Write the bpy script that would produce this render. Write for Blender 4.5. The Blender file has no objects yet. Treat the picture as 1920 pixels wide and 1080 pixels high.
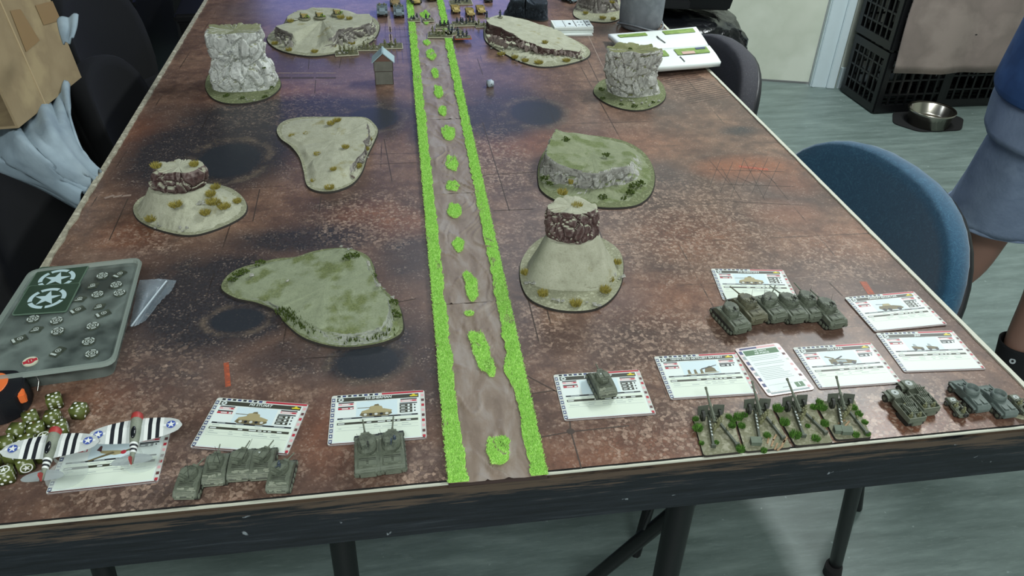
import bpy, bmesh, math, random
from mathutils import Vector, Matrix, noise
from math import sin, cos, pi, radians
C = bpy.context.scene.collection
# ---------------------------------------------------------------- camera, light, exposure
CAMP = Vector((0.49674, -0.53920, 1.37090))
CAMM = Matrix(((0.98897, 0.06431, -0.13344), (-0.14611, 0.57191, -0.8072), (0.02441, 0.81779, 0.575)))
FPX = 1474.67
cam = bpy.data.cameras.new('camera'); camo = bpy.data.objects.new('camera', cam); C.objects.link(camo)
camo.matrix_world = Matrix.Translation(CAMP) @ CAMM.to_4x4()
cam.sensor_width = 36.0; cam.lens = FPX / 1920 * 36.0; cam.clip_start = .02; cam.clip_end = 50
sc = bpy.context.scene; sc.camera = camo
sc.view_settings.view_transform = 'Standard'; sc.view_settings.look = 'None'
sc.view_settings.exposure = 1.0; sc.view_settings.gamma = 1; sc.view_settings.use_curve_mapping = False
w = bpy.data.worlds.new('world'); sc.world = w; w.use_nodes = True
w.node_tree.nodes['Background'].inputs[0].default_value = (.90, .96, .98, 1)
w.node_tree.nodes['Background'].inputs[1].default_value = .46
def area(name, loc, size, sizey, power, col, target):
    l = bpy.data.lights.new(name, 'AREA'); l.shape = 'RECTANGLE'; l.size = size; l.size_y = sizey
    l.energy = power; l.color = col
    o = bpy.data.objects.new(name, l); C.objects.link(o); o.location = loc
    o.rotation_euler = (Vector(target) - Vector(loc)).to_track_quat('-Z', 'Y').to_euler()
    return o
area('fluorescent_light', (2.3, 1.5, 2.60), .30, 1.2, 33, (.92, .98, .98), (2.3, 1.5, 0))
area('fluorescent_light', (1.1, 3.0, 2.60), 1.2, .30, 8, (.80, .90, 1), (1.1, 3.0, 0))
area('fluorescent_light', (.4, -1.5, 2.60), 1.4, .30, 24, (.93, .99, .98), (.4, -.6, 0))

# ---------------------------------------------------------------- helpers
TZ = .75                                            # height of the playing surface
def ray(px, py): return CAMM @ Vector(((px - 960) / FPX, -(py - 540) / FPX, -1))
def G(px, py, z=0.0):                               # photo pixel -> point on the level z above the table top
    d = ray(px, py); t = (TZ + z - CAMP.z) / d.z; return CAMP + d * t
def PX(px, py, ax, v):                              # photo pixel -> point on the plane axis ax = v
    d = ray(px, py); t = (v - CAMP[ax]) / d[ax]; return CAMP + d * t
def srgb(h):
    if isinstance(h, str): h = [int(h[i:i + 2], 16) / 255 for i in (0, 2, 4)]
    return tuple((c / 12.92 if c <= .04045 else ((c + .055) / 1.055) ** 2.4) for c in h[:3]) + (1,)
MATS = {}
def mat(name, col, rough=.7, metal=0, var=None, vscale=30, bump=0, bscale=200, alpha=None, spec=.5, detail=4, stretch=None, trans=0):
    if name in MATS: return MATS[name]
    m = bpy.data.materials.new(name); MATS[name] = m; m.use_nodes = True
    nt = m.node_tree; b = nt.nodes['Principled BSDF']
    b.inputs['Base Color'].default_value = srgb(col); b.inputs['Roughness'].default_value = rough
    b.inputs['Metallic'].default_value = metal; b.inputs['Specular IOR Level'].default_value = spec
    co = nt.nodes.new('ShaderNodeTexCoord'); src = co.outputs['Object']
    if stretch:
        mp = nt.nodes.new('ShaderNodeMapping'); mp.inputs['Scale'].default_value = stretch
        nt.links.new(src, mp.inputs[0]); src = mp.outputs[0]
    if var:
        n = nt.nodes.new('ShaderNodeTexNoise'); n.inputs['Scale'].default_value = vscale; n.inputs['Detail'].default_value = detail
        nt.links.new(src, n.inputs[0])
        r = nt.nodes.new('ShaderNodeValToRGB'); cr = r.color_ramp
        cols = [col] + list(var) if len(var) > 1 else [col, var[0]]
        cr.elements[0].position = .35; cr.elements[0].color = srgb(cols[0]); cr.elements[1].position = .65; cr.elements[1].color = srgb(cols[-1])
        for i, c in enumerate(cols[1:-1]):
            e = cr.elements.new(.35 + .3 * (i + 1) / (len(cols) - 1)); e.color = srgb(c)
        nt.links.new(n.outputs[0], r.inputs[0]); nt.links.new(r.outputs[0], b.inputs['Base Color'])
    if bump:
        n = nt.nodes.new('ShaderNodeTexNoise'); n.inputs['Scale'].default_value = bscale; n.inputs['Detail'].default_value = 5
        nt.links.new(src, n.inputs[0])
        bp = nt.nodes.new('ShaderNodeBump'); bp.inputs['Strength'].default_value = bump; bp.inputs['Distance'].default_value = .3 / bscale
        nt.links.new(n.outputs[0], bp.inputs['Height']); nt.links.new(bp.outputs[0], b.inputs['Normal'])
    if alpha is not None: b.inputs['Alpha'].default_value = alpha
    return m
class NT:                                            # tiny node builder
    def __init__(s, name):
        s.m = bpy.data.materials.new(name); MATS[name] = s.m; s.m.use_nodes = True; s.t = s.m.node_tree; s.b = s.t.nodes['Principled BSDF']
    def n(s, typ, ins=None, **kw):
        o = s.t.nodes.new('ShaderNode' + typ)
        for k, v in kw.items(): setattr(o, k, v)
        for k, v in (ins or {}).items():
            if isinstance(v, bpy.types.NodeSocket): s.t.links.new(v, o.inputs[k])
            else: o.inputs[k].default_value = v
        return o
    def mix(s, f, a, b, blend='MIX'):
        o = s.t.nodes.new('ShaderNodeMix'); o.data_type = 'RGBA'; o.blend_type = blend
        for i, v in ((0, f), (6, a), (7, b)):
            if isinstance(v, bpy.types.NodeSocket): s.t.links.new(v, o.inputs[i])
            else: o.inputs[i].default_value = v
        return o.outputs[2]
    def ramp(s, f, stops):
        o = s.t.nodes.new('ShaderNodeValToRGB'); s.t.links.new(f, o.inputs[0]); cr = o.color_ramp
        while len(cr.elements) < len(stops): cr.elements.new(.5)
        for e, (p, c) in zip(cr.elements, stops):
            e.position = p; e.color = srgb(c) if isinstance(c, str) else (c, c, c, 1)
        return o.outputs[0]
    def math(s, op, a, b=0.0, c=None):
        o = s.n('Math', operation=op)
        for i, v in ((0, a), (1, b), (2, c)):
            if v is None: continue
            if isinstance(v, bpy.types.NodeSocket): s.t.links.new(v, o.inputs[i])
            else: o.inputs[i].default_value = v
        return o.outputs[0]
    def out(s, name, v): s.t.links.new(v, s.b.inputs[name])
    def bump(s, h, strength, dist):
        o = s.n('Bump', {'Height': h, 'Strength': strength, 'Distance': dist}); s.out('Normal', o.outputs[0])

class MB:                                            # mesh collector (verts, faces, material index)
    def __init__(s): s.v = []; s.f = []; s.mi = []; s.sm = []; s.M = Matrix.Identity(4)
    def add(s, vs, fs, m=0, smooth=False):
        o = len(s.v); s.v += [tuple(s.M @ Vector(p)) for p in vs]
        for f in fs: s.f.append(tuple(i + o for i in f)); s.mi.append(m); s.sm.append(smooth)
        return s
    def box(s, c, d, m=0, rz=0, rx=0, ry=0, taper=1.0, tapy=None):
        tapy = taper if tapy is None else tapy
        R = Matrix.Translation(Vector(c)) @ Matrix.Rotation(rz, 4, 'Z') @ Matrix.Rotation(rx, 4, 'X') @ Matrix.Rotation(ry, 4, 'Y')
        x, y, z = d[0] / 2, d[1] / 2, d[2] / 2
        vs = [R @ Vector(p) for p in ((-x, -y, -z), (x, -y, -z), (x, y, -z), (-x, y, -z), (-x * taper, -y * tapy, z), (x * taper, -y * tapy, z), (x * taper, y * tapy, z), (-x * taper, y * tapy, z))]
        return s.add(vs, [(3, 2, 1, 0), (4, 5, 6, 7), (0, 1, 5, 4), (1, 2, 6, 5), (2, 3, 7, 6), (3, 0, 4, 7)], m)
    def cyl(s, a, b, r0, r1=None, n=12, m=0, caps=True, smooth=True):
        r1 = r0 if r1 is None else r1
        a = Vector(a); b = Vector(b); d = (b - a).normalized(); u = d.orthogonal().normalized(); w_ = d.cross(u)
        vs = [a + (u * cos(2 * pi * i / n) + w_ * sin(2 * pi * i / n)) * r0 for i in range(n)] + [b + (u * cos(2 * pi * i / n) + w_ * sin(2 * pi * i / n)) * r1 for i in range(n)]
        s.add(vs, [(i, (i + 1) % n, n + (i + 1) % n, n + i) for i in range(n)], m, smooth)
        if caps:
            s.add(vs[:n], [tuple(range(n))[::-1]], m); s.add(vs[n:], [tuple(range(n))], m)
        return s
    def tube(s, pts, r, n=6, m=0):
        for a, b in zip(pts, pts[1:]): s.cyl(a, b, r, r, n, m)
        return s
    def prism(s, poly, z0, z1, m=0, top=1.0, mtop=None):
        n = len(poly); cx = sum(p[0] for p in poly) / n; cy = sum(p[1] for p in poly) / n
        vs = [(p[0], p[1], z0) for p in poly] + [(cx + (p[0] - cx) * top, cy + (p[1] - cy) * top, z1) for p in poly]
        s.add(vs, [(i, (i + 1) % n, n + (i + 1) % n, n + i) for i in range(n)], m)
        s.add(vs, [tuple(range(n))[::-1]], m); s.add(vs, [tuple(range(n, 2 * n))], m if mtop is None else mtop)
        return s
    def sideprism(s, prof, x0, x1, m=0):             # profile in (y,z) extruded along x
        n = len(prof); vs = [(x0, p[0], p[1]) for p in prof] + [(x1, p[0], p[1]) for p in prof]
        s.add(vs, [(i, n + i, n + (i + 1) % n, (i + 1) % n) for i in range(n)], m)
        s.add(vs, [tuple(range(n))], m); s.add(vs, [tuple(range(n, 2 * n))[::-1]], m); return s
    def quad(s, x0, y0, x1, y1, z, m=0):
        return s.add([(x0, y0, z), (x1, y0, z), (x1, y1, z), (x0, y1, z)], [(0, 1, 2, 3)], m)
    def poly(s, pts, z, m=0): return s.add([(p[0], p[1], z) for p in pts], [tuple(range(len(pts)))], m)
    def ball(s, c, r, m=0, nu=10, nv=7, sc_=(1, 1, 1), smooth=True, half=False):
        vs = []; fs = []; ph0 = -pi / 2 if not half else 0
        for j in range(nv + 1):
            ph = ph0 + (pi / 2 - ph0) * j / nv
            for i in range(nu):
                th = 2 * pi * i / nu; vs.append((c[0] + r * sc_[0] * cos(ph) * cos(th), c[1] + r * sc_[1] * cos(ph) * sin(th), c[2] + r * sc_[2] * sin(ph)))
        for j in range(nv):
            for i in range(nu): fs.append((j * nu + i, j * nu + (i + 1) % nu, (j + 1) * nu + (i + 1) % nu, (j + 1) * nu + i))
        return s.add(vs, fs, m, smooth)
    def lathe(s, prof, n=24, m=0, c=(0, 0, 0)):
        vs = []; fs = []
        for r, z in prof:
            for i in range(n): vs.append((c[0] + r * cos(2 * pi * i / n), c[1] + r * sin(2 * pi * i / n), c[2] + z))
        for j in range(len(prof) - 1):
            for i in range(n): fs.append((j * n + i, j * n + (i + 1) % n, (j + 1) * n + (i + 1) % n, (j + 1) * n + i))
        return s.add(vs, fs, m, True)
    def hull(s, pts, m=0):
        bm = bmesh.new()
        for p in pts: bm.verts.new(p)
        r = bmesh.ops.convex_hull(bm, input=bm.verts)
        bmesh.ops.delete(bm, geom=[v for v in bm.verts if not v.link_faces], context='VERTS')
        bm.verts.index_update(); vs = [v.co.copy() for v in bm.verts]; fs = [tuple(v.index for v in f.verts) for f in bm.faces]
        bm.free(); return s.add(vs, fs, m)
    def build(s, name, mats, parent=None, bevel=0, loc=None, fixn=False):
        me = bpy.data.meshes.new(name); me.from_pydata(s.v, [], s.f)
        if not isinstance(mats, (list, tuple)): mats = [mats]
        for m in mats: me.materials.append(m)
        me.polygons.foreach_set('material_index', s.mi); me.polygons.foreach_set('use_smooth', s.sm)
        if bevel or fixn:
            bm = bmesh.new(); bm.from_mesh(me)
            if fixn: bmesh.ops.recalc_face_normals(bm, faces=bm.faces)
            if bevel:
                bmesh.ops.remove_doubles(bm, verts=bm.verts, dist=1e-6)
                bmesh.ops.bevel(bm, geom=[e for e in bm.edges if len(e.link_faces) == 2 and e.calc_face_angle(0) > .5], offset=bevel, segments=2, affect='EDGES', clamp_overlap=True)
            bm.to_mesh(me); bm.free()
        me.update(); o = bpy.data.objects.new(name, me); C.objects.link(o)
        if parent: o.parent = parent
        if loc: o.location = loc
        return o
def tag(o, label, cat, group=None, kind=None):
    if label: o['label'] = label
    if cat: o['category'] = cat
    if group: o['group'] = group
    if kind: o['kind'] = kind
    return o
def thing(name, label, cat, loc=(0, 0, 0), rz=0, group=None, rx=0, ry=0):
    o = bpy.data.objects.new(name, None); C.objects.link(o); o.location = loc; o.rotation_euler = (rx, ry, rz)
    o.empty_display_size = .01
    return tag(o, label, cat, group)
def kids(o): return [x for x in C.objects if x.parent == o]
def copy_tree(root, loc, rz, label, group=None, rx=0, ry=0, tree=None):
    r = root.copy(); C.objects.link(r); r.location = loc; r.rotation_euler = (rx, ry, rz); r['label'] = label
    if group: r['group'] = group
    for ch in (tree or TREE(root)):
        c = ch[0].copy(); C.objects.link(c); c.parent = r
        for g in ch[1]: d = g.copy(); C.objects.link(d); d.parent = c
    return r
def TREE(root): return [(c, [g for g in kids(c)]) for c in kids(root)]
def spline(pts, k=6):                                # closed Catmull-Rom through 2-D points
    n = len(pts); out = []
    for i in range(n):
        p0, p1, p2, p3 = [Vector(pts[(i + j) % n]) for j in (-1, 0, 1, 2)]
        for q in range(k):
            t = q / k
            out.append(.5 * ((2 * p1) + (-p0 + p2) * t + (2 * p0 - 5 * p1 + 4 * p2 - p3) * t * t + (-p0 + 3 * p1 - 3 * p2 + p3) * t ** 3))
    return out
def rock(mb, c, r, rnd, m=0, flat=1.0):
    pts = []
    for i in range(11):
        v = Vector((rnd.gauss(0, 1), rnd.gauss(0, 1), rnd.gauss(0, 1))).normalized()
        pts.append((c[0] + v.x * r * rnd.uniform(.7, 1.1), c[1] + v.y * r * rnd.uniform(.7, 1.1), max(.0006, c[2] + v.z * r * flat * rnd.uniform(.7, 1.1))))
    mb.hull(pts, m)
def tuft(c, r, h, n, m, parent, seed=0, name='grass_tuft'):
    rnd = random.Random(seed); mb = MB()
    for i in range(n):
        a = rnd.uniform(0, 2 * pi); rr = r * math.sqrt(rnd.random()) * .75
        x, y = c[0] + rr * cos(a), c[1] + rr * sin(a); l = rnd.uniform(.1, .5) * r; hh = h * rnd.uniform(.5, 1)
        b = rnd.uniform(0, pi); wd = r * .055 + .00025
        tx, ty = x + l * cos(a), y + l * sin(a)
        mb.add([(x - wd * cos(b), y - wd * sin(b), c[2] - .001), (x + wd * cos(b), y + wd * sin(b), c[2] - .001), (tx, ty, c[2] + hh)], [(0, 1, 2)], 0)
    return mb.build(name, m, parent)
def bush(c, r, n, m, parent, seed=0, flat=.6, name='foliage_clump'):
    rnd = random.Random(seed); mb = MB()
    for i in range(n):
        v = Vector((rnd.gauss(0, 1), rnd.gauss(0, 1), abs(rnd.gauss(0, 1)))).normalized() * r * rnd.uniform(.5, 1)
        p = Vector((c[0] + v.x, c[1] + v.y, c[2] + v.z * flat)); s = r * rnd.uniform(.12, .28)
        rock(mb, p, s, rnd)
    return mb.build(name, m, parent)
def blades(mb, region, n, rnd, h=.0022, z=.0, wd=.0006, m=0):
    # region: function returning random (x,y)
    for i in range(n):
        x, y = region(rnd); a = rnd.uniform(0, 2 * pi); l = rnd.uniform(0, h * .8); b = rnd.uniform(0, pi)
        mb.add([(x - wd * cos(b), y - wd * sin(b), z), (x + wd * cos(b), y + wd * sin(b), z), (x + l * cos(a), y + l * sin(a), z + h * rnd.uniform(.5, 1.1))], [(0, 1, 2)], m)
def text(s, size, m, parent, loc, z=0, align='CENTER', rz=0, sx=1, name='printed_lettering', ext=0.0, bold=0.0, shear=0.0):
    cu = bpy.data.curves.new('t', 'FONT'); cu.body = s; cu.size = size; cu.align_x = align; cu.align_y = 'CENTER'; cu.resolution_u = 2
    cu.extrude = ext; cu.offset = bold; cu.shear = shear
    o = bpy.data.objects.new('t', cu); C.objects.link(o)
    me = bpy.data.meshes.new_from_object(o.evaluated_get(bpy.context.evaluated_depsgraph_get()))
    bpy.data.objects.remove(o); bpy.data.curves.remove(cu); me.materials.clear(); me.materials.append(m)
    q = bpy.data.objects.new(name, me); C.objects.link(q); q.parent = parent; q.location = (loc[0], loc[1], z); q.rotation_euler = (0, 0, rz); q.scale = (sx, 1, 1)
    return q
def star(cx, cy, r, n=5, ph=pi / 2, k=.382): return [(cx + (r if i % 2 == 0 else r * k) * cos(ph + pi * i / n), cy + (r if i % 2 == 0 else r * k) * sin(ph + pi * i / n)) for i in range(2 * n)]
def disc(cx, cy, r, n=20, e=1): return [(cx + r * cos(2 * pi * i / n), cy + r * e * sin(2 * pi * i / n)) for i in range(n)]
def ringq(mb, cx, cy, r0, r1, z, m, n=24, gaps=0, a0=0):
    for i in range(n):
        if gaps and (i % (n // gaps)) == 0: continue
        a, b = a0 + 2 * pi * i / n, a0 + 2 * pi * (i + 1) / n
        mb.add([(cx + r0 * cos(a), cy + r0 * sin(a), z), (cx + r1 * cos(a), cy + r1 * sin(a), z), (cx + r1 * cos(b), cy + r1 * sin(b), z), (cx + r0 * cos(b), cy + r0 * sin(b), z)], [(0, 1, 2, 3)], m)
def starfan(mb, cx, cy, r, z, m, ph=pi / 2):
    p = star(cx, cy, r, ph=ph); n = len(p)
    mb.add([(cx, cy, z)] + [(a, b, z) for a, b in p], [(0, i + 1, (i + 1) % n + 1) for i in range(n)], m)

def facet(o, r=.3):
    m = o.modifiers.new('facets', 'DECIMATE'); m.ratio = r; return o
# ---------------------------------------------------------------- the room
q = NT('vinyl_floor'); co = q.n('TexCoord').outputs['Object']
mp = q.n('Mapping', {0: co, 'Rotation': (0, 0, radians(-10)), 'Scale': (1, 6, 1)}).outputs[0]
n1 = q.n('TexNoise', {0: mp, 'Scale': 5.0, 'Detail': 6.0, 'Roughness': .65}).outputs[0]
n2 = q.n('TexNoise', {0: mp, 'Scale': 26.0, 'Detail': 4.0, 'Roughness': .7}).outputs[0]
n3 = q.n('TexNoise', {0: co, 'Scale': 45.0, 'Detail': 2.0}).outputs[0]
c0 = q.ramp(n1, [(.3, '56645f'), (.55, '6b7a75'), (.72, '7d8c86')])
c1 = q.mix(q.ramp(n2, [(.55, 0.0), (.72, .55)]), c0, srgb('82918b'))
c2 = q.mix(q.ramp(n2, [(.28, .5), (.40, 0.0)]), c1, srgb('48585a'))
c3 = q.mix(q.ramp(n3, [(.72, 0.0), (.78, .6)]), c2, srgb('aab8b4'))
q.out('Base Color', c3); q.b.inputs['Roughness'].default_value = .42; q.bump(n2, .1, .002)
mb = MB(); mb.box((1, 1, -.05), (9, 9, .1)); fl = mb.build('floor', q.m); tag(fl, None, None, kind='structure')
wallm = mat('wall_paint', 'b9bfb4', .8, var=['b0b6ab'], vscale=3)
darkwall = mat('dark_wall_paint', '303234', .9)
# back wall: passes the door line (2.257,2.969)-(2.51,2.898)
def wallbox(name, a, b, z0, z1, th, m, kind='structure', parent=None, out=1):
    a = Vector(a); b = Vector(b); d = b - a; L = d.length; ang = math.atan2(d.y, d.x); nrm = Vector((-d.y, d.x)).normalized() * out
    mid = (a + b) / 2 + nrm * th / 2
    mb = MB(); mb.box((0, 0, (z1 - z0) / 2), (L, th, z1 - z0)); o = mb.build(name, m, parent); o.location = (mid.x, mid.y, z0); o.rotation_euler = (0, 0, ang)
    if kind: o['kind'] = kind
    return o
DA = Vector((2.257, 2.969)); DB = Vector((2.51, 2.898)); DU = (DB - DA).normalized(); DN = Vector((-DU.y, DU.x))
def W2(s, off=0): p = DB + DU * s + DN * off; return (p.x, p.y)
wallbox('wall_back', W2(-1.02, .06), W2(-6.0, .06), 0, 2.7, .1, darkwall, out=-1)
wallbox('wall_right', (2.64, 2.90), (4.3, 2.96), 0, 2.7, .1, wallm, out=1)
wallbox('wall_back', W2(-1.02, .06), W2(.12, .06), 2.1, 2.7, .1, wallm, out=1)
wallbox('wall_right', (4.3, 2.6), (4.3, -2.5), 0, 2.7, .1, wallm, out=1)
wallbox('wall_left', (-1.9, 4.0), (-1.9, -2.5), 0, 2.7, .1, darkwall, out=-1)
mb = MB(); mb.box((1, 1, 2.75), (9, 9, .1)); o = mb.build('ceiling', mat('ceiling_white', 'c9ccc8', .9)); o['kind'] = 'structure'
doorm = mat('door_cream', 'cdd2c2', .55, var=['c4cab9', 'd2d7c8'], vscale=4)
d = wallbox('door_1', W2(-.93, .05), W2(-.005, .05), .012, 2.08, .04, doorm)
mb = MB(); mb.box((-.39, -.045, 1.0), (.12, .02, .02)); mb.cyl((-.42, -.02, 1.0), (-.42, -.05, 1.0), .012); mb.build('door_handle', mat('brushed_steel', 'b8b8b4', .3, 1), d)
trimm = mat('white_gloss_trim', 'c9d8dc', .35, bump=.1, bscale=40)
t = wallbox('trim_1', W2(.0, .05), W2(.115, .05), 0, 2.14, .03, trimm, out=-1)
mb = MB(); mb.box((-.045, -.02, 1.07), (.016, .012, 2.14)); mb.box((.035, -.02, 1.07), (.035, .014, 2.14)); mb.build('moulding', trimm, t, bevel=.003)
wallbox('trim_2', W2(-1.04, .05), W2(-.935, .05), 0, 2.14, .03, trimm, out=-1)
wallbox('baseboard_right', (2.64, 2.899), (4.3, 2.959), 0, .1, .015, trimm, out=-1)
# the daylit window beyond the far end of the table, it gives the bluish sheen on the mat
wd = wallbox('window_1', W2(-2.75, .04), W2(-1.35, .04), 1.00, 1.46, .05, trimm, out=-1)
lit = NT('window_daylight'); lit.b.inputs['Emission Color'].default_value = srgb('8f9ff6'); lit.b.inputs['Emission Strength'].default_value = 1.7; lit.b.inputs['Base Color'].default_value = srgb('222222')
mb = MB(); mb.box((-.345, -.028, .23), (.66, .01, .40)); mb.build('pane', lit.m, wd)
mb = MB(); mb.box((.345, -.028, .23), (.66, .01, .40)); mb.build('pane', lit.m, wd)
import numpy as np
# ---------------------------------------------------------------- the gaming table
TW, TL = 1.22, 1.84
q = NT('painted_timber'); co = q.n('TexCoord').outputs['Object']
mp = q.n('Mapping', {0: co, 'Scale': (1.2, 8, 22)}).outputs[0]
n1 = q.n('TexNoise', {0: mp, 'Scale': 9.0, 'Detail': 7.0, 'Roughness': .7}).outputs[0]
n2 = q.n('TexNoise', {0: co, 'Scale': 60.0, 'Detail': 3.0}).outputs[0]
z = q.n('SeparateXYZ', {0: co}).outputs[2]; zz = q.math('MULTIPLY_ADD', z, 24.0, .30)
f = q.math('ADD', n1, q.math('MULTIPLY', zz, .30))
c0 = q.ramp(n1, [(.35, '0f1216'), (.55, '1b1f25'), (.7, '31363b')])
c1 = q.mix(q.ramp(f, [(.70, 0.0), (.82, .85)]), c0, srgb('57483a'))
c2 = q.mix(q.ramp(n2, [(.73, 0.0), (.76, .8)]), c1, srgb('8b9498'))
q.out('Base Color', c2); q.b.inputs['Roughness'].default_value = .38; q.bump(n1, .25, .001); apronm = q.m
blackm = mat('black_steel', '0c0d0f', .4); creamm = mat('cream_edging', 'b5b09a', .8, var=['8f8a78', 'c4c0ab'], vscale=60, bump=.5, bscale=150)
table = thing('gaming_table', 'long black-painted wooden gaming table with scuffed front rail and cream edges', 'table', (0, 0, 0))
mb = MB(); mb.box((TW / 2, TL / 2, .7375), (TW - .03, TL - .03, .015)); mb.build('tabletop', mat('chipboard', '4a4038', .8), table)
H = .074
for nm, c, d in (('front_rail', (TW / 2, .009, 0), (TW + .004, .018, H)), ('back_rail', (TW / 2, TL - .009, 0), (TW, .018, H)),
                 ('side_rail', (.009, TL / 2, 0), (.018, TL - .038, H)), ('side_rail', (TW - .009, TL / 2, 0), (.018, TL - .038, H))):
    mb = MB(); mb.box((0, 0, 0), d); mb.build(nm, apronm, table, bevel=.003, loc=(c[0], c[1], .7455 - H / 2))
# scuffed cream paint line along the front, ragged cream strips along the sides
def ragged(name, a, b, w0, w1, m, z0, z1, seed, n=240, amp=.5):
    rnd = random.Random(seed); a = Vector(a); b = Vector(b); d = (b - a).normalized(); nr = Vector((-d.y, d.x)); L = (b - a).length; mb = MB(); P = []
    for i in range(n + 1):
        s = i / n; k = noise.noise(Vector((s * L * 30, seed, 0))) * amp + noise.noise(Vector((s * L * 120, seed, 5))) * amp * .4
        P.append((a + d * L * s, max(.12, 1 + k)))
    for (p, k), (p2, k2) in zip(P, P[1:]):
        mb.add([(*(p - nr * w0), z0), (*(p + nr * w1 * k), z0), (*(p2 + nr * w1 * k2), z0), (*(p2 - nr * w0), z0), (*(p - nr * w0), z1), (*(p + nr * w1 * k), z1 - .0003), (*(p2 + nr * w1 * k2), z1 - .0003), (*(p2 - nr * w0), z1)],
               [(0, 3, 7, 4), (4, 7, 6, 5), (1, 5, 6, 2)])
    return mb.build(name, m, table)
ragged('edge_strip', (.0, 0), (TW, 0), .0012, .0014, mat('cream_edge_light', 'c4c5b4', .6), .7485, .7506, 1)
ragged('edge_strip', (TW, 0), (TW, TL), .0015, .0045, mat('cream_edge_light', 'b9bbaa', .6), .744, .7525, 2, amp=.25)
ragged('edge_strip', (0, TL), (0, 0), .002, .0065, creamm, .742, .7530, 3, amp=.45)
# legs
for a, b, r in (((.835, .10, .68), (.845, .11, 0), .018), ((.40, .10, .68), (.39, .11, 0), .016), ((1.11, .16, .68), (1.312, .32, .02), .0125),
                ((.835, 1.70, .68), (.845, 1.72, 0), .018), ((.40, 1.70, .68), (.39, 1.72, 0), .016), ((.19, 1.70, .68), (.18, 1.74, 0), .014), ((.10, .16, .68), (.02, .2, 0), .014)):
    mb = MB(); mb.cyl(a, b, r, r, 14); mb.build('leg', blackm, table)
d_ = (Vector((1.312, .32, .02)) - Vector((1.11, .16, .68))).normalized()
mb = MB(); mb.cyl(Vector((1.312, .32, .0)) - d_ * .045, Vector((1.312, .32, .0)), .0165, .018, 14); mb.build('rubber_foot', mat('black_rubber', '0a0a0b', .8), table)
mb = MB(); mb.cyl((.92, .09, .67), (.78, .30, .08), .0115, .0115, 10); mb.build('leg_brace', blackm, table)
mb = MB(); mb.tube([(.775, .075, .68), (.783, .08, .62), (.790, .085, .57), (.786, .09, .52)], .0022, 6); mb.build('cable', blackm, table)
# ---------------------------------------------------------------- the printed battle mat
def wcirc(px, py, rx, ry, z=0):
    c = G(px, py, z); a = G(px + rx, py, z); b = G(px, py - ry, z); return c.x, c.y, abs(a.x - c.x), abs(b.y - c.y)
DARK = [(400, 285, 150, 62, .85), (430, 300, 60, 32, .7), (560, 218, 220, 36, .8), (480, 235, 90, 30, .6), (690, 222, 90, 36, .6), (1000, 208, 55, 26, .95), (925, 222, 80, 36, .7), (960, 200, 110, 40, .5),
        (690, 675, 80, 36, .95), (700, 640, 130, 60, .5), (410, 560, 140, 80, .85), (460, 600, 110, 50, .6), (345, 520, 90, 55, .5), (330, 620, 110, 60, .35), (560, 450, 170, 30, .55), (760, 480, 70, 60, .45), (560, 660, 100, 50, .45),
        (1385, 245, 40, 10, .5), (380, 850, 60, 45, .3), (300, 940, 110, 40, .35), (640, 100, 150, 50, .3), (300, 210, 50, 25, .25), (800, 700, 60, 90, .4), (800, 250, 40, 40, .5), (630, 385, 110, 14, .25), (1120, 640, 60, 30, .12), (960, 420, 50, 40, .15), (1250, 330, 45, 28, .3), (300, 700, 110, 50, .3)]
GREY = [(340, 880, 110, 60, .8), (600, 700, 60, 25, .8), (790, 870, 55, 35, .9), (340, 690, 110, 60, .9), (300, 640, 90, 50, .8), (700, 730, 120, 50, .5), (480, 700, 90, 40, .5), (1170, 560, 60, 25, .6), (1255, 335, 45, 30, .8), (1290, 380, 40, 20, .3), (590, 480, 80, 20, .4), (730, 300, 30, 30, .4), (1010, 400, 60, 20, .4), (480, 20, 60, 18, .9), (560, 330, 50, 20, .4), (1150, 235, 60, 22, .4), (1240, 200, 40, 14, .5), (210, 480, 80, 14, .5), (700, 800, 90, 50, .3), (1440, 370, 80, 45, .65), (1090, 640, 60, 40, .3), (430, 610, 80, 40, .3)]
RUST = [(1400, 315, 80, 20, .9), (1470, 400, 60, 22, .55), (1480, 345, 40, 20, .5), (1300, 440, 90, 40, .35), (1250, 560, 120, 40, .3), (500, 180, 100, 22, .3), (750, 420, 60, 24, .5), (690, 400, 60, 20, .4), (1000, 270, 90, 22, .4), (1180, 270, 120, 25, .3), (250, 440, 60, 30, .4), (1700, 800, 160, 40, .5), (1200, 850, 200, 50, .35), (240, 250, 60, 30, .35), (620, 810, 50, 60, .4), (200, 740, 100, 30, .3), (1580, 450, 120, 30, .3)]
RUB = [(1280, 420, 180, 90, .9), (700, 410, 110, 50, .9), (1250, 640, 190, 70, .8), (1020, 600, 60, 60, .7), (300, 440, 100, 40, .6), (930, 300, 60, 60, .9), (1100, 450, 300, 100, .5), (700, 860, 120, 60, .6), (1560, 480, 120, 50, .7), (1270, 800, 200, 60, .9), (1650, 790, 250, 70, .9), (220, 780, 180, 60, .6), (500, 750, 120, 60, .5), (520, 200, 140, 40, .5), (1230, 150, 140, 50, .4), (340, 900, 200, 60, 1.0), (560, 330, 60, 40, .3), (270, 700, 150, 80, .5), (1010, 700, 60, 120, .4), (800, 900, 80, 40, .9)]
GS = .006; nx = int(round((TW - .008) / GS)) + 1; ny = int(round((TL - .008) / GS)) + 1
X, Y = np.meshgrid(np.linspace(.004, TW - .004, nx), np.linspace(.004, TL - .004, ny))
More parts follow.
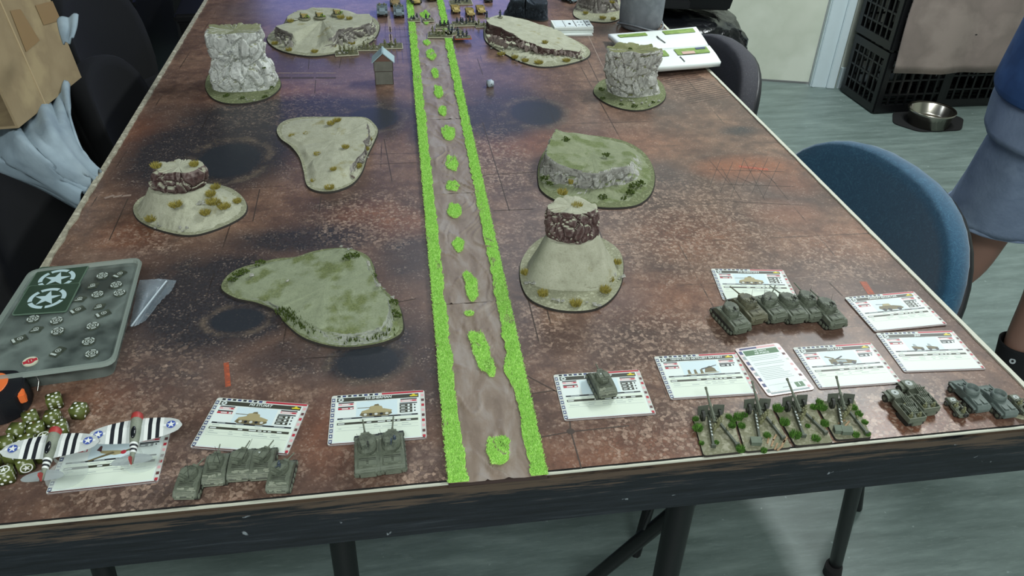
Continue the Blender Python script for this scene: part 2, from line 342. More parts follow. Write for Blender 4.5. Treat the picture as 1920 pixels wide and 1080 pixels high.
def mask(spots):
    M = np.zeros_like(X)
    for px, py, rx, ry, s in spots:
        cx, cy, wx, wy = wcirc(px, py, rx, ry); d = np.sqrt(((X - cx) / wx) ** 2 + ((Y - cy) / wy) ** 2)
        M = np.maximum(M, s * np.clip(1.45 - d, 0, 1) ** .8 * (d < 1.45))
    return np.clip(M, 0, 1)
mats_ = [mask(s) for s in (DARK, RUST, RUB, GREY)]
CR = [(690, 678, 62, 30), (430, 300, 62, 32), (1004, 211, 48, 22), (445, 600, 52, 22), (700, 222, 50, 20)]
core = np.zeros_like(X); ringm = np.zeros_like(X)
for px, py, rx, ry in CR:
    cx, cy, wx, wy = wcirc(px, py, rx, ry); d = np.sqrt(((X - cx) / wx) ** 2 + ((Y - cy) / wy) ** 2); core = np.maximum(core, np.clip((1.2 - d) / .5, 0, 1)); ringm = np.maximum(ringm, np.clip(1 - np.abs(d - 1.22) / .22, 0, 1))
verts = np.stack([X.ravel(), Y.ravel(), np.full(X.size, 0.0)], 1)
idx = np.arange(nx * ny).reshape(ny, nx)
faces = np.stack([idx[:-1, :-1].ravel(), idx[:-1, 1:].ravel(), idx[1:, 1:].ravel(), idx[1:, :-1].ravel()], 1)
me = bpy.data.meshes.new('battle_mat'); me.from_pydata(verts.tolist(), [], faces.tolist())
at = me.color_attributes.new('print', 'FLOAT_COLOR', 'POINT')
at.data.foreach_set('color', np.stack([m_.ravel() for m_ in mats_], 1).astype(np.float32).ravel())
at2 = me.color_attributes.new('crater', 'FLOAT_COLOR', 'POINT'); at2.data.foreach_set('color', np.stack([core.ravel(), ringm.ravel(), core.ravel() * 0, core.ravel() * 0 + 1], 1).astype(np.float32).ravel())
bm_ = thing('battle_mat', 'printed gaming mat of rusty brown ground with dark scorch marks covering the table', 'mat', (0, 0, TZ))
q = NT('mat_print'); co = q.n('TexCoord').outputs['Object']
a = q.n('VertexColor', layer_name='print'); sep = q.n('SeparateColor', {0: a.outputs[0]}); dk, ru, rb = sep.outputs[0], sep.outputs[1], sep.outputs[2]; gy = a.outputs[1]
nb = q.n('TexNoise', {0: co, 'Scale': 6.0, 'Detail': 6.0, 'Roughness': .65}).outputs[0]
nm = q.n('TexNoise', {0: co, 'Scale': 38.0, 'Detail': 6.0, 'Roughness': .7}).outputs[0]
nf = q.n('TexNoise', {0: co, 'Scale': 260.0, 'Detail': 3.0, 'Roughness': .7}).outputs[0]
v = q.n('TexVoronoi', {0: co, 'Scale': 230.0, 'Randomness': 1.0}); v2 = q.n('TexVoronoi', {0: co, 'Scale': 230.0}, feature='DISTANCE_TO_EDGE')
vs = q.n('TexVoronoi', {0: co, 'Scale': 480.0})
base = q.ramp(nb, [(.30, '4e3e36'), (.45, '695247'), (.58, '836655'), (.72, '997c67')])
base = q.mix(q.ramp(nm, [(.35, .65), (.6, 0.0)]), base, srgb('493a36'))
rmask = q.math('MULTIPLY', ru, q.ramp(nm, [(.3, .45), (.6, 1.0)]))
base = q.mix(q.math('MULTIPLY', rmask, .6), base, srgb('b0663f'))
gm = q.math('MULTIPLY', gy, q.ramp(nm, [(.35, .35), (.6, 1.0)]))
base = q.mix(q.math('MULTIPLY', gm, .75), base, srgb('6b5f5c'))
dn = q.math('ADD', dk, q.math('MULTIPLY', q.math('SUBTRACT', nm, .5), .55))
dmask = q.ramp(dn, [(.18, 0.0), (.55, .94)])
base = q.mix(dmask, base, q.ramp(nf, [(.35, '26272b'), (.7, '3b3b40')]))
# rubble: light chips with dark joints
chip = q.n('SeparateColor', {0: v.outputs['Color']}).outputs[0]; chip2 = q.n('SeparateColor', {0: vs.outputs['Color']}).outputs[0]
rbn = q.math('MULTIPLY', q.ramp(q.math('ADD', rb, q.math('MULTIPLY', q.math('SUBTRACT', nm, .5), 1.6)), [(.25, 0.0), (.75, 1.0)]), q.math('SUBTRACT', 1.0, q.math('MULTIPLY', dk, .55)))
m1 = q.math('MULTIPLY', q.ramp(chip, [(.45, 0.0), (.95, 1.0)]), rbn)
base = q.mix(q.math('MULTIPLY', m1, .7), base, srgb('b29886'))
joint = q.math('MULTIPLY', q.ramp(v2.outputs[0], [(.0, 1.0), (.10, 0.0)]), rbn)
base = q.mix(q.math('MULTIPLY', joint, .55), base, srgb('35291f'))
grit = q.math('MULTIPLY', q.ramp(chip2, [(.82, 0.0), (.98, 1.0)]), q.ramp(nm, [(.42, 0.0), (.62, 1.0)]))
base = q.mix(q.math('MULTIPLY', grit, .45), base, srgb('b9a596'))
base = q.mix(q.ramp(nf, [(.3, .4), (.5, 0.0)]), base, srgb('3c2e29'))
cra = q.n('SeparateColor', {0: q.n('VertexColor', layer_name='crater').outputs[0]})
rg = q.math('MULTIPLY', cra.outputs[1], q.ramp(nm, [(.42, 0.0), (.62, .75)])); base = q.mix(rg, base, srgb('6f6254'))
base = q.mix(q.math('MULTIPLY', q.ramp(q.math('ADD', cra.outputs[0], q.math('MULTIPLY', q.math('SUBTRACT', nm, .5), .5)), [(.35, 0.0), (.65, 1.0)]), .9), base, srgb('2c3036'))
# worn panel seams
mpx = q.n('Mapping', {0: co, 'Rotation': (0, 0, radians(1.5))}).outputs[0]
br = q.n('TexBrick', {0: mpx, 'Scale': 1.0, 'Mortar Size': .0011, 'Mortar Smooth': .2, 'Brick Width': .112, 'Row Height': .112}, offset=0.0)
seam = q.math('MULTIPLY', br.outputs['Fac'], q.ramp(nb, [(.52, 0.0), (.60, .8)]))
base = q.mix(seam, base, srgb('2e2724'))
q.out('Base Color', base)
q.out('Roughness', q.ramp(nf, [(.3, .28), (.7, .36)])); q.b.inputs['Specular IOR Level'].default_value = .28; q.bump(nf, .05, .0004)
me.materials.append(q.m); mo = bpy.data.objects.new('printed_sheet', me); C.objects.link(mo); mo.parent = bm_
mb = MB(); mb.box((TW / 2, TL / 2, -.0022), (TW - .008, TL - .008, .0036)); mb.build('rubber_backing', mat('backing_rubber', '1a1a1a', .9), bm_)
linem = mat('printed_dark_line', '43372f', .55, spec=.4); palem = mat('printed_pale_line', '8f7c70', .6); orng = mat('printed_orange', 'b4542f', .6, var=['8d4a35', 'b75a38'], vscale=120); purp = mat('printed_purple', '5d5068', .6)
def pline(mb, pts, w_, m=0, z=.0002):
    P = [G(*p) for p in pts]
    for a, b in zip(P, P[1:]):
        d = (b - a).xy.normalized() * w_ / 2; n_ = Vector((-d.y, d.x))
        mb.add([(a.x - n_.x, a.y - n_.y, z), (b.x - n_.x, b.y - n_.y, z), (b.x + n_.x, b.y + n_.y, z), (a.x + n_.x, a.y + n_.y, z)], [(0, 1, 2, 3)], m)
mb = MB()
for p in ([(985, 825), (1068, 810), (1180, 798)], [(1066, 760), (1070, 808), (1090, 878)], [(960, 690), (1045, 735)], [(985, 740), (1040, 732)], [(487, 355), (474, 415)], [(602, 368), (598, 398)], [(240, 372), (205, 450)], [(720, 260), (735, 340)], [(700, 308), (780, 305)],
          [(580, 108), (578, 130)], [(640, 108), (636, 128)], [(592, 150), (590, 175)], [(1580, 555), (1555, 530)], [(905, 230), (955, 395)], [(925, 395), (1000, 392)], [(885, 330), (1010, 322)], [(1100, 108), (1145, 200)], [(895, 110), (905, 140)], [(780, 560), (700, 575)], [(1500, 560), (1470, 520)], [(990, 560), (1010, 640)], [(1410, 600), (1500, 596)]):
    pline(mb, p, .0016)
for i in range(6): pline(mb, [(1330 + i * 22, 300 + (i % 3) * 14), (1368 + i * 22, 345 + (i % 2) * 30)], .0008); pline(mb, [(1352 + i * 22, 296 + (i % 2) * 8), (1330 + i * 20, 352 + (i % 3) * 10)], .0008)
pline(mb, [(1330, 318), (1470, 322)], .0012); pline(mb, [(1345, 345), (1490, 350)], .0012); pline(mb, [(1370, 378), (1510, 385)], .0012)
c = G(1070, 809); mb.poly([(c.x + x, c.y + y) for x, y in disc(0, 0, .0045, 14)], .0003)
for i in range(16): pline(mb, [(1236 + i * 4, 146 + i * 3.2), (1300 + i * 5, 134 + i * 3.0)], .0022)
for (x0, x1) in ((516, 545), (548, 588), (592, 630)): pline(mb, [(x0, 146), (x1, 146)], .008)
mb.build('printed_seams', linem, bm_)['kind'] = 'stuff'
mb = MB()
for (x0, x1) in ((516, 545), (548, 588), (592, 630)): pline(mb, [(x0, 137), (x1, 137)], .004)
pline(mb, [(1100, 60), (1128, 120), (1170, 190)], .0018); pline(mb, [(1490, 522), (1600, 512)], .0016); pline(mb, [(728, 20), (732, 60)], .008); pline(mb, [(732, 64), (735, 88)], .009)
for i in range(3): pline(mb, [(196 + i * 16, 372 - i * 2), (214 + i * 16, 366)], .006)
mb.build('printed_pale_marks', palem, bm_)['kind'] = 'stuff'
mb = MB(); pline(mb, [(1618, 528), (1634, 552)], .010); pline(mb, [(424, 680), (428, 725)], .006); pline(mb, [(1560, 672), (1590, 668)], .003); pline(mb, [(1385, 312), (1440, 318)], .008)
mb.build('printed_orange_marks', orng, bm_)['kind'] = 'stuff'
mb = MB()
for i in range(5): pline(mb, [(722 + i * 9, 50), (726 + i * 10, 118)], .0022)
for j in range(5): pline(mb, [(720, 56 + j * 14), (766, 55 + j * 14)], .0022)
mb.build('printed_grid', purp, bm_)

# ---------------------------------------------------------------- the road, six one-foot sections
RA = .0142; RX, RY, RL, RW = .52636, -.00658, .304215, .10058
rs = Vector((sin(RA), cos(RA))); rn = Vector((cos(RA), -sin(RA)))
q = NT('road_mud'); co = q.n('TexCoord').outputs['Object']
mp = q.n('Mapping', {0: co, 'Scale': (3.0, 1, 1)}).outputs[0]
n1 = q.n('TexNoise', {0: mp, 'Scale': 16.0, 'Detail': 5.0, 'Roughness': .6, 'Distortion': .6}).outputs[0]
n2 = q.n('TexNoise', {0: co, 'Scale': 220.0, 'Detail': 3.0}).outputs[0]
c0 = q.ramp(n1, [(.35, '756558'), (.5, '857567'), (.65, '948980')]); c0 = q.mix(q.ramp(n2, [(.6, 0.0), (.75, .4)]), c0, srgb('8f8680'))
q.out('Base Color', c0); q.b.inputs['Roughness'].default_value = .5; q.bump(n2, .15, .0006); roadm = q.m
turf = mat('lime_turf', 'b6e47c', .9, var=['a4d968', 'c8f090'], vscale=300, spec=.2)
turfbase = mat('lime_turf_ground', 'a2d464', .95, var=['96c85a', 'b0de74'], vscale=200, spec=.1)
ROADMARK = [(903, 660, 17, 42, 0), (918, 690, 12, 20, 0), (888, 632, 10, 12, 0), (932, 845, 24, 30, 0), (945, 830, 12, 14, 0), (880, 588, 10, 5, 0), (885, 540, 12, 28, 1), (877, 520, 9, 12, 1), (860, 459, 12, 13, 1), (852, 395, 14, 14, 1), (848, 349, 13, 10, 2), (847, 306, 12, 15, 2), (840, 249, 13, 14, 2),
            (830, 208, 8, 10, 3), (822, 172, 9, 13, 3), (816, 137, 7, 10, 3), (808, 103, 10, 11, 4), (800, 80, 7, 5, 4), (798, 34, 7, 14, 5), (796, 28, 9, 5, 5)]
def road_local(px, py, s):
    g = G(px, py, .006) - Vector((RX, RY, 0)) - Vector((*(rs * RL * s), 0)); v_ = Vector((g.x, g.y)); return v_.dot(rn), v_.dot(rs)
DESC = ['nearest section, at the front table edge', 'second section from the front table edge', 'third section, beside the tall pillar butte', 'fourth section, beside the grey model house', 'fifth section, with infantry bases on it', 'farthest section, under two yellow tanks']
for s in range(6):
    o0 = Vector((RX, RY)) + rs * RL * s
    t = thing('track_tile', 'brown road tile with lime turf verges, ' + DESC[s], 'road tile', (o0.x, o0.y, TZ + .0003), -RA, 'road tiles laid down the middle of the table')
    NXr, NYr = 46, 150 if s < 3 else 80; L = RL - .0012
    hs = 0 if s else 0
    vs_ = []; fs_ = []
    for j in range(NYr + 1):
        for i in range(NXr + 1):
            x, y = i / NXr * RW, .0006 + j / NYr * L
            h = .0052 + .0007 * noise.fractal(Vector((x * 60, y * 14, s * 7)), 1, 2, 3)
            rg = 1 - abs(noise.noise(Vector((x * 55 + 3 * noise.noise(Vector((x * 20, y * 9, s))), y * 11, s * 3.3))))
            h += .0034 * max(0, rg - .90) / .10 * max(0, min(1, .4 + noise.noise(Vector((x * 30, y * 20, 9 + s)))))
            vs_.append((x, y, h))
    for j in range(NYr):
        for i in range(NXr): a_ = j * (NXr + 1) + i; fs_.append((a_, a_ + 1, a_ + NXr + 2, a_ + NXr + 1))
    mb = MB(); mb.add(vs_, fs_, 0, True)
    mb.box((RW / 2, .0006 + L / 2, .0022), (RW, L, .0042), 1); mb.build('road_surface', [roadm, mat('road_underside', '3b2c27', .8)], t)
    for side in (0, 1):
        rnd = random.Random(s * 7 + side); W_ = []
        for j in range(61):
            y = .0006 + L * j / 60; wd = .0175 + .0035 * noise.noise(Vector((y * 28, side * 5 + s * 9, 1))) + .003 * noise.noise(Vector((y * 90, side, s)))
            if s == 0: wd += .006 * max(0, 1 - abs(y - .17) / .05) * side + .004 * max(0, 1 - y / .12) * (1 - side)
            W_.append((y, wd))
        def edge(y, W_=W_, L=L):
            k = min(59, max(0, int((y - .0006) / L * 60))); return W_[k][1]
        def regn(r, side=side, edge=edge, L=L):
            y = r.uniform(.0008, .0005 + L); wv = edge(y) * r.random() ** .9
            return (wv - .0012, y) if side == 0 else (RW + .0012 - wv, y)
        mb = MB()
        for (y, wv), (y2, w2) in zip(W_, W_[1:]):
            e = [(0, y), (wv - .001, y), (w2 - .001, y2), (0, y2)]
            if side: e = [(RW - a_, b_) for a_, b_ in e][::-1]
            mb.add([(a_, b_, .0066) for a_, b_ in e], [(0, 1, 2, 3)], 1)
        blades(mb, regn, [9000, 5500, 3800, 2600, 2000, 1600][s], rnd, [.0030, .003, .003, .0033, .0036, .0038][s], .0064, [.0006, .0007, .0008, .001, .0011, .0012][s])
        tag(mb.build('turf_verge', [turf, turfbase], t), None, None, kind='stuff')
    for (px, py, rx, ry, ss) in ROADMARK:
        if ss != s: continue
        cx, cy = road_local(px, py, s); ax_, _ = road_local(px + rx, py, s); _, by_ = road_local(px, py - ry, s); wx, wy = abs(ax_ - cx) * 1.15, abs(by_ - cy) * 1.1
        rnd = random.Random(px); sd = px * .13
        def R_(a_): return .82 + .28 * noise.noise(Vector((cos(a_) * 1.6, sin(a_) * 1.6, sd)))
        def regp(r, cx=cx, cy=cy, wx=wx, wy=wy):
            a_ = r.uniform(0, 2 * pi); k = math.sqrt(r.random()) * R_(a_); return (cx + wx * k * cos(a_), min(max(cy + wy * k * sin(a_), .001), L))
        mb = MB(); pts = [(cx + wx * R_(i * pi / 10) * cos(i * pi / 10), min(max(cy + wy * R_(i * pi / 10) * sin(i * pi / 10), .001), L)) for i in range(20)]
        mb.prism(pts, .0045, .0068, 1, .9)
        blades(mb, regp, int(max(160, wx * wy * 2.6e6 * (1 if s < 2 else .6))), rnd, .003, .0064, .0007 if s < 2 else .001)
        mb.build('turf_patch', [turf, turfbase], t)
# ---------------------------------------------------------------- terrain pieces
def proj(p):
    d = CAMM.transposed() @ (Vector(p) - CAMP); return 960 + FPX * d.x / -d.z, 540 - FPX * d.y / -d.z
def terrain_mat(name, sand, rockc, rockhi, grassc=None, gn=.5, thr=.62, gscale=30):
    q = NT(name); geo = q.n('NewGeometry'); co = q.n('TexCoord').outputs['Object']
    nz = q.n('SeparateXYZ', {0: geo.outputs['True Normal']}).outputs[2]
    n1 = q.n('TexNoise', {0: co, 'Scale': 45.0, 'Detail': 5.0, 'Roughness': .7}).outputs[0]; n2 = q.n('TexNoise', {0: co, 'Scale': 420.0, 'Detail': 3.0, 'Roughness': .7}).outputs[0]
    ng = q.n('TexNoise', {0: co, 'Scale': float(gscale), 'Detail': 4.0}).outputs[0]
    s0 = q.ramp(n1, [(.3, sand[0]), (.7, sand[1])]); s0 = q.mix(q.ramp(n2, [(.3, .45), (.5, 0.0)]), s0, srgb(sand[2]))
    if grassc: s0 = q.mix(q.math('MULTIPLY', q.ramp(ng, [(gn, 0.0), (gn + .12, 1.0)]), .85), s0, q.ramp(n2, [(.35, grassc[0]), (.65, grassc[1])]))
    r0 = q.ramp(n1, [(.3, rockc[0]), (.7, rockc[1])])
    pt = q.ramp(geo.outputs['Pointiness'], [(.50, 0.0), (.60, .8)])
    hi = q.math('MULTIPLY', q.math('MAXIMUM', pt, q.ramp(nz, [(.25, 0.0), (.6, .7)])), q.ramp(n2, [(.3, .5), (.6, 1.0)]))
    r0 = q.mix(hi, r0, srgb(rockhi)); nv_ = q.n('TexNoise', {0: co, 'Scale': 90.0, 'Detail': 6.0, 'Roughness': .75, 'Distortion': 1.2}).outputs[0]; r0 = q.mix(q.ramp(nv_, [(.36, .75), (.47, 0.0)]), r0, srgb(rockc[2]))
    f = q.math('ADD', nz, q.math('MULTIPLY', q.math('SUBTRACT', n1, .5), .35))
    q.out('Base Color', q.mix(q.ramp(f, [(thr - .06, 0.0), (thr + .06, 1.0)]), r0, s0))
    q.b.inputs['Roughness'].default_value = .9; q.b.inputs['Specular IOR Level'].default_value = .25; q.bump(n2, .5, .0012)
    return q.m
SAND = ('9fa08b', 'b7b8a3', '86876f')
m_mar = terrain_mat('sand_and_maroon_rock', SAND, ('3f2d2c', '5b4643', '221718'), '9b8e88', ('84805a', '9a9468'), .62)
m_grey = terrain_mat('sand_and_grey_rock', SAND, ('55504d', '75706b', '33302f'), 'a9a69e', ('848056', '9a9468'), .62)
m_white = terrain_mat('white_rock', ('7a7d58', '94967a', '666a48'), ('b0b3ae', 'c8cbc5', '5c6061'), 'e0e3dd', None, thr=.86)
m_whiter = terrain_mat('white_rock_moss', ('6d7049', '858763', '4e5234'), ('989892', 'bcbcb5', '3a3734'), 'dadbd4', ('5d6335', '757a4a'), .55, thr=.72)
m_grass = terrain_mat('grassed_hill', ('828a70', '969e82', '6a7258'), ('7a7f74', '989c90', '40453c'), 'b4b8aa', ('545f36', '757d4c'), .52, thr=.66)
m_grasscl = terrain_mat('grassed_cliff', ('7d8568', '949a7c', '646c50'), ('7d7c77', 'a3a29b', '3f3d3b'), 'c9cac3', ('56633a', '758052'), .50, thr=.70)
m_slope = terrain_mat('sanded_slope', SAND, ('8b8a76', 'a2a18c', '6a6957'), 'b9b9a5', ('84805a', '9a9468'), .66, thr=.3)
m_slate = terrain_mat('dark_slate', ('1c2228', '2a3138', '12161a'), ('181d23', '272e36', '0b0e11'), '56616c', None, thr=.95)
sandbase = mat('sanded_base', '9a9b84', .95, var=['86876f', 'a9aa92'], vscale=220, bump=.5, bscale=500, spec=.2)
greenbase = mat('green_sanded_base', '757c5c', .95, var=['666d4e', '878d6b'], vscale=220, bump=.5, bscale=500, spec=.2)
edgem = mat('dark_board_edge', '2c2823', .9)
tuftm = mat('straw_tuft', 'a89c50', .95, var=['8f8540', 'bdb168'], vscale=400, spec=.1)
mossm = mat('dark_moss', '4b5a2a', .95, var=['38461f', '5f6e38'], vscale=400, spec=.1)
stonem = mat('pale_stone', 'a6a69c', .9, var=['8b8b82', 'b6b6ad'], vscale=200)
N = 190
def polar(pts, cx, cy, n=N):
    P = [(math.atan2(p[1] - cy, p[0] - cx), math.hypot(p[0] - cx, p[1] - cy), p[2] if len(p) > 2 else 0) for p in pts]; P.sort()
    P = [(P[-1][0] - 2 * pi,) + P[-1][1:]] + P + [(P[0][0] + 2 * pi,) + P[0][1:]]; out = []; k = 0
    for i in range(n):
        a = -pi + 2 * pi * (i + .5) / n
        while k < len(P) - 2 and P[k + 1][0] < a: k += 1
        a0, r0, z0 = P[k]; a1, r1, z1 = P[k + 1]; t = (a - a0) / max(1e-9, a1 - a0); t = min(1, max(0, t)); out.append((a, r0 + (r1 - r0) * t, z0 + (z1 - z0) * t))
    return out
def loft(mb, rings, cap=6, capz=None, m=0):
    n = len(rings[0]); o = [p for r in rings for p in r]; fs = []
    c = sum((Vector(p) for p in rings[-1]), Vector()) / n; last = rings[-1]; R = len(rings)
    for k in range(1, cap):
        t = k / cap; o += [tuple(Vector(p).lerp(c, t) + Vector((0, 0, capz(Vector(p).lerp(c, t), t) if capz else 0))) for p in last]
    o.append(tuple(c + Vector((0, 0, capz(c, 1) if capz else 0)))); T = R + cap - 1
    for j in range(T - 1):
        for i in range(n): fs.append((j * n + i, j * n + (i + 1) % n, (j + 1) * n + (i + 1) % n, (j + 1) * n + i))
    for i in range(n): fs.append(((T - 1) * n + i, (T - 1) * n + (i + 1) % n, len(o) - 1))
    mb.add(o, fs, m)
def rk(p, f, seed):                                  # craggy displacement -1..1
    q = Vector((p[0] * f, p[1] * f, p[2] * f * .75 + seed)); q += noise.noise_vector(q * .9) * .35
    d, pt = noise.voronoi(q); e = d[1] - d[0]; c_ = pt[0]; rv = noise.noise_vector(c_ * 3.7)
    return .55 * rv.x + (q - c_).dot(rv) * 1.1 - max(0, 1 - e / .16) * .55 + .16 * noise.noise(q * 4.1)
def baseplate(t, outline, cx, cy, bm_mat, h=.0028):
    P = [(p[0] - cx, p[1] - cy) for p in outline]; mb = MB(); mb.prism(P, 0, h, 1, .985, 0); return mb.build('base_board', [bm_mat, edgem], t)
def outline_px(pts): return [tuple(p) for p in spline([G(*p)[:2] for p in pts], 6)]
def hill(label, cat, pts, top, m, basem, amp=.004, f=70, rim=.95, seed=1, dome=.002, rows=16, sharp=2.0, centre=None, group=None):
    O = outline_px(pts)
    cx, cy = (G(*centre)[:2] if centre else (sum(p[0] for p in O) / len(O), sum(p[1] for p in O) / len(O)))
    t = thing('scenery_mound', label, cat, (cx, cy, TZ + .0003), 0, group); baseplate(t, O, cx, cy, basem)
    B = polar([(p[0] - cx, p[1] - cy) for p in O], 0, 0)
    tp = []; tc = []
    for q_ in top:
        px, py, z = q_[:3]; g = G(px, py, z); tp.append((g.x - cx, g.y - cy, z)); tc.append((g.x - cx, g.y - cy, q_[3] if len(q_) > 3 else 0))
    TP = polar(tp, 0, 0); TC = polar(tc, 0, 0); rings = []
    for j in range(rows + 1):
        s = j / rows; r_ = []
        for (a, rb, _), (_, rt, zt), (_, _, cf) in zip(B, TP, TC):
            rb2 = rb * rim; rt = min(rt, rb2 - .0015); run = rb2 - rt; steep = min(1, max(0, (zt / max(run, .001) - .5) / 1.2))
            rr = rb2 + (rt - rb2) * s; fr = min(rb2, rt + .22 * zt)
            if cf > .05: steep = max(steep, cf); r_c = rb2 + (fr - rb2) * min(1, s / .3) if s < .3 else fr + (rt - fr) * (s - .3) / .7; rr = rr * (1 - cf) + r_c * cf
            zz = .0022 + (zt - .0022) * ((s if cf < .05 else s * (1 - cf) + cf * (s * .3 if s < .3 else .09 + .91 * (s - .3) / .7)) if steep > .2 else s * s * (3 - 2 * s))
            if j == 0: zz = .0015
            dd = amp * steep * sin(pi * min(1, s * 1.15)) * rk((rr * cos(a), rr * sin(a), zz), f, seed) if 0 < j < rows else (amp * .5 * steep * rk((rr * cos(a), rr * sin(a), zz), f, seed) if j else 0)
            rr += dd; zz += .25 * dd * (0 < j) + (.0007 * noise.noise(Vector((rr * cos(a) * 90, rr * sin(a) * 90, seed))) if j else 0)
            r_.append((rr * cos(a), rr * sin(a), zz))
        rings.append(r_)
    mb = MB(); loft(mb, rings, 10, lambda p, k: dome * k + .0009 * noise.noise(Vector((p.x * 60, p.y * 60, seed))) * min(1, k * 3)); o = mb.build('hill_body', m, t)
    return t, (cx, cy), o
def loc_px(c, px, py, z): g = G(px, py, z); return (g.x - c[0], g.y - c[1], z)
def tufts(t, c, L, m=None, h=.0065, n=170):
    for i, (px, py, z, r) in enumerate(L): tuft(loc_px(c, px, py, z), r, h, n, m or tuftm, t, seed=px)
def bushes(t, c, L, m=None):
    for i, (px, py, z, r) in enumerate(L): bush(loc_px(c, px, py, z), r, 34, m or mossm, t, seed=px)
def stones(t, c, L, m=None, r=.0022, n=6):
    rnd = random.Random(len(L) * 3 + L[0][0])
    for px, py, z, k in L:
        for i in range(k):
            p = loc_px(c, px + rnd.uniform(-14, 14), py + rnd.uniform(-5, 5), z); mb = MB(); rock(mb, (0, 0, 0), r * rnd.uniform(.6, 1.5), rnd); mb.build('stone', m or stonem, t, loc=(p[0], p[1], p[2] + .0004))
def column(mb, yc, levels, ratio, amp, f, seed, xc, cy, cx, capdome=.002, sub=6, toplump=.003, k2=1.0):
    # levels: (z, left px, right px)
    L = []
    for z, a, b in levels:
        py = proj((xc, yc, TZ + z))[1]; l = G(a, py, z).x; r = G(b, py, z).x; L.append((z, (l + r) / 2, (r - l) / 2))
    rings = []
    for (z0, c0, r0), (z1, c1, r1) in zip(L, L[1:]):
        for j in range(sub):
            t_ = j / sub; rings.append((z0 + (z1 - z0) * t_, c0 + (c1 - c0) * t_, r0 + (r1 - r0) * t_))
    rings.append(L[-1]); out = []
    for k, (z, c, r) in enumerate(rings):
        rr = []
        for i in range(N):
            a = 2 * pi * i / N; sq = 1 + .05 * cos(4 * a + seed)
            x, y = c - cx + r * sq * cos(a), yc - cy + r * ratio * sq * sin(a); e = min(1, k / 3) * amp * rk((x, y, z), f, seed)
            zz = z + (toplump * noise.noise(Vector((cos(a) * 1.5, sin(a) * 1.5, seed))) * (k / (len(rings) - 1)) ** 3)
            rr.append((x + e * cos(a), y + e * sin(a), zz + .3 * e * (k > 0)))
        out.append(rr)
    loft(mb, out, 8, lambda p, q_: capdome * q_ + .001 * noise.noise(Vector((p.x * 80, p.y * 80, seed)))); return L

# tall white butte, far left
def butte(name, label, outl, levels, yrow, ratio, amp, f, seed, m, basem, top=None, k=6, toplump=.004, dome=-.003):
    O = outline_px(outl); cx = sum(p[0] for p in O) / len(O); cy = sum(p[1] for p in O) / len(O)
    t = thing(name, label, 'scenery', (cx, cy, TZ + .0003)); baseplate(t, O, cx, cy, basem)
    yc = G(960, yrow).y if not isinstance(yrow, tuple) else G(*yrow).y
    mb = MB(); column(mb, yc, levels, ratio, amp, f, seed, cx, cy, cx, dome, k, toplump); mb.build('rock', m, t); return t, (cx, cy)
t, c = butte('rock_butte', 'tall craggy white rock butte with a flat mossy top near the left table edge', [(385, 168), (400, 188), (430, 197), (470, 195), (505, 185), (526, 167), (524, 148), (500, 125), (455, 114), (410, 122), (389, 145)],
    [(.001, 396, 521), (.02, 391, 522), (.045, 396, 512), (.06, 395, 499), (.085, 389, 500), (.108, 384, 495), (.119, 383, 492)], (457, 160), .72, .0105, 44, 3, m_white, greenbase, k=7)
bushes(t, c, [(510, 165, .012, .006), (497, 182, .004, .006), (455, 184, .004, .005), (425, 180, .004, .007), (495, 128, .05, .005)])
stones(t, c, [(500, 178, .004, 4), (450, 188, .004, 3), (470, 192, .004, 3)])
t, c = butte('rock_butte', 'short grey-white rock butte with a mossy sloping top, in front of the open rulebook', [(1113, 178), (1118, 160), (1140, 148), (1190, 142), (1232, 150), (1248, 172), (1244, 192), (1215, 207), (1180, 209), (1140, 198)],
    [(.001, 1140, 1238), (.02, 1137, 1234), (.045, 1135, 1231), (.065, 1137, 1237), (.088, 1138, 1242), (.097, 1142, 1240)], (1185, 174), .62, .0085, 52, 8, m_whiter, greenbase, k=6, toplump=.010, dome=-.004)
bushes(t, c, [(1128, 168, .004, .007), (1130, 185, .004, .006), (1190, 200, .004, .007), (1165, 196, .004, .005), (1225, 192, .004, .005), (1182, 92, .096, .005), (1232, 95, .09, .004)])
stones(t, c, [(1175, 192, .004, 6), (1205, 196, .004, 5), (1225, 190, .004, 4)], r=.0028)
# tall pillar butte on a sand cone
O = outline_px([(973, 515), (984, 555), (1015, 577), (1070, 588), (1125, 580), (1160, 548), (1170, 505), (1160, 470), (1120, 445), (1070, 438), (1015, 448), (982, 480)])
cx = sum(p[0] for p in O) / len(O); cy = sum(p[1] for p in O) / len(O)
t = thing('pillar_butte', 'tall pillar butte, maroon rock column standing on a wide sandy cone', 'scenery', (cx, cy, TZ + .0003)); baseplate(t, O, cx, cy, sandbase)
mb = MB(); column(mb, cy, [(.001, 981, 1163), (.008, 986, 1158), (.03, 1002, 1142), (.05, 1015, 1131), (.062, 1024, 1124)], .80, .0006, 14, 4, cx, cy, cx, .0, 6, 0); mb.build('sand_cone', m_slope, t)
mb = MB(); column(mb, cy + .002, [(.055, 1028, 1120), (.066, 1024, 1123), (.085, 1023, 1122), (.100, 1025, 1120), (.106, 1027, 1117)], .78, .0052, 70, 6, cx, cy, cx, .0, 7, .004); mb.build('rock_column', m_mar, t)
c = (cx, cy)
tufts(t, c, [(1055, 362, .107, .008), (1082, 388, .104, .008), (1075, 398, .096, .006), (1070, 343, .107, .004), (1085, 460, .056, .008), (1018, 552, .004, .008), (1080, 570, .004, .009), (1135, 545, .006, .009), (1142, 525, .006, .008), (985, 512, .004, .007), (1158, 493, .008, .006)])
stones(t, c, [(1045, 565, .004, 7), (990, 535, .004, 5), (1160, 520, .005, 5), (1110, 572, .004, 4)], r=.003)
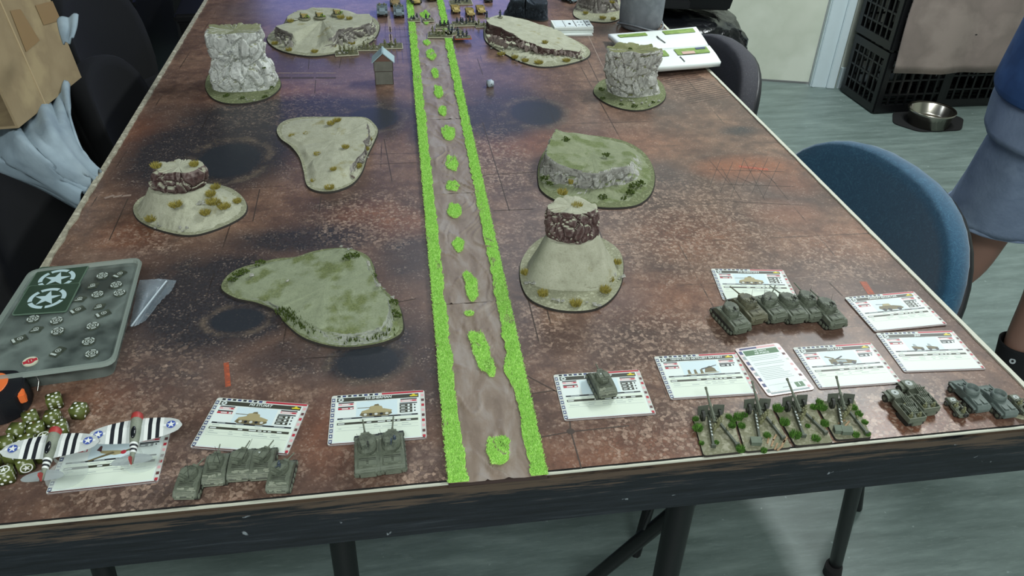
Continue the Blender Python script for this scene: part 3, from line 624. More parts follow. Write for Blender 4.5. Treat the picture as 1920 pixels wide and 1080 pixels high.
# squat mesa on the left
O = outline_px([(249, 397), (256, 380), (275, 368), (320, 352), (370, 345), (425, 352), (455, 370), (465, 392), (452, 412), (405, 434), (355, 445), (300, 435), (262, 418)])
cx, cy = G(352, 395)[:2]
t = thing('mesa', 'squat sandy mesa with a maroon rock crown, nearest the left table edge', 'scenery', (cx, cy, TZ + .0003)); baseplate(t, O, cx, cy, sandbase); c = (cx, cy)
B = polar([(p[0] - cx, p[1] - cy) for p in O], 0, 0); rings = []; ox, oy = -.012, .012
for j in range(15):
    s = j / 14; rr = []
    for a, r, _ in B:
        rb = r * .94; x0, y0 = rb * cos(a), rb * sin(a); x1, y1 = ox + .040 * cos(a), oy + .030 * sin(a); x = x0 + (x1 - x0) * s; y = y0 + (y1 - y0) * s
        zz = .0015 + .036 * s ** 1.35 + (.0018 * noise.fractal(Vector((x * 70, y * 70, 2)), 1, 2, 3) if j else 0); rr.append((x, y, zz))
    rings.append(rr)
mb = MB(); loft(mb, rings, 4); mb.build('sand_slope', m_slope, t)
mb = MB(); column(mb, cy + oy, [(.034, 300, 380), (.042, 288, 386), (.052, 286, 390), (.062, 288, 388), (.070, 292, 380)], .72, .006, 55, 12, cx, cy, cx, .0, 7, .005); mb.build('rock_crown', m_mar, t)
tufts(t, c, [(293, 312, .072, .009), (364, 309, .072, .008), (330, 385, .034, .011), (395, 365, .03, .009), (400, 380, .024, .012), (420, 388, .016, .011), (385, 400, .018, .009), (445, 378, .008, .007), (283, 412, .008, .009), (404, 352, .03, .008)], n=200)
stones(t, c, [(285, 372, .012, 5), (375, 382, .026, 6), (300, 425, .004, 5), (340, 430, .006, 4)], r=.0026)

# low hills
t, c, o = hill('low pale sandy hill shaped like a boot, with small maroon outcrop', 'scenery',
    [(518, 245), (530, 230), (560, 222), (600, 221), (645, 221), (685, 222), (702, 233), (710, 247), (703, 268), (690, 295), (680, 325), (662, 348), (632, 361), (600, 363), (576, 352), (569, 325), (561, 298), (545, 277), (525, 262)],
    [(545, 240, .006), (580, 228, .012), (640, 222, .020), (683, 222, .022, .6), (686, 240, .022, 1), (680, 265, .020, 1), (670, 295, .018, 1), (650, 312, .018), (620, 322, .016), (596, 320, .012), (592, 295, .010), (580, 270, .008)], m_grey, sandbase, .005, 80, .96, 5, centre=(632, 280))
tufts(t, c, [(620, 232, .020, .008), (632, 226, .02, .009), (575, 252, .008, .007), (547, 256, .005, .006), (595, 290, .010, .007), (648, 276, .020, .007), (692, 262, .006, .008), (685, 280, .006, .008), (618, 352, .004, .009), (672, 312, .006, .007), (588, 340, .004, .005), (625, 318, .017, .006)], h=.005)
stones(t, c, [(650, 272, .021, 4), (600, 285, .011, 4), (680, 300, .01, 5)], r=.002)
rnd = random.Random(5)
for i in range(16):
    px, py = 606 + i * 3.8, 333 - 5 * sin(i * .25) - i * .4; p = loc_px(c, px, py, .007); mb = MB(); rock(mb, p, rnd.uniform(.0045, .008), rnd, flat=1.0); mb.build('crag_rock', m_mar, t)
t, c, o = hill('wide flat dull green hill with dark moss clumps, left of the road', 'scenery',
    [(414, 545), (420, 525), (442, 508), (480, 496), (520, 487), (555, 484), (585, 474), (620, 468), (655, 468), (688, 480), (702, 500), (708, 525), (722, 545), (748, 572), (757, 600), (757, 625), (738, 640), (700, 651), (650, 656), (605, 650), (565, 635), (535, 610), (515, 586), (480, 571), (440, 562)],
    [(440, 530, .006), (480, 505, .010), (540, 490, .014), (600, 475, .020), (650, 468, .026), (678, 480, .027, .5), (690, 505, .026, 1), (702, 530, .026, 1), (724, 555, .024, 1), (728, 585, .022, .8), (715, 612, .018), (670, 625, .016), (620, 622, .014), (580, 605, .012), (550, 580, .010), (500, 560, .007)], m_grass, greenbase, .004, 80, .96, 9, centre=(615, 565), dome=.004)
bushes(t, c, [(446, 515, .010, .008), (458, 510, .010, .007), (437, 525, .008, .007), (488, 494, .011, .008), (655, 483, .026, .009), (668, 480, .026, .007), (700, 518, .012, .006), (738, 568, .01, .007), (745, 592, .006, .006), (740, 585, .01, .005), (728, 598, .008, .005)])
stones(t, c, [(652, 466, .028, 3), (465, 520, .011, 1), (542, 527, .016, 1), (690, 495, .024, 3), (712, 540, .026, 3), (728, 560, .02, 3)], r=.003)
rnd = random.Random(8)
for nm_, seq in (('moss_drift', [(530, 580), (545, 590), (560, 598), (575, 607), (590, 613), (605, 617), (622, 622), (640, 626), (660, 630), (680, 628), (700, 624), (718, 618)]),):
    mb = MB()
    for px, py in seq:
        for k in range(40):
            p = loc_px(c, px + rnd.gauss(0, 9), py + rnd.gauss(0, 4), .0115); hh = rnd.uniform(.001, .0028)
            a = rnd.uniform(0, 6.28); mb.add([(p[0] - .0012 * cos(a), p[1] - .0012 * sin(a), p[2] - .004), (p[0] + .0012 * cos(a), p[1] + .0012 * sin(a), p[2] - .004), (p[0] + .001 * sin(a), p[1], p[2] + hh)], [(0, 1, 2)])
    tag(mb.build(nm_, mossm, t), None, None, kind='stuff')
t, c, o = hill('long sandy hill with grey crags at both ends and gun stands on top', 'scenery',
    [(500, 78), (508, 62), (535, 48), (580, 36), (640, 28), (690, 30), (710, 42), (712, 58), (700, 78), (668, 95), (630, 103), (590, 108), (550, 104), (518, 94)],
    [(516, 48, .030, 1), (540, 38, .032, .3), (590, 32, .032), (650, 27, .032), (692, 26, .034, .6), (695, 42, .034, 1), (665, 50, .033, 1), (632, 55, .033, 1), (624, 68, .030, .6), (596, 82, .010), (562, 80, .010), (547, 62, .026, .8), (530, 56, .029, 1)], m_grey, sandbase, .010, 60, .95, 21, centre=(605, 54), dome=-.002)
tufts(t, c, [(590, 97, .004, .009), (542, 94, .004, .008), (515, 82, .004, .008), (660, 82, .004, .009), (625, 88, .006, .008), (545, 40, .032, .009), (640, 33, .033, .011), (655, 35, .033, .009)])
rnd = random.Random(3)
for seq, r0 in (([(522, 74), (520, 66), (526, 78), (532, 70), (518, 58), (540, 76), (545, 84), (536, 82)], .010), ([(632, 74), (640, 66), (648, 74), (656, 62), (664, 68), (674, 58), (684, 62), (690, 52), (700, 50), (660, 76), (640, 80)], .010)):
    mb = MB()
    for px, py in seq:
        p = loc_px(c, px, py, .010); mb = MB(); rock(mb, p, r0 * rnd.uniform(.5, .9), rnd, flat=1.3); mb.build('crag_rock', m_grey, t)
stones(t, c, [(535, 88, .004, 4), (690, 72, .004, 6), (660, 86, .004, 4)], r=.003)
t, c, o = hill('long sandy hill with a dark maroon cliff along its front, far right of the road', 'scenery',
    [(907, 72), (908, 52), (922, 38), (950, 36), (985, 42), (1020, 52), (1060, 68), (1095, 86), (1108, 100), (1098, 113), (1060, 124), (1015, 128), (975, 118), (940, 100), (917, 86)],
    [(912, 34, .032, .5), (935, 28, .030), (970, 34, .022), (1010, 46, .016), (1060, 68, .012), (1088, 88, .010, .5), (1085, 97, .014, 1), (1058, 93, .016, 1), (1020, 90, .020, 1), (1002, 82, .022, 1), (985, 76, .024, 1), (965, 64, .028, 1), (940, 52, .032, 1), (920, 46, .034, 1)], m_mar, sandbase, .009, 65, .95, 31, centre=(1005, 86), dome=-.001)
tufts(t, c, [(1022, 80, .021, .008), (940, 102, .004, .010), (965, 108, .004, .009), (1010, 118, .004, .011), (1062, 114, .004, .010), (985, 114, .004, .009)])
stones(t, c, [(950, 104, .004, 6), (975, 112, .004, 6), (1085, 107, .006, 5), (930, 95, .004, 4)], r=.003)
rnd = random.Random(13)
for i in range(30):
    u = i / 29; px = 916 + u * 172; py = 74 + u * 32 + rnd.uniform(-3, 3); p = loc_px(c, px, py, .007 + .010 * (1 - u)); mb = MB(); rock(mb, p, rnd.uniform(.006, .010) * (1.15 - .5 * u), rnd, flat=1.5); mb.build('crag_rock', m_mar, t)
t, c, o = hill('green mossy hill with a stepped grey-white cliff, behind the pillar butte', 'scenery',
    [(1007, 338), (1009, 308), (1022, 282), (1045, 262), (1085, 255), (1130, 258), (1175, 268), (1210, 290), (1228, 325), (1224, 362), (1200, 386), (1160, 393), (1110, 391), (1050, 382), (1015, 362)],
    [(1024, 290, .040, 1), (1032, 265, .044, 1), (1042, 244, .050, .8), (1062, 248, .040, .3), (1100, 255, .030), (1140, 266, .022), (1172, 282, .022), (1182, 300, .028, .3), (1172, 312, .036, 1), (1150, 314, .036, 1), (1120, 322, .035, 1), (1080, 318, .035, 1), (1045, 306, .038, 1)], m_grasscl, greenbase, .0085, 52, .95, 41, centre=(1110, 320), dome=-.003)
bushes(t, c, [(1137, 292, .036, .008), (1190, 350, .008, .010), (1182, 362, .006, .009), (1200, 345, .008, .009), (1130, 370, .004, .008), (1032, 325, .008, .009), (1022, 335, .006, .009), (1044, 335, .008, .008), (1060, 262, .042, .008), (1030, 345, .004, .007), (1170, 372, .004, .006)])
rnd = random.Random(17)
mb = MB(); p = loc_px(c, 1048, 248, .044); rock(mb, p, .009, rnd, flat=1.2); p = loc_px(c, 1034, 268, .034); rock(mb, p, .008, rnd, flat=1.5); mb.build('rock_horn', m_grasscl, t)
# cream hill and dark slate wall at the far edge
t, c = butte('sand_butte', 'cream sandy butte with straw tufts at the far table end, beside the grey bag', [(1074, 28), (1080, 10), (1095, -6), (1130, -12), (1158, -2), (1168, 20), (1164, 36), (1140, 44), (1106, 42), (1086, 38)],
    [(.001, 1078, 1162), (.02, 1086, 1158), (.05, 1094, 1152), (.07, 1100, 1146)], (1135, 18), .72, .004, 40, 51, m_grey, sandbase)
tufts(t, c, [(1130, 34, .006, .010), (1098, 25, .006, .008), (1148, 5, .03, .008), (1150, 36, .005, .008)])
O = [(942, 36), (955, 28), (1000, 34), (1038, 44), (1036, 50), (990, 47), (950, 43)]
t, c, o = hill('dark blue-black slate crag on a thin board behind the maroon-cliffed hill', 'scenery', [(944, 28), (952, 18), (985, 18), (1020, 28), (1028, 38), (1012, 41), (975, 35), (952, 32)],
    [(952, 2, .045), (965, -6, .05), (985, -4, .05), (1012, 10, .045), (1018, 18, .04), (1000, 14, .045), (972, 6, .048), (956, 6, .045)], m_slate, mat('slate_board', '2b3238', .7), .004, 60, .96, 61)
# ---------------------------------------------------------------- unit cards
white = mat('card_white', 'dfe9e4', .45); cream = mat('card_cream', 'dbe6d6', .45); olive = mat('card_olive_bar', '3e3f34', .45); inkm = mat('card_black_ink', '22262a', .45); greyink = mat('card_grey_ink', '9aa6a6', .5)
bluem = mat('card_blue', '34406e', .45); redm = mat('card_red', 'b23440', .45); pinkm = mat('card_pink', 'd9a9ab', .45); yelm = mat('card_yellow', 'd8c92e', .45); skym = mat('card_sky', 'cfe2e6', .45); tanm = mat('card_tan', 'a59a72', .5); tan2 = mat('card_tan_dark', '6f6648', .5)
maroon = mat('card_maroon', '5e3a3a', .5); greenbar = mat('card_green', '3f6b40', .45); stripeg = mat('card_stripe_grey', 'c9cdc5', .5)
CM = [white, cream, olive, inkm, greyink, bluem, redm, pinkm, yelm, skym, tanm, tan2, maroon, greenbar, stripeg]
WH, CR, OL, IN, GR, BL, RE, PI_, YE, SK, TN, TD, MA, GB, SG = range(15)
sleeve = mat('clear_sleeve', 'cfc4c6', .18, alpha=.38)
filmm = mat('clear_sleeve_edge', 'd8c9c8', .25)
def rrect(w_, h_, r, n=4):
    o = []
    for cx, cy, a0 in ((w_ / 2 - r, h_ / 2 - r, 0), (-w_ / 2 + r, h_ / 2 - r, pi / 2), (-w_ / 2 + r, -h_ / 2 + r, pi), (w_ / 2 - r, -h_ / 2 + r, 1.5 * pi)):
        for i in range(n + 1): a = a0 + pi / 2 * i / n; o.append((cx + r * cos(a), cy + r * sin(a)))
    return o
S3 = Matrix.Scale(.001, 4)
def drawing(mb, kind, z):
    if kind == 'tank':
        mb.poly([(-15, 3.5), (-12, 1.8), (9, 1.2), (13, 4), (12, 7), (-13, 7.5)], z, TD); mb.poly([(-14, 6), (12, 5.5), (13, 8), (6, 10.5), (-6, 11), (-13, 8.5)], z + .02, TN)
        for i in range(5): mb.poly(disc(-10 + i * 4.6, 4, 1.5, 8), z + .04, IN if i % 2 else SG)
        mb.poly([(-7, 10.5), (5, 10.2), (4, 13.5), (-1, 15), (-6, 13.8)], z + .05, TN); mb.poly([(-17, 12.3), (-6, 12), (-6, 12.8), (-17, 13)], z + .05, TD); mb.poly([(-3, 14.5), (2, 14.2), (1, 16.5), (-2, 16)], z + .06, TD)
    elif kind == 'gun':
        mb.poly([(-16, 1.5), (16, 3.2), (15, 4.2), (-16, 2.2)], z, TN)
        for i in range(3): mb.poly([(-14 + i * 6, 3), (-11 + i * 6, 3), (-11.5 + i * 6, 9), (-13.5 + i * 6, 8.5)], z + .02, TD)
        mb.poly([(2, 4), (14, 4.5), (13, 9), (9, 13), (4, 10)], z + .03, TD); mb.poly([(0, 8), (16, 13.2), (16, 14), (0, 9.6)], z + .04, IN)
    elif kind == 'halftrack':
        mb.poly([(-13, 3), (12, 2.5), (14, 6), (6, 8.5), (-2, 10), (-13, 10)], z, TD); mb.poly([(-6, 5), (4, 4.5), (4, 8), (-6, 8.6)], z + .02, GR)
        for x in (-9, -3, 10): mb.poly(disc(x, 3.6, 2.2, 10), z + .04, IN)
        mb.poly([(-16, 13.5), (-8, 10), (-6, 11), (-14, 14.5)], z + .03, TD); mb.poly([(-6, 10), (2, 14), (3, 13), (-3, 9.5)], z + .03, IN)
    elif kind == 'car':
        mb.poly([(-14, 6), (-10, 3), (10, 3), (14, 5), (12, 8), (4, 10), (-12, 10)], z, TD); mb.poly([(-8, 10), (2, 10), (1, 13.5), (-6, 13.5)], z + .02, TN); mb.poly([(-14, 13), (-6, 12), (-6, 12.8), (-14, 13.8)], z + .02, IN)
        for x in (-9, -3, 8): mb.poly(disc(x, 3.6, 2.3, 10), z + .04, IN)
    elif kind == 'jeeps':
        for x in (-9, 6): mb.poly([(x - 5, 3), (x + 6, 2.6), (x + 6, 6), (x, 7.5), (x - 5, 8)], z, TD); mb.poly(disc(x - 3, 3.2, 1.8, 9), z + .03, IN); mb.poly(disc(x + 4, 3, 1.8, 9), z + .03, IN); mb.poly([(x - 3, 7.5), (x + 1, 7.4), (x, 11), (x - 2, 11.5)], z + .02, GR)
    elif kind == 'plane':
        mb.poly([(-12, 13), (-9, 8.5), (2, 5), (9, 6), (9, 9), (3, 10), (-8, 11)], z, TN); mb.poly(disc(8.5, 7.4, 2.2, 12), z + .05, RE); mb.poly([(-13, 12), (-11, 17), (-9.5, 16), (-9, 10)], z + .03, MA); mb.poly([(2, 7), (-16, .5), (-18, 1.5), (0, 9)], z + .02, TD); mb.poly([(6, 8), (19, 13), (20, 12), (8, 6.2)], z + .02, TD)
def card_root(label, TL, TR, group, z=.0004):
    a = G(*TL, z); b = G(*TR, z); ang = math.atan2(b.y - a.y, b.x - a.x); u = Vector((cos(ang), sin(ang))); v = Vector((sin(ang), -cos(ang)))
    c = Vector((a.x, a.y)) + u * .0525 + v * .0386
    return thing('unit_card', label, 'card', (c.x, c.y, TZ + z), ang, group)
def card(label, TL, TR, title, draw, kinds=(2, 3), sub=True, z=.0004, ts=5.2, tx=0, tsx=.95, root=None):
    t = root or card_root(label, TL, TR, 'sleeved unit cards lying on the mat', z)
    mb = MB(); mb.prism(rrect(.105, .0772, .003), 0, .0004); mb.build('sleeve', [sleeve], t)
    mb = MB(); mb.prism(rrect(.1045, .0767, .003), .0004, .0010, 1, 1, 0); mb.build('card_board', [stripeg, maroon], t)
    mb = MB(); mb.M = S3; z = 1.05
    for i in range(9):                                # left edge, blue with white stars
        y0 = -36 + i * 8; mb.quad(-51.5, y0, -48, y0 + 5.2, z, BL); starfan(mb, -49.8, y0 + 2.6, 1.9, z + .03, WH)
    for i in range(8): mb.quad(-46 + i * 6, 34.8, -42.2 + i * 6, 37.6, z, IN if i % 2 == 0 else BL); starfan(mb, -41.2 + i * 6, 36.2, 1.3, z + .03, WH)
    mb.quad(4, 34.8, 51, 37.8, z, RE); mb.quad(-50, -37.8, 51, -36.2, z, MA); mb.quad(-50, -36.2, 50, -35.2, z, WH)
    for i in range(9): mb.quad(48.2, -36 + i * 8, 51.4, -32 + i * 8, z, (RE, MA, PI_)[i % 3])
    z += .05; mb.quad(-47.2, -35, 47, 34.4, z, WH); z += .04; mb.quad(-46.2, -34, 46, -2, z, CR); mb.quad(-46, 27, 45.5, 33.4, z, OL); z += .04
    mb.poly(disc(-41.5, 30.2, 3.3, 18), z, GR); mb.poly(disc(-41.5, 30.2, 2.6, 18), z + .02, WH); starfan(mb, -41.5, 30.2, 2.4, z + .04, OL)
    mb.poly([(36, 29), (44, 29), (45, 30.6), (41.5, 31.2), (41, 32.8), (38.6, 32.8), (38, 31.2), (35.2, 30.6)], z, YE)
    mb.quad(-24, 1.6, 21.5, 25.6, z - .02, SK)
    for y in (24.4, 17.6): mb.quad(-44, y - .2, -27, y + 1.4, z, IN); mb.quad(-44, y - 3.6, -27, y - .5, z, PI_ if y > 20 else RE); mb.quad(-40, y - 2.6, -33, y - 1.2, z + .02, WH); mb.quad(-31, y - 3.0, -28, y - 1.0, z + .02, RE if y > 20 else WH)
    mb.quad(25, 24.2, 43.5, 25.8, z, IN); mb.quad(25, 20.6, 43.5, 23.9, z, PI_); mb.quad(27, 21.6, 36, 22.8, z + .02, WH); mb.quad(38, 21.2, 42.5, 23.2, z + .02, RE)
    mb.quad(24, 17.6, 43.5, 19.2, z, IN)
    for i in range(kinds[1] if kinds[1] != 1 else 1):
        y = 13 - i * 4.7; mb.quad(24, y, 38, y + 4.2, z, OL if kinds[1] > 1 else IN); mb.quad(25.5, y + 1.4, 30, y + 2.6, z + .02, WH); mb.poly(disc(34, y + 2.1, 1.5, 8), z + .02, WH); mb.quad(40, y + 1, 41.6, y + 3.2, z, IN)
    rnd = random.Random(len(title) + TL[0] if TL else 3)
    mb.quad(-44, -1.2, 44, 1.0, z, IN); mb.quad(-44, -9.6, 44, -6.2, z, OL)
    for x in (-38, -17, 4, 25): mb.quad(x, -.6, x + rnd.uniform(7, 13), .5, z + .02, GR)
    for x, l in ((-43, 7), (-12, 5), (0, 8), (10, 4), (16, 3), (21, 3.5), (31, 5)): mb.quad(x, -8.6, x + l, -7.2, z + .02, WH)
    for j, y in enumerate((-3.6, -12.2, -15.6)):
        for x in (-42, -20, -4, 5, 12, 26):
            if rnd.random() < .85: mb.quad(x, y - .35, x + rnd.uniform(3, 11), y + .35, z, GR)
    mb.quad(-44, -18.4, 44, -18.1, z, GR); mb.quad(-44, -13.9, 44, -13.7, z, GR); mb.quad(-12, 25.9, 8, 26.3, z, GR)
    mb.M = S3 @ Matrix.Translation((-1, -1.0, 0)) @ Matrix.Scale(1.28, 4); drawing(mb, draw, (z + .03) / 1.28); mb.M = S3
    tag(mb.build('printed_face', CM, t), None, None, kind='stuff')
    if title:
        text(title, ts * .001, white, t, (tx * .001, .0305), z=.00125, sx=tsx, bold=.00012, name='printed_title', shear=.12)
    return t
card('sleeved unit card picturing a tan tank, above the row of five small tanks', (408.5, 746), (583.5, 759), 'M3 STUART', 'tank')
card('sleeved unit card picturing a tan tank, behind the two tanks beside the road', (622, 743.4), (799, 731.7), 'M4 SHERMAN', 'tank')
card('sleeved unit card with a single small tank parked on it, right of the road', (1036.7, 703.7), (1200, 693.3), 'M3 STUART OP', 'none')
card('sleeved unit card titled FIELD ARTILLERY BATTERY, behind the howitzer stands', (1225.2, 669.4), (1381.5, 661), '105MM FIELD ARTILLERY BATTERY', 'gun', (2, 1), tx=-1, ts=5.0, tsx=.86)
card('sleeved unit card showing a gun half-track, above the right howitzer stands', (1485.2, 652.5), (1634, 643), 'M15 AAA', 'halftrack', (2, 1))
card('sleeved unit card showing a tan tank, behind the row of six tanks', (1332, 504.6), (1468.5, 506.7), 'M4 SHERMAN', 'tank')
card('sleeved unit card showing an armoured car, topmost of the two by the right table edge', (1582.5, 558.4), (1719.4, 546), 'CAVALRY RECON CAR', 'car', tsx=.8, z=.0012)
card('sleeved unit card picturing two small cars, lower of two by the right table edge', (1640.6, 625), (1787.8, 620.3), 'JEEP', 'jeeps', (2, 1))
# card under the aircraft, placed by its lower edge
a_ = G(85, 928, .0004); b_ = G(300, 905, .0004); ang = math.atan2(b_.y - a_.y, b_.x - a_.x)
cc = Vector((a_.x, a_.y)) + Vector((cos(ang), sin(ang))) * .0525 + Vector((-sin(ang), cos(ang))) * .0386
t = thing('unit_card', 'sleeved unit card with a picture of an aeroplane, under the two model aircraft', 'card', (cc.x, cc.y, TZ + .0004), ang, 'sleeved unit cards lying on the mat')
card('', (3, 3), None, '', 'plane', (2, 1), root=t)
# portrait command card
P4 = [G(*p, .0004) for p in ((1377.9, 654.6), (1461, 643), (1525.6, 731), (1439.4, 744))]
cc = sum(P4, Vector()) / 4; u = (P4[1] - P4[0]) + (P4[2] - P4[3]); W_ = u.length / 2; Hh = ((P4[3] - P4[0]) + (P4[2] - P4[1])).length / 2; ang = math.atan2(u.y, u.x)
t = thing('rules_card', 'upright sleeved rules card headed US ARMY AIR FORCE in a green bar', 'card', (cc.x, cc.y, TZ + .0006), ang)
mb = MB(); mb.prism(rrect(W_, Hh, .004), 0, .0006); mb.build('sleeve', [filmm], t)
mb = MB(); mb.M = S3; w2, h2 = W_ * 500 - 1, Hh * 500 - 1; z = .7
for i in range(8):
    y0 = -h2 + 4 + i * (2 * h2 - 6) / 8; mb.quad(-w2 + 1, y0, -w2 + 5, y0 + 6, z, BL if i % 3 else GR); mb.quad(w2 - 5, y0, w2 - 1, y0 + 4, z, (PI_, SG, MA, PI_)[i % 4])
mb.quad(-w2 + 4, h2 - 4, -2, h2 - 1, z, BL); mb.quad(-2, h2 - 4, w2 - 6, h2 - 1, z, PI_); mb.quad(-w2 + 4, -h2 + 1, w2 - 4, -h2 + 4, z, GR)
mb.prism(rrect(2 * w2 - 10, 2 * h2 - 10, 2), z, z + .1, WH); mb.quad(-w2 + 6.5, h2 - 16, w2 - 6.5, h2 - 6.5, z + .15, GB)
rnd = random.Random(4)
for j in range(15):
    if j in (3, 6): continue
    y = h2 - 20 - j * 2.9; mb.quad(-w2 + 9, y, w2 - 9 - rnd.uniform(0, 12), y + .7, z + .15, GR)
mb.quad(w2 - 18, -h2 + 6.5, w2 - 7, -h2 + 15, z + .15, GB); mb.quad(-w2 + 8, -h2 + 15.5, w2 - 19, -h2 + 15.9, z + .15, GR); mb.quad(-6, -h2 + 9, 3, -h2 + 10, z + .15, GR)
tag(mb.build('printed_face', CM, t), None, None, kind='stuff')
text('US ARMY', .0040, white, t, (0, (h2 - 9.2) * .001), z=.0009, bold=.0001, name='printed_title'); text('AIR FORCE', .0040, white, t, (0, (h2 - 13.4) * .001), z=.0009, bold=.0001, name='printed_title')
text('1', .0075, white, t, ((w2 - 12.5) * .001, (-h2 + 11.2) * .001), z=.0009, bold=.0002, name='printed_number')

# ---------------------------------------------------------------- model vehicles
def paint(name, base, light, dark, rough=.62, ns=90):
    q = NT(name); geo = q.n('NewGeometry'); co = q.n('TexCoord').outputs['Object']
    n1 = q.n('TexNoise', {0: co, 'Scale': float(ns), 'Detail': 4.0}).outputs[0]; n2 = q.n('TexNoise', {0: co, 'Scale': 700.0, 'Detail': 2.0}).outputs[0]
    c0 = q.ramp(n1, [(.35, base), (.7, light)]); c0 = q.mix(q.math('MULTIPLY', q.ramp(n2, [(.55, 0.0), (.7, 1.0)]), .4), c0, srgb(light))
    c0 = q.mix(q.math('MULTIPLY', q.ramp(n2, [(.3, 1.0), (.42, 0.0)]), .5), c0, srgb(dark))
    c0 = q.mix(q.math('MULTIPLY', q.ramp(geo.outputs['Pointiness'], [(.51, 0.0), (.60, 1.0)]), .6), c0, srgb(light)); 
    q.out('Base Color', c0); q.b.inputs['Roughness'].default_value = rough; q.bump(n2, .4, .0004); return q.m
olv = paint('olive_drab_paint', '41473b', '6b7262', '1f231b'); olv2 = paint('olive_drab_brown', '46483a', '6c6b55', '2b2c22'); trk = paint('track_rubber_metal', '1d1f1e', '33352f', '0e0f0f'); stow = paint('stowage_canvas', '5a6053', '878c7a', '2b3029', ns=250)
yel = paint('desert_yellow_paint', '8d7a45', 'b5a262', '4d4124'); gry = paint('field_grey_paint', '4d5a62', '7a8a90', '22282d'); camo = paint('camouflage_paint', '5b4a35', '94815a', '2c271c', ns=60); fig = paint('figure_olive', '4a4d33', '7e7f5c', '23241a', ns=200); figd = paint('figure_dark', '24282c', '3e464b', '121417', ns=200); skin_m = mat('figure_flesh', '9b7257', .7)
markw = mat('marking_white', 'c3cbc8', .6); markd = mat('marking_dark', '3b4238', .6); metalb = mat('gunmetal_blue', '3b4652', .45)
def M3(): mb = MB(); mb.M = S3; return mb
TRK = [(-26, 4.5), (-23.5, 1.3), (-20, 0), (19, 0), (24.5, 2.4), (27.5, 6.5), (26, 10), (21, 11.2), (-21, 10.6), (-26.2, 8.2)]
def tracks(t, prof, x0, x1, wheels, s=1.0):
    for sd in (-1, 1):
        mb = M3(); mb.sideprism([(a * s, b * s) for a, b in prof], min(sd * x0, sd * x1), max(sd * x0, sd * x1)); tr = mb.build('track', trk, t)
        for y, zc, r in wheels:
            mb = M3(); mb.cyl((0, 0, 0), (sd * .6, 0, 0), r, r * .85, 10); mb.cyl((sd * .5, 0, 0), (sd * 1.0, 0, 0), r * .35, r * .3, 8); mb.build('road_wheel', olv, tr, loc=(sd * x1 * .001, y * .001, zc * .001))
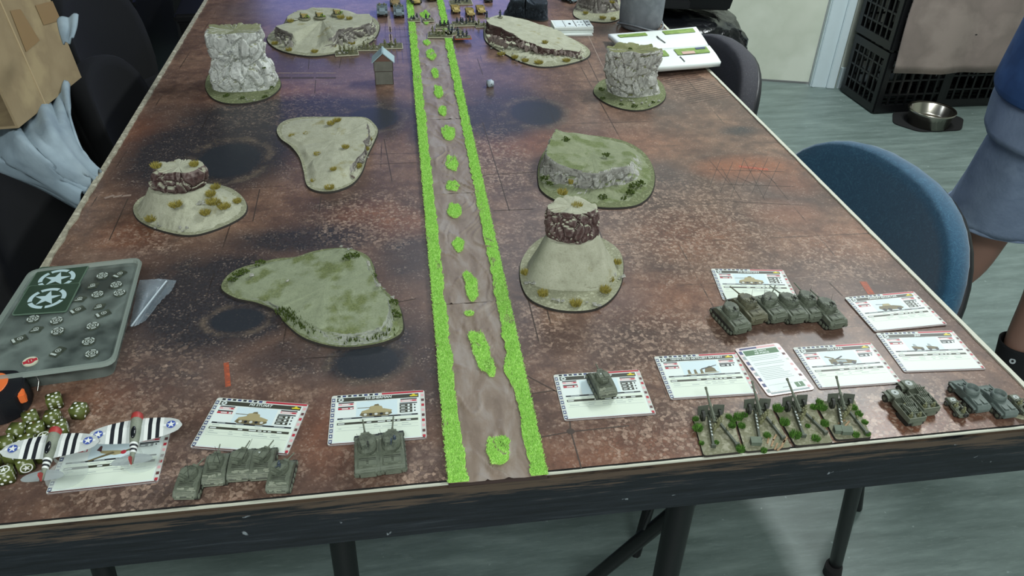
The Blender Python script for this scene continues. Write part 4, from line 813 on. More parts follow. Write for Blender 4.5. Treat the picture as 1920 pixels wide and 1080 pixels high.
def sherman(label, loc, rz, m=None, gun=True, hatch=0, group=None, turret=0.0, ant=True):
    m = m or olv; t = thing('model_tank', label, 'model tank', loc, rz, group)
    tracks(t, TRK, 8.6, 13.4, [(y, 4.2, 3.1) for y in (-18, -11, -4, 3, 10, 17)] + [(24, 6.8, 2.8), (-24, 5.6, 2.6)])
    mb = M3(); mb.box((0, 0, 6.5), (17, 48, 8)); mb.sideprism([(-29, 9.2), (-29.5, 13), (-27, 17), (-8, 18), (8, 18.4), (15, 17.8), (25, 9), (26.5, 5), (22, 3), (20, 9.2)], -12.8, 12.8)
    mb.cyl((-8.5, 25.5, 6), (8.5, 25.5, 6), 3.3, n=10); mb.box((0, -27, 6.8), (16.4, 2, 6)); mb.build('hull', m, t, bevel=.0004, fixn=True)
    mb = M3(); mb.box((0, -20, 18.1), (19, 12, .8), rx=-.055); mb.box((-5, -20, 18.7), (8, 10, .5), rx=-.055); mb.box((5, -20, 18.7), (8, 10, .5), rx=-.055); mb.box((0, -10.5, 18.5), (17, 2.6, 1.2)); mb.build('engine_deck', m, t, bevel=.0002)
    for k in range(5): mb = M3(); mb.box((0, -16 - k * 2.1, 19.0 - k * .11), (17, .55, .35)); mb.build('deck_louvre', trk, t)
    for sd in (-1, 1): mb = M3(); mb.cyl((sd * 10.6, -8, 18.6), (sd * 10.6, 8, 18.8), .45, n=6); mb.box((sd * 10.6, 8.6, 18.8), (1.8, 2, .7)); mb.build('stowed_tool', stow, t); mb = M3(); mb.box((sd * 6.6, -25.2, 17.2), (3.4, 1, 1.4)); mb.build('tail_lamp_guard', stow, t)
    mb = M3(); mb.box((-10.8, -29.5, 12), (2.2, 1.6, 2)); mb.box((10.8, -29.5, 12), (2.2, 1.6, 2)); mb.cyl((-7, -29.6, 14.5), (7, -29.6, 14.5), .9, n=8); mb.box((0, -29.4, 10.5), (13, 1, 2.2)); mb.build('rear_stowage_bar', m, t)
    for sd in (-1, 1): mb = M3(); mb.box((sd * 11, -28.5, 9.2), (4.4, 3.4, 4), rx=.2); mb.build('mudguard', m, t, bevel=.0003)
    for sd in (-1, 1): mb = M3(); mb.cyl((sd * 5.5, 11.5, 18.3), (sd * 5.5, 11.5, 19.3), 2.7, 2.4, 12); mb.build('crew_hatch', m, t)
    mb = M3(); P = [(-6, 12.5), (6, 12.5), (9.2, 7.5), (10.2, 1), (9, -6), (6, -11.5), (3, -13), (-3, -13), (-6, -11.5), (-9, -6), (-10.2, 1), (-9.2, 7.5)]; R = Matrix.Rotation(turret, 4, 'Z')
    mb.M = S3 @ R; mb.prism([(x, y + 1) for x, y in P], 18.2, 22, 0, 1.02); mb.prism([(x * 1.02, y * 1.02 + 1) for x, y in P], 22, 26.5, 0, .84); tu = mb.build('turret', m, t, bevel=.0006)
    mb = M3(); mb.M = S3 @ R; mb.cyl((4, -2, 26.2), (4, -2, 28), 3.6, 3.2, 14); mb.cyl((4, -2, 28), (4, -2, 28.2), 2.2, 2.2, 12); mb.build('cupola', m, tu)
    mb = M3(); mb.M = S3 @ R; mb.cyl((-4, 0, 26.3), (-4, 0, 27), 2.5, 2.3, 10); mb.box((-4, -4.5, 26.9), (3, 3, 1)); mb.build('loader_hatch', m, tu)
    mb = M3(); mb.M = S3 @ R; mb.tube([(1, -7, 26.5), (1, -7, 29.5), (1, -12, 30.3)], .5, 5); mb.box((1, -5.5, 29.8), (1.4, 4.5, 1.6)); mb.build('machine_gun', metalb if hatch == 2 else trk, tu)
    if gun:
        mb = M3(); mb.M = S3 @ R; mb.box((0, 14, 22.2), (9, 3.4, 5)); mb.cyl((0, 14, 22.2), (0, 19, 22.4), 1.8, 1.3, 10); mb.build('mantlet', m, tu, bevel=.0004)
        mb = M3(); mb.M = S3 @ R; mb.cyl((0, 18, 22.4), (0, 36, 23), .95, .8, 10); mb.build('gun_barrel', m, tu)
    if ant: mb = M3(); mb.M = S3 @ R; mb.cyl((-6, -9, 26), (-9, -10, 50), .28, .16, 5); mb.build('antenna', trk, tu)
    if hatch == 2: mb = M3(); mb.M = S3 @ R; mb.ball((4, -2, 31), 1.7); mb.cyl((4, -2, 27), (4, -2, 30), 2, 1.7, 8); mb.build('commander', metalb, tu)
    return t
STRK = [(-20, 4), (-18, 1), (-15, 0), (14, 0), (19, 2.5), (21, 6.5), (19, 9.2), (15, 9.6), (-15, 9.2), (-20, 7.2)]
def stuart(label, loc, rz, m=None, extra=0, group=None, turret=0.0, ant=None, ghost=0):
    m = m or olv; t = thing('model_tank', label, 'model tank', loc, rz, group)
    tracks(t, STRK, 7.6, 11.4, [(y, 3.8, 2.8) for y in (-11, -4, 3, 10)] + [(17.5, 6.2, 2.5), (-16.5, 4.6, 3.0)])
    mb = M3(); mb.box((0, 0, 5.5), (15, 38, 7)); mb.sideprism([(-22, 7), (-23, 11), (-19, 14.5), (-8, 16.2), (6, 16.2), (10, 15.5), (17, 10), (20, 6), (17, 3), (15, 8)], -11.2, 11.2); mb.cyl((-7.5, 18.5, 5.5), (7.5, 18.5, 5.5), 2.8, n=10); mb.build('hull', m, t, bevel=.0005, fixn=True)
    rnd = random.Random(int(loc[0] * 9999)); mb = M3()
    for i in range(16):
        x, y = rnd.uniform(-8.5, 8.5), -15 - rnd.random() * 8; zz = 14.6 - max(0, (-17 - y)) * .75
        if rnd.random() < .5: mb.box((x, y, zz), (rnd.uniform(2.5, 5), rnd.uniform(1.5, 3), 1.8), rz=rnd.uniform(-.4, .4), rx=.5)
        else: mb.cyl((x - 2.5, y, zz + .3), (x + 2.5, y + rnd.uniform(-.8, .8), zz + .3), 1.0, n=7)
    for i in range(5): mb.cyl((-9.4, -23.4 + i * .7, 8.6 + i * 1.4), (9.4, -23.4 + i * .7, 8.6 + i * 1.4), .55, n=6)
    mb.build('stowage', stow, t)
    for k in range(4): mb = M3(); mb.box((0, -19.6 - k * 1.1, 13.6 - k * 1.05), (17, .6, .8), rx=.6); mb.build('stowage_strap', trk, t)
    mb = M3(); mb.box((0, -11, 16.2), (16, 7, 1), taper=.9); mb.build('engine_deck', m, t, bevel=.0002)
    for k in range(3): mb = M3(); mb.box((0, -8.8 - k * 2.1, 16.9), (13.5, .5, .3)); mb.build('deck_louvre', trk, t)
    for sd in (-1, 1): mb = M3(); mb.box((sd * 5, 8, 16.4), (5, 5, 1), taper=.85); mb.build('crew_hatch', m, t)
    R = Matrix.Rotation(turret, 4, 'Z'); mb = M3(); mb.M = S3 @ R
    P = [(-4, 8.5), (4, 8.5), (7.6, 4), (8, -3), (5, -9), (-5, -9), (-8, -3), (-7.6, 4)]; mb.prism([(x, y - .5) for x, y in P], 16.3, 22.5, 0, .9); tu = mb.build('turret', m, t, bevel=.0005)
    for sd in (-1, 1): mb = M3(); mb.M = S3 @ R; mb.box((sd * 3.1, -2, 22.9), (5.2, 8, .9)); mb.build('turret_hatch', m, tu, bevel=.0002)
    mb = M3(); mb.M = S3 @ R; mb.box((0, 9, 19.6), (6, 2.4, 4)); mb.cyl((0, 10, 19.6), (0, 21, 20), .7, .6, 8); mb.build('gun_barrel', m, tu)
    mb = M3(); mb.M = S3 @ R; mb.box((0, -9.6, 20), (7, 2, 3)); mb.build('turret_box', m, tu, bevel=.0003)
    if extra == 1: mb = M3(); mb.M = S3 @ R; mb.ball((0, -1, 26), 1.6); mb.cyl((0, -1, 23), (0, -1, 25.3), 2.1, 1.6, 8); mb.box((-2.6, 1.5, 24.4), (1, 3, 1), rz=.5); mb.tube([(3, -3, 23), (3.3, -3.5, 27), (1.5, -8, 27.8)], .5, 5); mb.build('commander', metalb, tu)
    if extra == 2: mb = M3(); mb.M = S3 @ R; mb.poly(star(0, 0, 1.6), 0, 0); o = mb.build('star_marking', markw, tu); o.location = (-.002, .0, .0235)
    if ant: mb = M3(); mb.M = S3 @ R; mb.cyl((6, -6, 21), ant, .3, .18, 5); mb.build('antenna', trk, tu)
    return t
def at(px, py, z=.0003): g = G(px, py, 0); return (g.x, g.y, TZ + z)
def hd(p0, p1):                                       # heading rz so that local +y points from p0 to p1
    a = G(*p0); b = G(*p1); return math.atan2(-(b.x - a.x), b.y - a.y)
gs = 'row of five small olive tanks at the front left'
# centres from photo: rear wheels' ground points -> centre
SL = 'leftmost in the front-left row of five', 'second from left in the front-left row of five', 'middle of the front-left row of five', 'fourth from left in the front-left row of five', 'rightmost of the front-left row of five'
SP = [((362, 912), 0, (6, -2, 44)), ((411, 888), 0, (6, -7, 46)), ((456, 880), 2 * 0, (16, 4, 44)), ((497, 878), 2, (18, 0, 40)), ((531, 901), 1, None)]
for i, ((px, py), ex, an) in enumerate(SP):
    x, y, z_ = at(px, py); stuart('small olive model tank, ' + SL[i].split(',')[0] + (',' + SL[i].split(',')[1] if ',' in SL[i] else ''), (x, y, z_), [-.10, -.02, -.02, -.03, -.12][i], group='small olive tanks', extra=ex, turret=[-.5, -.05, -.35, -.45, -.5][i], ant=an)
x, y, z_ = at(1126, 731); stuart('small dark olive model tank with white star, parked alone on a unit card', (x, y, z_ + .0016), .12, group='small olive tanks', extra=2)
x, y, z_ = at(691, 862); sherman('olive medium model tank, left one of the pair by the road', (x, y, z_), .02, group='medium olive tanks', turret=.1, hatch=0)
x, y, z_ = at(736, 856); sherman('olive medium model tank with blue crewman, right one of the pair by the road', (x, y, z_), .03, group='medium olive tanks', turret=-.12, hatch=2)
SH = [((1366, 607), .20, 'leftmost, standing forward of the row of six', 1, -.25), ((1397, 590), .20, 'second from left in the row of six', 0, .15), ((1436, 587), .18, 'third from left in the row of six', 0, -.8), ((1474, 588), .10, 'fourth from left in the row of six', 0, .3), ((1508, 585), .10, 'fifth from left in the row of six', 0, 0), ((1544, 598), .12, 'rightmost in the row of six', 0, .1)]
for (px, py), r, l, h_, tr in SH:
    x, y, z_ = at(px, py); sherman('olive medium model tank, ' + l, (x, y, z_), r, olv2 if 'second' in l else olv, hatch=h_, group='medium olive tanks', turret=tr, ant=(h_ == 0))

def wheel(t, x, y, r, wd, name='wheel', m=None):
    mb = M3(); mb.cyl((-wd / 2, 0, 0), (wd / 2, 0, 0), r, n=12); mb.cyl((-wd / 2 - .3, 0, 0), (wd / 2 + .3, 0, 0), r * .5, n=8, m=1); mb.build(name, [trk, m or olv], t, loc=(x * .001, y * .001, r * .001))
def soldier(t, x, y, z, a=0, pose=0, m=None, s=1.0, name='figure'):
    mb = MB(); mb.M = Matrix.Translation((x * .001, y * .001, z * .001)) @ Matrix.Rotation(a, 4, 'Z') @ Matrix.Scale(.001 * s, 4)
    if pose == 0:   # standing
        mb.cyl((-1.1, 0, 0), (-.8, .2, 6), 1.0, 1.2, 6); mb.cyl((1.3, 1, 0), (.8, .2, 6), 1.0, 1.2, 6); mb.cyl((0, .2, 5.6), (0, .4, 11), 1.9, 2.2, 8); mb.cyl((-2.2, .4, 10.4), (-1, 3.4, 8), .8, .7, 6); mb.cyl((2.2, .4, 10.4), (1, 3.2, 8.6), .8, .7, 6); mb.box((0, 3.6, 8.4), (.6, 7, .7), rx=.3); mb.ball((0, .5, 12.6), 1.4); mb.ball((0, .3, 13.1), 1.75, half=True)
    elif pose == 1:  # kneeling
        mb.cyl((-1, -2, .8), (-1, .8, 1.4), .9, 1.1, 6); mb.cyl((-1, .8, 1.4), (-.8, 0, 4.4), 1.1, 1.2, 6); mb.cyl((1.2, 2.4, 0), (1.2, 2.4, 3.6), .9, 1.0, 6); mb.cyl((1.2, 2.4, 3.6), (.6, 0, 4.4), 1.1, 1.2, 6); mb.cyl((0, 0, 4), (0, .8, 8.8), 1.9, 2.1, 8); mb.cyl((-2.1, .8, 8.2), (-.8, 3.8, 6.6), .8, .7, 6); mb.cyl((2.1, .8, 8.2), (.8, 3.8, 6.8), .8, .7, 6); mb.ball((0, 1, 10.4), 1.4); mb.ball((0, .9, 10.9), 1.75, half=True)
    else:            # sitting / crouched
        mb.cyl((-1, 0, .9), (-1.2, 3, 2.4), 1.1, 1.0, 6); mb.cyl((1, 0, .9), (1.2, 3, 2.4), 1.1, 1.0, 6); mb.cyl((0, 0, .8), (0, .6, 5), 1.8, 2.0, 8); mb.cyl((-2, .6, 4.4), (-.6, 3, 3.6), .8, .7, 6); mb.cyl((2, .6, 4.4), (.6, 3, 3.6), .8, .7, 6); mb.ball((0, .9, 6.6), 1.3); mb.ball((0, .8, 7.0), 1.6, half=True)
    return mb.build(name, m or fig, t)
def emblem(t, x, y, z, r, name='star_emblem'):
    mb = M3(); mb.poly(disc(x, y, r, 20), z, 0); ringq(mb, x, y, r * .72, r * .8, z + .06, 1, 20); starfan(mb, x, y, r * .62, z + .08, 1); return mb.build(name, [markw, markd], t)
def halftrack(label, loc, rz, m, guns=True, star_=True, crew=0, group=None, cat='model vehicle', nm='model_half_track', s=1):
    t = thing(nm, label, cat, loc, rz, group)
    for sd in (-1, 1):
        mb = M3(); mb.sideprism([(-24, 3), (-21, .4), (-6, 0), (-2, 3), (-5, 7), (-21, 7.5), (-24, 6)], min(sd * 6, sd * 10), max(sd * 6, sd * 10)); mb.build('track', trk, t); wheel(t, sd * 8.6, 20, 4.6, 3.6, 'front_wheel', m)
        mb = M3(); mb.sideprism([(13, 6), (14, 9.6), (18, 11), (25, 10.6), (27, 8), (26, 9.6), (18, 10), (15, 8.6)], min(sd * 6, sd * 10.6), max(sd * 6, sd * 10.6)); mb.build('mudguard', m, t, fixn=True)
    mb = M3(); mb.box((0, -2, 6), (12, 48, 5)); mb.sideprism([(6, 6), (6, 15), (8, 15), (12, 13.4), (26, 12.2), (27, 6)], -6, 6); mb.build('bonnet', m, t, bevel=.0004, fixn=True)
    for sd in (-1, 1): mb = M3(); mb.box((sd * 10.4, -9, 10.4), (1, 30, 6)); mb.build('side_armour', m, t)
    mb = M3(); mb.box((0, -24, 10), (21, 1, 5.4)); mb.box((0, -9, 7.6), (21, 30, 1)); mb.build('rear_body', m, t); mb = M3(); mb.box((0, 6.4, 14), (21, .9, 8), rx=.15); mb.box((0, 7.2, 14.6), (8, .6, 2.4), 1, rx=.15); mb.build('windscreen', [m, trk], t)
    for i in range(2): mb = M3(); mb.box((-4.5 + 9 * i, 1, 10), (6, 5, 4)); mb.box((-4.5 + 9 * i, -2, 12.5), (6, 1, 6)); mb.build('seat', m, t)
    if star_: emblem(t, 0, 19, 13.3, 4.2)
    if guns:
        mb = M3(); mb.cyl((0, -12, 8), (0, -12, 13), 4.5, 3.5, 12); mb.box((0, -12, 14.5), (8, 7, 3)); mb.tube([(-8, -5, 17), (-8, -19, 17), (8, -19, 17), (8, -5, 17), (-8, -5, 17)], .45, 5); mb.build('gun_mount', m, t)
        for x in (-3.2, -1, 1.2, 3.4): mb = M3(); mb.cyl((x, -16, 16), (x, 8, 20.5), .55, .5, 6); mb.box((x, -13, 16.5), (1.4, 7, 1.6), rx=.18); mb.build('gun_barrel', m, t)
        mb = M3(); mb.box((-6, -9, 15.5), (1, 9, 6), rz=.3); mb.box((6, -9, 15.5), (1, 9, 6), rz=-.3); mb.build('gun_shield', m, t)
    for k in range(crew): soldier(t, (-5, 5, -4, 5)[k], (-19, -20, -4, -3)[k], 9, 0, 2)
    mb = M3(); mb.tube([(-10.4, 5, 14.6), (-10.4, -23.6, 13.6), (10.4, -23.6, 13.6), (10.4, 5, 14.6)], .5, 5); mb.build('rail', stow, t)
    return t
r1 = hd((1716, 792), (1668, 738)); x, y, z_ = at(1690, 773)
halftrack('olive gun half-track with white star on its bonnet, nearer of the two', (x, y, z_), r1, olv, crew=3, group='gun half-tracks')
x, y, z_ = at(1716, 755); halftrack('olive gun half-track with white star on its bonnet, farther and right of its twin', (x, y, z_), r1, olv, crew=2, group='gun half-tracks')
def armoured_car(label, loc, rz, m, group=None):
    t = thing('model_armoured_car', label, 'model vehicle', loc, rz, group)
    for sd in (-1, 1):
        for y in (17, -9, -18): wheel(t, sd * 9.5, y, 4.4, 3.4)
        mb = M3(); mb.box((sd * 9.6, 17, 9.6), (4.4, 11, 1.2), taper=.8); mb.build('front_mudguard', m, t, bevel=.0003); mb = M3(); mb.box((sd * 9.8, -13, 10), (4, 21, 2), taper=.85); mb.build('rear_mudguard', m, t, bevel=.0003)
    mb = M3(); mb.sideprism([(-25, 5), (-25.5, 10), (-23, 14), (-8, 15), (8, 15), (20, 12), (26, 8.5), (25, 4)], -8.6, 8.6); mb.build('hull', m, t, bevel=.0005, fixn=True)
    mb = M3(); mb.box((-4, -17, 15), (6, 8, .8), rx=-.07); mb.box((4, -17, 15), (6, 8, .8), rx=-.07); mb.build('engine_cover', m, t, bevel=.0002)
    for sd in (-1, 1): mb = M3(); mb.box((sd * 3.6, 13.5, 14.4), (5, 4.6, 1.2), rx=-.24, taper=.85); mb.build('driver_hatch', m, t)
    mb = M3(); mb.lathe([(8.2, 15), (8.6, 16.4), (7.6, 21), (6.8, 21), (6.4, 17), (0, 17)], 18, c=(0, 0, 0)); ringq(mb, 0, 0, 7, 8.3, 18.8, 0, 20); tu = mb.build('open_turret', m, t)
    mb = M3(); mb.cyl((0, 7, 18.4), (0, 17, 18.6), .8, .6, 8); mb.box((0, 8, 18.4), (4, 2, 2.4)); mb.build('gun_barrel', m, tu)
    return t
car = paint('blue_olive_paint', '46524f', '66726c', '262d2c')
r2 = hd((1832, 772), (1784, 722)); x, y, z_ = at(1812, 752); armoured_car('six-wheeled olive armoured car with open round turret, left one of two', (x, y, z_), r2, car, 'armoured cars')
x, y, z_ = at(1862, 762); armoured_car('six-wheeled olive armoured car with open round turret, right one of two', (x, y, z_), r2, car, 'armoured cars')
def jeep(label, loc, rz, group=None, base=False):
    t = thing('model_scout_car', label, 'model vehicle', loc, rz, group); h = 0
    if base: mb = M3(); mb.prism(disc(0, 0, 17, 28), -2.2, 0, top=.97); mb.build('base', sandbase, t)
    for sd in (-1, 1):
        for y in (9, -9): wheel(t, sd * 6, y, 3, 2.4)
    mb = M3(); mb.box((0, 0, 4), (9, 30, 3)); mb.sideprism([(3, 4), (3, 8.6), (13, 8), (15, 7), (15.5, 3.6)], -5.2, 5.2); mb.build('bonnet', olv, t, bevel=.0004, fixn=True)
    mb = M3(); mb.box((-5.6, -6, 5.8), (.8, 17, 3.4)); mb.box((5.6, -6, 5.8), (.8, 17, 3.4)); mb.box((0, -14.4, 5.8), (12, .8, 3.4)); mb.build('body_side', olv, t)
    mb = M3(); mb.tube([(-5, 3, 8.4), (-5, 2.4, 12), (5, 2.4, 12), (5, 3, 8.4)], .45, 5); mb.build('windscreen_frame', olv, t); mb = M3(); mb.lathe([(1.4, 0), (3.0, .4), (3.0, 1.4), (1.4, 1.8)], 12); o = mb.build('spare_wheel', trk, t); o.location = (.001, -.0156, .008); o.rotation_euler = (pi / 2, 0, 0)
    for sd in (-1, 1): mb = M3(); mb.box((sd * 2.7, -2, 6.4), (4, 4, 1)); mb.box((sd * 2.7, -4.2, 8), (4, .8, 3)); mb.build('seat', stow, t)
    soldier(t, -2.7, -2.5, 5.6, 0, 2); soldier(t, 2.6, -9.5, 5, 0, 2); emblem(t, 0, 9, 8.5, 3.1)
    mb = M3(); mb.cyl((0, -6, 5), (0, -6, 11), .5, n=5); mb.cyl((0, -9, 11), (0, 4, 12), .5, .4, n=6); mb.build('machine_gun', trk, t); return t
x, y, z_ = at(1790, 770); jeep('small olive open scout car with white star, in front of the left armoured car', (x, y, z_), hd((1808, 785), (1778, 748)), 'scout cars')
x, y, z_ = at(1907, 768); jeep('small olive open scout car on a round sandy base, at the right picture edge', (x, y, z_ + .0024), hd((1922, 785), (1888, 748)), 'scout cars', True)

# howitzer stands
turf2 = mat('green_static_tuft', '5d8a3a', .9, var=['4a7030', '7ba94e'], vscale=300, spec=.15); standm = mat('howitzer_stand_sand', '8a8a76', .95, var=['77775f', '9e9c88'], vscale=160, bump=.5, bscale=500, spec=.2); plankm = mat('tan_plank', 'a58a6a', .8, var=['8e7355'], vscale=200); crm = paint('crate_green', '4a544a', '64705f', '2a302a')
gund = paint('gun_dark_olive', '33382f', '4f5548', '1a1d18')
def howitzer(label, quad_px, gunpx, aim, extras, seed):
    P = [G(*p) for p in quad_px]; c = sum(P, Vector()) / 4; t = thing('howitzer_stand', label, 'howitzer model', (c.x, c.y, TZ + .0003), 0, 'howitzer stands')
    pts = []
    loc = [(p.x - c.x, p.y - c.y) for p in P]
    for i in range(4):                                # rounded corners
        a, b, d = Vector(loc[i - 1]), Vector(loc[i]), Vector(loc[(i + 1) % 4])
        for k in range(4): s = k / 3; r = .004; p0 = b + (a - b).normalized() * r; p1 = b + (d - b).normalized() * r; pts.append(tuple((p0 * (1 - s) ** 2 + b * 2 * s * (1 - s) + p1 * s ** 2)))
    mb = MB(); mb.prism(pts, 0, .0028, 1, .98, 0); mb.build('stand', [standm, edgem], t)
    g = G(*gunpx, .003); gx, gy = (g.x - c.x) * 1000, (g.y - c.y) * 1000; A = hd(*aim)
    M = S3 @ Matrix.Translation((gx, gy, 2.8)) @ Matrix.Rotation(A, 4, 'Z')
    def B(): mb = MB(); mb.M = M; return mb
    for sd in (-1, 1):
        mb = B(); mb.cyl((sd * 8.2, 0, 6.4), (sd * 11, 0, 6.4), 6.4, n=16); mb.cyl((sd * 8, 0, 6.4), (sd * 11.5, 0, 6.4), 3, n=10, m=1); mb.build('wheel', [trk, gund], t)
        mb = B(); mb.box((sd * 8.8, 3.2, 11.5), (12.5, .8, 11), rx=-.3, rz=-sd * .12); mb.build('shield', gund, t)
        a = Vector((sd * 3, -1, 6)); b = Vector((sd * 13 + 3, -42, 2)); mb = B()
        d = (b - a); L = d.length; rz = math.atan2(-d.x, d.y); rx = math.atan2(d.z, math.hypot(d.x, d.y))
        mb.box((a + b) / 2, (2.4, L, 3), rz=rz, rx=rx); tr = mb.build('trail', gund, t)
        mb = B(); mb.box(b, (5, 2, 5), rz=rz); mb.build('spade', gund, tr)
        if sd < 0:
            for k in range(5): p = a.lerp(b, .22 + k * .11); mb = B(); mb.ball(p + Vector((0, 0, 1.8)), 1.05, sc_=(1, 1.5, .5), nu=8, nv=5); mb.build('white_shell', markw, tr)
    mb = B(); mb.cyl((-8, 0, 6.4), (8, 0, 6.4), 1.3, n=8); mb.box((0, -1, 8.5), (6, 8, 5)); mb.build('carriage', gund, t)
    mb = B(); mb.cyl((0, -12, 7.8), (0, 8, 15.5), 2.0, 1.9, 10); mb.cyl((0, -10, 10.5), (0, 4, 15.9), 1.2, 1.2, 8); mb.cyl((0, 8, 15.5), (0, 27, 22.8), 1.35, 1.05, 10); mb.cyl((0, 25, 22.0), (0, 27.4, 22.9), 1.5, n=8); mb.build('barrel', olv, t)
    rnd = random.Random(seed)
    for x, y, a, po in ((4, -14, .4, 0), (9, -7, 2.2, 1), (-2, -20, 0, 1), (12, -22, 1.5, 2)):
        v = Matrix.Rotation(A, 3, 'Z') @ Vector((x, y, 0)); soldier(t, gx + v.x, gy + v.y, 2.8, a + rnd.uniform(-.5, .5), po)
    for px, py, r in extras.get('tuft', []): tuft(tuple((G(px, py, .003) - Vector((c.x, c.y, TZ)))), r * .75, r * .8, 220, turf2, t, seed=px)
    for px, py in extras.get('crate', []):
        p = (G(px, py, .003) - Vector((c.x, c.y, TZ))) * 1000; mb = M3(); mb.box((p.x, p.y, 5.6), (11, 7, 5), rz=-.15); mb.box((p.x, p.y, 8.6), (11.6, 7.6, 1), rz=-.15, rx=.25); mb.build('ammunition_crate', crm, t)
    for k, (px, py) in enumerate(extras.get('plank', [])):
        p = (G(px, py, .003) - Vector((c.x, c.y, TZ))) * 1000; mb = M3(); mb.box((p.x, p.y, 3.6 + .5 * (k % 2)), (1.8, 11, .9), rz=-.9 + rnd.uniform(-.35, .5)); mb.build('plank', plankm, t)
    for px, py in extras.get('net', []):
        p = (G(px, py, .003) - Vector((c.x, c.y, TZ))); mb = MB(); rock(mb, p, .005, rnd, flat=.5); mb.build('sandbag', stonem, t)
    return t
howitzer('howitzer on a grassy sand stand, leftmost of the four, with striped left trail', [(1297, 783), (1371, 776), (1392, 851), (1318, 859)], (1331, 786), ((1354, 838), (1331, 786)), {'tuft': [(1304, 787, .005), (1308, 805, .008), (1315, 832, .004), (1343, 831, .004), (1388, 844, .007), (1366, 783, .005), (1374, 790, .005), (1372, 800, .006)], 'net': []}, 1)
howitzer('howitzer on a sand stand with tan planks and a green crate, second from left', [(1374, 776), (1446, 769), (1484, 843), (1396, 851)], (1417, 774), ((1438, 820), (1417, 774)), {'tuft': [(1384, 784, .008), (1390, 800, .006), (1438, 818, .006), (1432, 846, .005), (1396, 780, .005)], 'crate': [(1416, 832)], 'plank': [(1440, 826), (1448, 832), (1455, 838), (1462, 842), (1468, 832), (1452, 822), (1472, 826)]}, 2)
howitzer('howitzer on a grassy sand stand, third from left, beside the rules card', [(1449, 768), (1524, 760), (1562, 834), (1490, 840)], (1488, 768), ((1518, 812), (1488, 768)), {'tuft': [(1458, 768, .009), (1471, 794, .008), (1490, 818, .009), (1529, 824, .007), (1514, 800, .004), (1525, 765, .006)]}, 3)
howitzer('howitzer on a grassy sand stand, rightmost of the four, with crate behind', [(1526, 757), (1600, 750), (1634, 824), (1566, 829)], (1573, 764), ((1592, 804), (1573, 764)), {'tuft': [(1540, 766, .008), (1546, 796, .007), (1600, 766, .006), (1610, 778, .006), (1604, 817, .006), (1621, 793, .005), (1626, 815, .005), (1536, 755, .006)], 'crate': [(1572, 810), (1586, 812)], 'plank': [(1578, 792), (1588, 796)]}, 4)
